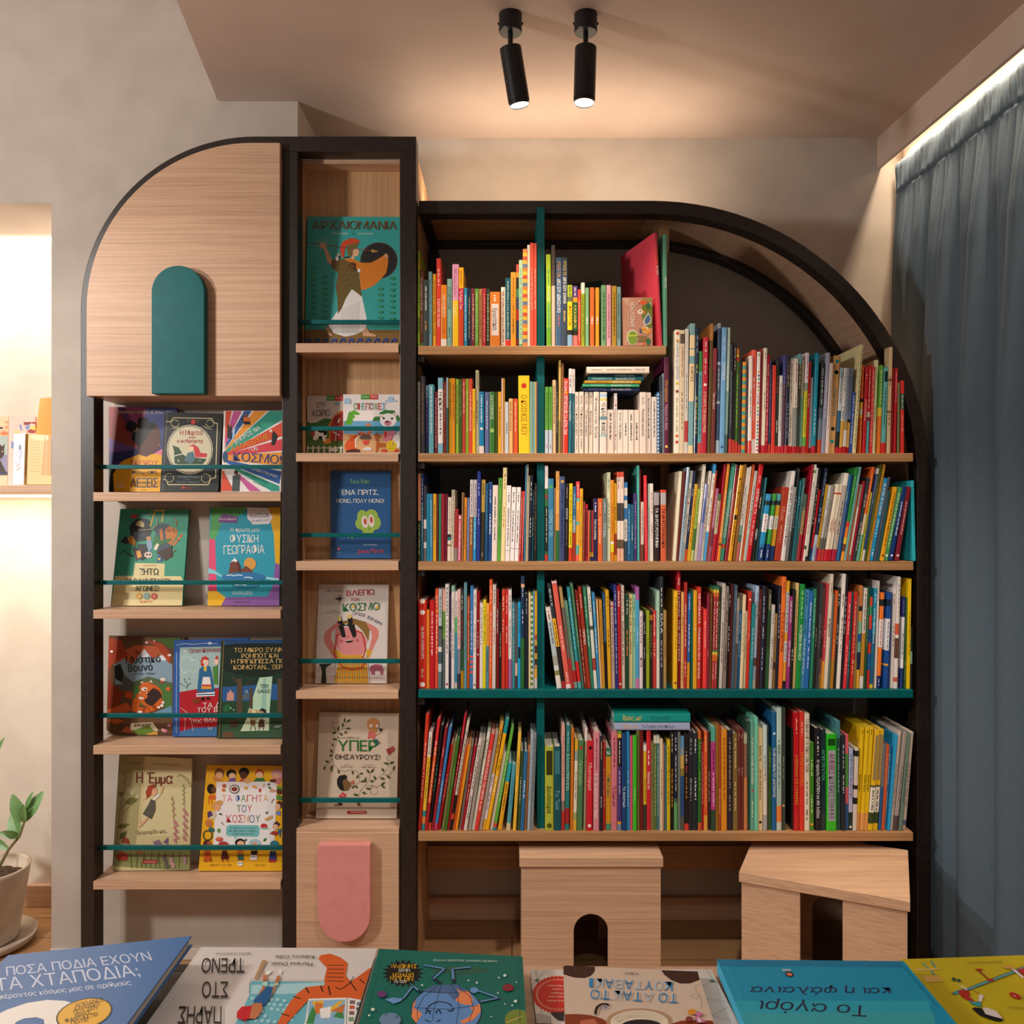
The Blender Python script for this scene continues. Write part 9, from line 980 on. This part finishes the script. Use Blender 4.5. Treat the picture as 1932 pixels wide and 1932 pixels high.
["board book with brown cow patches and pale blue lettering, a round hole at its middle","picture books laid on the display table",[0.0679,-1.2781,0.742],[0.9965,-0.0837,0.0],[0.0837,0.9965,-0.0],[[0.0,0.0],[175,0.0],[183,-200],[7.9,-200]],10,"D8C2AE","D8C2AE",[["p","3E2018",0.0,-1.9,5.8,1.3,42,1.1,41,-11.8,36,-22.6,27.5,-28.5,14.8,-28.3,0.5,-21.7],["p","3E2018",128,-1.1,175,-0.5,175,-19.9,162,-29.3,150,-31,139,-24.2,131,-12.1],["p","8A3A1A",4.1,-109,18.2,-107,35,-108,49,-114,59,-125,5.0,-129],["p","8A3A1A",129,-117,142,-110,160,-108,178,-107,179,-115,129,-119],["p","C06A4A",23.5,-120,39,-115,44,-126,22.2,-128],["e","B89470",92,-115,39,3.3,-1.7,-25.7],["e","EADCC4",92,-117,34,2.8,-1.5,-23.5],["l","B8A488",0.6,60,-112,63,-108,66,-104,71,-101,76,-98,81,-96,87,-94,93,-93,99,-93,105,-94,110,-95,115,-97,119,-100,122,-103,124,-107],["l","B8A488",0.6,62,-115,65,-111,68,-107,72,-104,77,-101,82,-99,87,-98,93,-97,99,-97,104,-97,109,-99,113,-100,117,-103,120,-106,122,-109],["l","B8A488",0.6,64,-117,66,-113,69,-110,73,-107,78,-105,82,-103,88,-101,93,-100,98,-100,103,-101,108,-102,112,-104,115,-106,118,-109,120,-112],["l","B8A488",0.6,66,-119,68,-116,71,-113,74,-110,78,-108,83,-106,88,-105,93,-104,97,-104,102,-104,106,-105,110,-107,113,-109,116,-112,118,-115],["l","B8A488",0.6,68,-121,70,-118,72,-116,76,-113,79,-111,83,-109,88,-108,92,-107,97,-107,101,-108,105,-109,108,-110,111,-112,114,-115,115,-117],["e","1A1820",94,-126,24.2,2.0,-0.9,-13.7],["t","2E8AC8","Κ",140,-29.1,-10.8,-0.1,-2.6,-20.4],["t","A8C4D8","Ο",128,-29.2,-10.8,-0.1,-2.4,-20.4],["t","2E8AC8","Υ",115,-29.3,-10.8,-0.1,-2.1,-20.5],["t","A8C4D8","Τ",103,-29.5,-10.8,-0.1,-1.9,-20.5],["t","2E8AC8","Α",90,-29.6,-10.9,-0.1,-1.7,-20.5],["t","A8C4D8","Β",77,-29.7,-10.9,-0.1,-1.4,-20.5],["t","2E8AC8","Α",65,-29.8,-10.9,-0.1,-1.2,-20.5],["t","A8C4D8","Κ",52,-29.9,-10.9,-0.1,-1.0,-20.5],["t","2E8AC8","Ι",39,-30.0,-4.9,-0.0,-0.7,-20.5],["t","2E8AC8","Τ",144,-56,-11.1,-0.1,-2.7,-19.9],["t","2E8AC8","Ο",131,-56,-11.1,-0.1,-2.4,-19.9],["t","B0C4D4","Α",113,-56,-11.2,-0.1,-2.1,-19.9],["t","2E8AC8","Τ",100,-56,-11.2,-0.1,-1.9,-20.0],["t","2E8AC8","Α",87,-56,-11.2,-0.1,-1.6,-20.0],["t","B0C4D4","Κ",74,-56,-11.2,-0.1,-1.4,-20.0],["t","2E8AC8","Τ",60,-56,-11.3,-0.1,-1.1,-20.0],["t","2E8AC8","Ο",47,-56,-11.3,-0.1,-0.9,-20.0],["t","4A4040","δίοπτρα",98,-12.8,-19.1,-1.1,-0.3,-4.2],["l","2A1E1A",3.0,41,-108,41,-105,41,-102,42,-99,42,-96,43,-94,44,-92,46,-90,47,-88,49,-87,51,-86,52,-86,54,-86,56,-87,57,-88],["t","2E8AC8","μπλα",56,-90,-9.4,-6.4,0.8,-4.6],["l","6A6460",0.4,174,-33,168,-37,166,-47,170,-58,165,-66,160,-64,159,-59,165,-55,171,-61,171,-72,167,-87],["e","E0942E",156,-94,5.2,0.4,-0.7,-5.8],["p","D878A8",158,-98,165,-93,169,-97,163,-104],["p","D878A8",158,-102,164,-106,170,-114,159,-115],["e","8A3A3A",151,-109,4.4,0.4,-0.6,-5.2],["p","E8E0E8",161,-104,164,-109,164,-115,161,-115]]],
["cyan hardback picture book with dark handwritten lettering, between map book and yellow book","picture books laid on the display table",[0.2704,-1.2821,0.752],[0.9999,-0.0171,0.0],[0.0171,0.9999,-0.0],[[0.0,0.0],[244,0.0],[246,-290],[2.4,-290]],18,"1496BE","22B0D8",[["p","1880AC",0.5,-1.2,240,-0.7,237,-14.8,192,-15.6,115,-14.0,52,-16.2,1.9,-15.9],["p","2AA8C0",-2.9,-94,235,-90,217,-136,4.0,-140],["p","3AA8B4",-2.3,-121,229,-112,219,-140,3.0,-144],["t","2A2A4A","και η φάλαινα",200,-63,-172,-0.3,-7.0,-16.3],["t","2A2A4A","Το αγόρι",156,-102,-126,8.3,-9.5,-22.3],["e","2A2A3A",84,-35,4.9,-1.7,-2.5,-6.1],["e","D87A5A",84,-35,3.3,-1.1,-1.5,-3.6],["p","A8C0D0",78,-22.7,90,-22.5,88,-27.7,77,-27.9],["l","1E7A98",1.1,237,-14.8,239,-100]]],
["yellow picture book with cartoon children on a seesaw, beside the cyan hardback","picture books laid on the display table",[0.5283,-1.2459,0.733],[0.9982,0.0607,0.0],[-0.0607,0.9982,-0.0],[[0.0,0.0],[260,-0.0],[239,-269],[-21.0,-269]],12,"CCB81C","D8C42A",[["l","1E3A44",2.9,24.7,-12.0,25.7,-24.3],["l","7AB8BC",1.8,24.7,-12.0,25.7,-24.3],["l","1E3A44",2.9,39,-7.6,36,-25.0],["l","7AB8BC",1.8,39,-7.6,36,-25.0],["l","1E3A44",2.7,25.6,-30,24.5,-41],["l","7AB8BC",1.7,25.6,-30,24.5,-41],["p","DEBE6A",4.7,-25.5,41,-25.2,38,-28.1,33,-29.8,5.0,-31],["p","DEB45E",6.7,-42,29.3,-42,27.5,-57,4.3,-58],["p","5EA8B4",21.5,-84,36,-76,49,-74,125,-42,157,-28.2,151,-36,124,-46,48,-78,27.7,-87],["l","1E2A30",0.6,21.5,-84,50,-73,157,-27.3],["l","1E2A30",0.6,21.2,-87,48,-79,151,-37],["l","1E2A30",2.5,88,-34,89,-58],["l","B82E24",1.7,88,-34,89,-58],["e","B82E24",90,-33,5.2,-0.3,-1.5,-2.3],["p","B82E24",87,-55,95,-56,93,-60,85,-61],["p","B82E24",32,-81,39,-77,47,-80,43,-89,39,-92,41,-101,36,-106,33,-101,30,-93],["p","3A9AA0",34,-100,39,-105,47,-103,44,-112,39,-115,33,-108],["p","E8DCD8",41,-60,42,-66,48,-74,46,-79,43,-72,41,-64],["p","E8DCD8",55,-89,58,-88,59,-92,48,-105,45,-103],["e","2E5A44",43,-54,1.7,-1.9,-3.1,-3.8],["e","2E5A44",48,-57,1.5,-1.7,-2.6,-3.1],["l","8A3A2A",0.8,51,-76,57,-89],["p","16141A",27.3,-118,32,-116,40,-118,37,-130,52,-141,47,-145,39,-143,28.6,-133],["p","E8DCD8",41,-118,47,-117,54,-126,52,-141,43,-135,37,-130],["p","D8A050",127,-27.5,140,-27.2,138,-35,131,-35,125,-32],["p","E8DCD8",133,-35,138,-37,137,-57,133,-57],["p","C03030",140,-37,153,-34,141,-51,139,-47],["e","C0302A",98,-95,4.0,-5.5,-4.4,-4.7],["e","E8C8C8",97,-96,1.0,-0.1,-0.9,-1.4],["t","5A5414","ΕΚΔΟΣΕΙΣ ΠΑΠΑΔΟΠΟΥΛΟΣ",133,-16.1,-48,0.8,-2.3,-3.6],["t","5A5414","Γιουλένια",93,-120,-18.5,2.8,-2.6,-3.6]]],
["notebook with a black cat and orange flowers on the lit niche shelf","notebooks on the lit niche shelf",[-1.7876,0.385,1.6499],[1.0,0.0,0.0],[-0.0,0.201,0.9796],[[0.0,0.0],[134,0.0],[158,-233],[30,-233]],8,"E8C4A0","E8C4A0",[["p","8A8AA8",16.9,-131,146,-127,154,-199,25.7,-199],["p","A8B8B0",9.1,-71,140,-67,147,-131,16.9,-131],["p","E07A4A",128,-65,123,-60,118,-57,110,-56,116,-62,122,-65],["p","E07A4A",128,-65,126,-59,122,-54,115,-49,118,-57,122,-62],["p","E07A4A",128,-65,128,-59,127,-54,122,-46,122,-54,124,-60],["p","E07A4A",128,-65,131,-60,132,-55,130,-47,127,-54,126,-59],["p","E07A4A",128,-65,133,-63,136,-58,138,-51,132,-55,129,-59],["p","E07A4A",128,-65,134,-65,138,-62,143,-56,135,-57,131,-60],["e","D8986A",132,-37,5.1,0.0,0.6,-5.3],["p","3A2A34",100,-34,124,-39,115,-44],["p","C8986A",122,-17.5,134,-16.6,133,-26.4],["p","3A2418",90,-148,93,-104,118,-95,125,-103,133,-95,133,-113,136,-127,130,-141,120,-146],["e","E8D8A0",129,-120,2.4,0.0,0.2,-1.8],["p","3A2418",97,-199,90,-148,124,-148,137,-169,148,-188,154,-199],["p","2E2E4A",23.6,-183,153,-188,154,-199,25.7,-199]]],
["pink notebook with blue and maroon shapes behind the white sketch notebook","notebooks on the lit niche shelf",[-1.6431,0.37,1.6477],[1.0,0.0,0.0039],[-0.0039,0.2024,0.9793],[[0.0,0.0],[86,-0.0],[112,-231],[22.5,-231]],8,"F0C0B4","F4D8C8",[["p","8A3430",48,-19.7,100,-19.1,101,-29.7,93,-31,84,-24.3,69,-27.8,59,-30,49,-27.7,53,-24.2],["p","7A8AB8",36,-28.5,43,-27.7,49,-47,44,-48],["p","7A8AB8",56,-35,63,-31,67,-26.0,72,-31,69,-45,63,-47],["p","E8C85A",75,-44,77,-35,85,-31,94,-37,97,-46,87,-49],["p","9A3A34",64,-54,71,-45,79,-44,95,-50,96,-55,83,-58],["l","F0E0D0",1.5,74,-27.8,76,-22.5,79,-29.6],["p","E8C85A",24.0,-49,38,-50,45,-55,26.5,-56],["p","7A8AB8",17.2,-86,25.2,-86,27.7,-108,19.8,-108],["e","E0705A",27.3,-33,1.4,-0.0,0.2,-1.4]]],
["white sketch notebook with a figure in a blue dress standing in niche","notebooks on the lit niche shelf",[-1.5563,0.25,1.5809],[0.9989,0.0,0.046],[-0.0459,0.0763,0.996],[[0.0,0.0],[35,0.0],[29.6,-161],[-3.3,-160]],4,"EEF0F8","EEF0F8",[["l","9AB0E8",0.7,10.9,-12.8,11.2,-19.4],["l","9AB0E8",0.7,22.3,-11.7,22.6,-18.3],["l","9AB0E8",0.7,26.7,-21.0,27.0,-27.6],["l","9AB0E8",0.7,6.8,-24.2,7.1,-31],["l","9AB0E8",0.7,19.0,-24.7,19.3,-31],["l","9AB0E8",0.7,12.0,-32,12.3,-38],["l","9AB0E8",0.7,5.2,-44,5.5,-50],["p","8A8A90",14.9,-41,17.4,-35,21.5,-36,22.7,-50,19.0,-53,14.9,-49],["p","C8D0F0",12.5,-51,23.1,-53,20.6,-72,18.9,-89,14.1,-89,14.9,-67],["l","D88A8A",0.7,10.0,-56,8.7,-64,13.3,-77],["l","D88A8A",0.7,24.7,-53,25.5,-64,21.4,-76],["e","D8986A",6.7,-91,1.1,-0.1,-0.0,-1.1],["e","D8986A",11.8,-99,1.1,-0.1,-0.0,-1.1],["e","D8986A",16.8,-107,1.1,-0.1,-0.0,-1.1],["e","D8986A",8.8,-115,1.1,-0.1,-0.0,-1.1],["e","D8986A",13.9,-98,1.1,-0.1,-0.0,-1.1],["e","D8986A",18.9,-106,1.1,-0.1,-0.0,-1.1],["e","D8986A",10.9,-113,1.1,-0.1,-0.0,-1.1],["e","D8986A",16.0,-97,1.1,-0.1,-0.0,-1.1],["e","D8986A",8.0,-104,1.1,-0.1,-0.0,-1.1],["e","D8986A",13.0,-112,1.1,-0.1,-0.0,-1.1],["e","D8986A",18.1,-95,1.1,-0.1,-0.0,-1.1],["e","D8986A",10.1,-103,1.1,-0.1,-0.0,-1.1],["e","D8986A",15.2,-110,1.1,-0.1,-0.0,-1.1],["e","D8986A",7.2,-93,1.1,-0.1,-0.0,-1.1],["e","D8986A",12.2,-101,1.1,-0.1,-0.0,-1.1],["e","D8986A",17.3,-109,1.1,-0.1,-0.0,-1.1]]],
["lined cream notebook standing open below the orange lampshade","notebooks on the lit niche shelf",[-1.5275,0.26,1.5826],[0.9972,0.0,-0.0753],[0.075,0.0761,0.9943],[[0.0,0.0],[87,0.0],[105,-154],[15.2,-161]],16,"D8BE7E","B89848",[["p","E8DCA8",17.5,-2.8,62,-1.0,63,-20.0,19.8,-15.0],["l","B89A5A",0.6,18.5,-25.1,49,-22.7],["l","B89A5A",0.6,19.7,-34,50,-32],["l","B89A5A",0.6,20.8,-44,52,-41],["l","B89A5A",0.6,21.9,-53,53,-51],["l","B89A5A",0.6,23.0,-62,54,-60],["l","B89A5A",0.6,24.1,-72,55,-69],["l","B89A5A",0.6,25.2,-81,56,-79],["l","B89A5A",0.6,26.3,-90,57,-88],["l","B89A5A",0.6,27.4,-100,58,-97],["l","B89A5A",0.6,28.5,-109,59,-107],["l","B89A5A",0.6,29.6,-118,60,-116],["p","B8923E",0.5,-1.6,9.9,-0.9,18.8,-131,12.4,-131],["p","C89A5A",63,-1.0,83,-1.1,97,-125,66,-127],["l","E8D0A0",1.2,69,-3.0,80,-126],["p","E8D4A8",64,-0.9,74,-1.0,76,-15.7,66,-14.9]]]
]
for cv in COVERS: face_book(*cv)
# ------------------------------------------------------------------ house-shaped stools
def stool(label,fl,along,depth,W,Dp,H,front_arch):
    """fl: front left corner of the top, along: unit vector of the front edge, depth: unit vector to the back"""
    a,d=Vector((*along,0)),Vector((*depth,0)); base=Vector((*fl,0))+a*W/2+d*Dp/2
    root=thing('house_stool',label,'stool',base,'house-shaped stools under the bottom shelf')
    def T(): return Matrix(((a.x,d.x,0,fl[0]),(a.y,d.y,0,fl[1]),(0,0,1,0),(0,0,0,1)))
    b=MB(); b.T=T(); b.box(0,W,0,Dp,H-.027,H); part(b,'seat_top',M['oak'],root,bevel=.0015)
    m=.006; t=.018; z1=H-.0275
    def arch_panel(y0,y1,x0,xa,xb,x1,zs):
        b=MB(); b.T=T(); c=(xa+xb)/2; r=(xb-xa)/2
        ar=[(c-r*math.cos(math.radians(q)),zs+r*math.sin(math.radians(q))) for q in range(0,181,10)]
        b.prism([(x0,0),(xa,0)]+ar+[(xb,0),(x1,0),(x1,z1),(x0,z1)],y0,y1); return b
    def slot_panel(y0,y1,x0,xa,xb,x1):
        b=MB(); b.T=T(); b.box(x0,xa,y0,y1,0,z1); b.box(xb,x1,y0,y1,0,z1); return b
    hw=.051; c=W*.4985 
    if front_arch: f=arch_panel(m,m+t,m,c-.048-.0,c+.048,W-m,.172); k=slot_panel(Dp-m-t,Dp-m,m,c-hw,c+hw,W-m)
    else: f=slot_panel(m,m+t,m,W*.374,W*.623,W-m); k=arch_panel(Dp-m-t,Dp-m,m,c-.048,c+.048,W-m,.172)
    part(f,'front_panel',M['oak'],root,bevel=.001); part(k,'back_panel',M['oak'],root)
    for x in (m,W-m-t):
        b=MB(); b.T=T(); b.box(x,x+t,m+t+.0005,Dp-m-t-.0005,0,z1); part(b,'side_panel',M['oak'],root)
    return root
stool('oak house stool with an arched doorway cut in its front',(.0206,-.05),(1,0),(0,1),.399,.33,.3796,True)
al=Vector((.912,-.41)).normalized(); stool('oak house stool turned at an angle, with a tall rectangular opening',(.6037,-.143),(al.x,al.y),(-al.y,al.x),.413,.345,.3796,False)
# ------------------------------------------------------------------ ceiling spotlights
def spotlight(label,x,dx,dy,power,target):
    y=-.306; zc=2.566; root=thing('ceiling_spotlight',label,'spotlight',(x,y,zc),'twin spotlights on the dropped ceiling')
    b=MB(); b.tube([(x,y,zc),(x,y,zc-.042),(x,y,zc-.045)],[.0285,.0285,.027],32); part(b,'ceiling_base',M['lamp'],root)
    for s in (-1,1):
        b=MB(); b.tube([(x+s*.028,y,zc-.022),(x+s*.0315,y,zc-.022)],.003,8); part(b,'screw',M['lamp'],root)
    b=MB(); b.tube([(x,y,zc-.045),(x,y,zc-.088)],.0062,14); part(b,'stem',M['lamp'],root)
    top=Vector((x,y,zc-.083)); d=Vector((dx,dy,-1)).normalized(); L=.138
    b=MB(); b.tube([top,top+d*(L-.01)],.0268,36); H=part(b,'lamp_head',M['lamp'],root)
    b=MB(); b.tube([top+d*(L-.01),top+d*L],.0248,36,cap=False); part(b,'trim_ring',M['lamp'],H)
    b=MB(); b.tube([top+d*(L-.006),top+d*(L-.003)],.0235,28); part(b,'lens',M['lens'],H)
    spot('ceiling_spotlight_beam',tuple(top+d*(L+.004)),target,power,78,.7,WARM,.022)
spotlight('black ceiling spotlight tilted, the one nearer the niche',-.004,.17,.10,17,(-.1,.12,1.2))
spotlight('black ceiling spotlight nearer the blue curtain, hanging straight',.182,-.03,-.03,17,(.5,.1,1.1))
# ------------------------------------------------------------------ curtain
CU=thing('curtain','blue-grey linen curtain with gathered heading hanging along the window wall','curtain',(1.29,-.4,0))
def cx_at(y): return 1.262+.043*(.36-y)
ny=560; ys=[.365-i*(1.9/ny) for i in range(ny+1)]
def grid(rows,name,m,**k):
    b=MB(); n=ny+1
    for r in rows: b.v+=r
    for i in range(len(rows)-1):
        for j in range(ny): b.f.append((i*n+j,i*n+j+1,(i+1)*n+j+1,(i+1)*n+j)); b.c.append('FFFFFF'); b.m.append(0)
    o=part(b,name,m,CU,smooth=True,**k); s=o.modifiers.new('cloth','SOLIDIFY'); s.thickness=.003; return o
def gather(y,k): return .0068*abs(math.sin(y*105+math.sin(y*17)*1.2))**.55*k
TOP=2.468; BAND=.097
rows=[]
for z in (TOP,TOP-.006,TOP-.02,TOP-.05,TOP-.08,TOP-BAND+.004,TOP-BAND):
    f={TOP:.6,TOP-BAND:.35}.get(z,1.0); rows.append([(cx_at(y)-.004-gather(y,f*1.6)+.002*math.sin(z*60+y*40),y,z) for y in ys])
grid(rows,'header_band',M['curtain'])
def fold(y,t):
    s=y*15.5+.55*math.sin(y*5.3+.6)+.25*t*math.sin(y*3.1+1)
    big=abs(math.sin(s))**.75; mid=abs(math.sin(y*36+.8*math.sin(y*9)))**.8; sm=abs(math.sin(y*105+math.sin(y*17)*1.2))**.6
    k=min(1,t*3.2); return sm*.007*max(0,1-t*7)+mid*.016*(1-.55*k)*min(1,t*14)+big*(.006+.05*k)*min(1,t*9)
zs=[TOP-BAND+.004-(TOP-BAND-.012)*((i/60)**1.35) for i in range(61)]
rows=[]
for z in zs:
    t_=max(0,(TOP-BAND-z)/(TOP-BAND)); r=[]
    for y in ys:
        x=cx_at(y)-.002-fold(y,t_)-.012*t_; yy=y+.014*math.sin(y*9)*t_
        if yy>-.03: x=max(x,1.226)
        r.append((x,yy,z))
    rows.append(r)
grid(rows,'drape',M['curtain'])
b=MB(); b.prism([(1.285,.385),(1.305,.385),(1.43,-3.2),(1.415,-3.2)],2.49,2.5655,'z'); tag(b.build('curtain_track',M['white']),'pale curtain track fixed in the ceiling recess above the curtain','track')
# ------------------------------------------------------------------ niche shelf and its things
b=MB(); b.box(-3.6,-1.381,.19,.479,1.393,1.418); tag(b.build('wall_shelf',M['oak'],bevel=.0015),'oak shelf spanning the lit niche','shelf')
def lampshade():
    x,y=-1.488,.40; r=thing('table_lamp','small lamp with orange tapered shade at the end of the niche shelf','lamp',(x,y,1.418))
    b=MB(); b.tube([(x,y,1.4185),(x,y,1.428)],.035,24); part(b,'base',M['lampshade'],r)
    b=MB(); b.tube([(x,y,1.428),(x,y,1.60)],.006,10); part(b,'stem',M['lampshade'],r)
    b=MB(); b.tube([(x,y,1.575),(x,y,1.705)],[.076,.062],32); part(b,'lamp_shade',M['lampshade'],r)
lampshade()
# ------------------------------------------------------------------ plant in the niche
px,py=-1.615,.22
b=MB()
def lathe(mb,prof,cx,cy,n=40):
    k=len(mb.v)
    for r,z in prof: mb.v+=[(cx+r*math.cos(2*math.pi*j/n),cy+r*math.sin(2*math.pi*j/n),z) for j in range(n)]
    for i in range(len(prof)-1):
        for j in range(n): mb.f.append((k+i*n+j,k+i*n+(j+1)%n,k+(i+1)*n+(j+1)%n,k+(i+1)*n+j)); mb.c.append('FFFFFF'); mb.m.append(0)
PL=thing('potted_plant','potted plant with glossy green leaves in a pale clay pot by the niche wall','plant',(px,py,.016))
lathe(b,[(.0,.017),(.076,.017),(.08,.022),(.112,.228),(.114,.238),(.109,.24),(.104,.236),(.1,.2),(.0,.2)],px,py); part(b,'pot',M['clay'],PL,smooth=True)
b=MB(); n=24
lathe(b,[(.0,.205),(.05,.212),(.1,.201)],px,py,28); b.v=[(x,y,z+.006*math.sin(x*240)*math.cos(y*310)) for x,y,z in b.v]; part(b,'soil',M['soil'],PL)
sd=MB(); lathe(sd,[(0,0.001),(.1,.001),(.122,.008),(.132,.03),(.128,.031),(.118,.014),(0,.0145)],px,py); tag(sd.build('plant_saucer',M['clay'],smooth=True),'pale clay saucer under the plant pot','saucer')
def leafm(mb,p,d,up,l,wd):
    d=Vector(d).normalized(); s=d.cross(Vector(up)).normalized(); nrm=s.cross(d); p=Vector(p); L=[];Rr=[];Md=[]
    for i in range(9):
        t=i/8; wv=wd*math.sin(math.pi*min(1,t*.92+.04))**.8*(1-.25*t); c=p+d*l*t-nrm*l*.18*t*t; L.append(c+s*wv+nrm*wv*.3); Rr.append(c-s*wv+nrm*wv*.3); Md.append(c)
    for i in range(8): mb.face([L[i],L[i+1],Md[i+1],Md[i]]); mb.face([Md[i],Md[i+1],Rr[i+1],Rr[i]])
S1=[(px+.03,py-.02,.205),(px+.055,py-.035,.26),(px+.09,py-.05,.315),(px+.125,py-.055,.355),(px+.14,py-.055,.40),(px+.145,py-.055,.44)]
b=MB(); b.tube(S1,[.005,.005,.0045,.004,.0035,.002],8); part(b,'stem',M['stem'],PL,smooth=True)
for p,d,l,wd in ((S1[4],(.5,.1,1.0),.095,.022),(S1[4],(-.42,-.1,.9),.088,.024),(S1[3],(-.5,.2,.75),.075,.024),(S1[5],(.32,.05,1),.05,.008),(S1[3],(-1,-.2,.25),.06,.013),(S1[2],(-1,.1,.45),.075,.015),(S1[4],(.1,-.4,.8),.06,.016),(S1[3],(-.35,-.4,.3),.05,.013)):
    m=MB(); leafm(m,p,d,(0,-1,.3),l,wd); part(m,'leaf',M['leaf'],PL,smooth=True)
S2=[(px-.01,py,.205),(px-.02,py-.02,.34),(px-.005,py-.03,.47),(px+.015,py-.03,.55)]
b=MB(); b.tube(S2,[.005,.0045,.0035,.002],8); part(b,'stem',M['stem'],PL,smooth=True)
for p,d,l,wd in ((S2[3],(.4,0,1),.10,.011),(S2[2],(-.6,-.2,.6),.09,.02),(S2[2],(-.2,.3,.9),.1,.02),(S2[1],(-.9,0,.5),.1,.02)):
    m=MB(); leafm(m,p,d,(0,-1,.3),l,wd); part(m,'leaf',M['leaf'],PL,smooth=True)
# ------------------------------------------------------------------ display table in front
TB=thing('display_table','oak display table in front, covered with picture books','table',(.5,-1.65,0))
b=MB(); b.box(-.22,1.15,-2.05,-1.238,.695,.72); part(b,'tabletop',M['oak'],TB,bevel=.0015)
for x in (-.19,1.12):
    for y in (-2.0,-1.29):
        b=MB(); b.box(x-.02,x+.02,y-.02,y+.02,0,.6948); part(b,'leg',M['black'],TB)
TD=thing('dark_table','dark-topped table beside the oak one, under the blue and white books','table',(-.75,-1.65,0))
b=MB(); b.box(-1.4,-.225,-2.05,-1.252,.695,.72); part(b,'tabletop',M['tabledark'],TD,bevel=.0015)
b=MB(); b.box(-1.4,-.225,-1.2515,-1.233,.69,.7198); part(b,'edge_strip',M['black'],TD,bevel=.001)
for x in (-1.37,-.255):
    for y in (-2.0,-1.29):
        b=MB(); b.box(x-.02,x+.02,y-.02,y+.02,0,.6948); part(b,'leg',M['black'],TD)
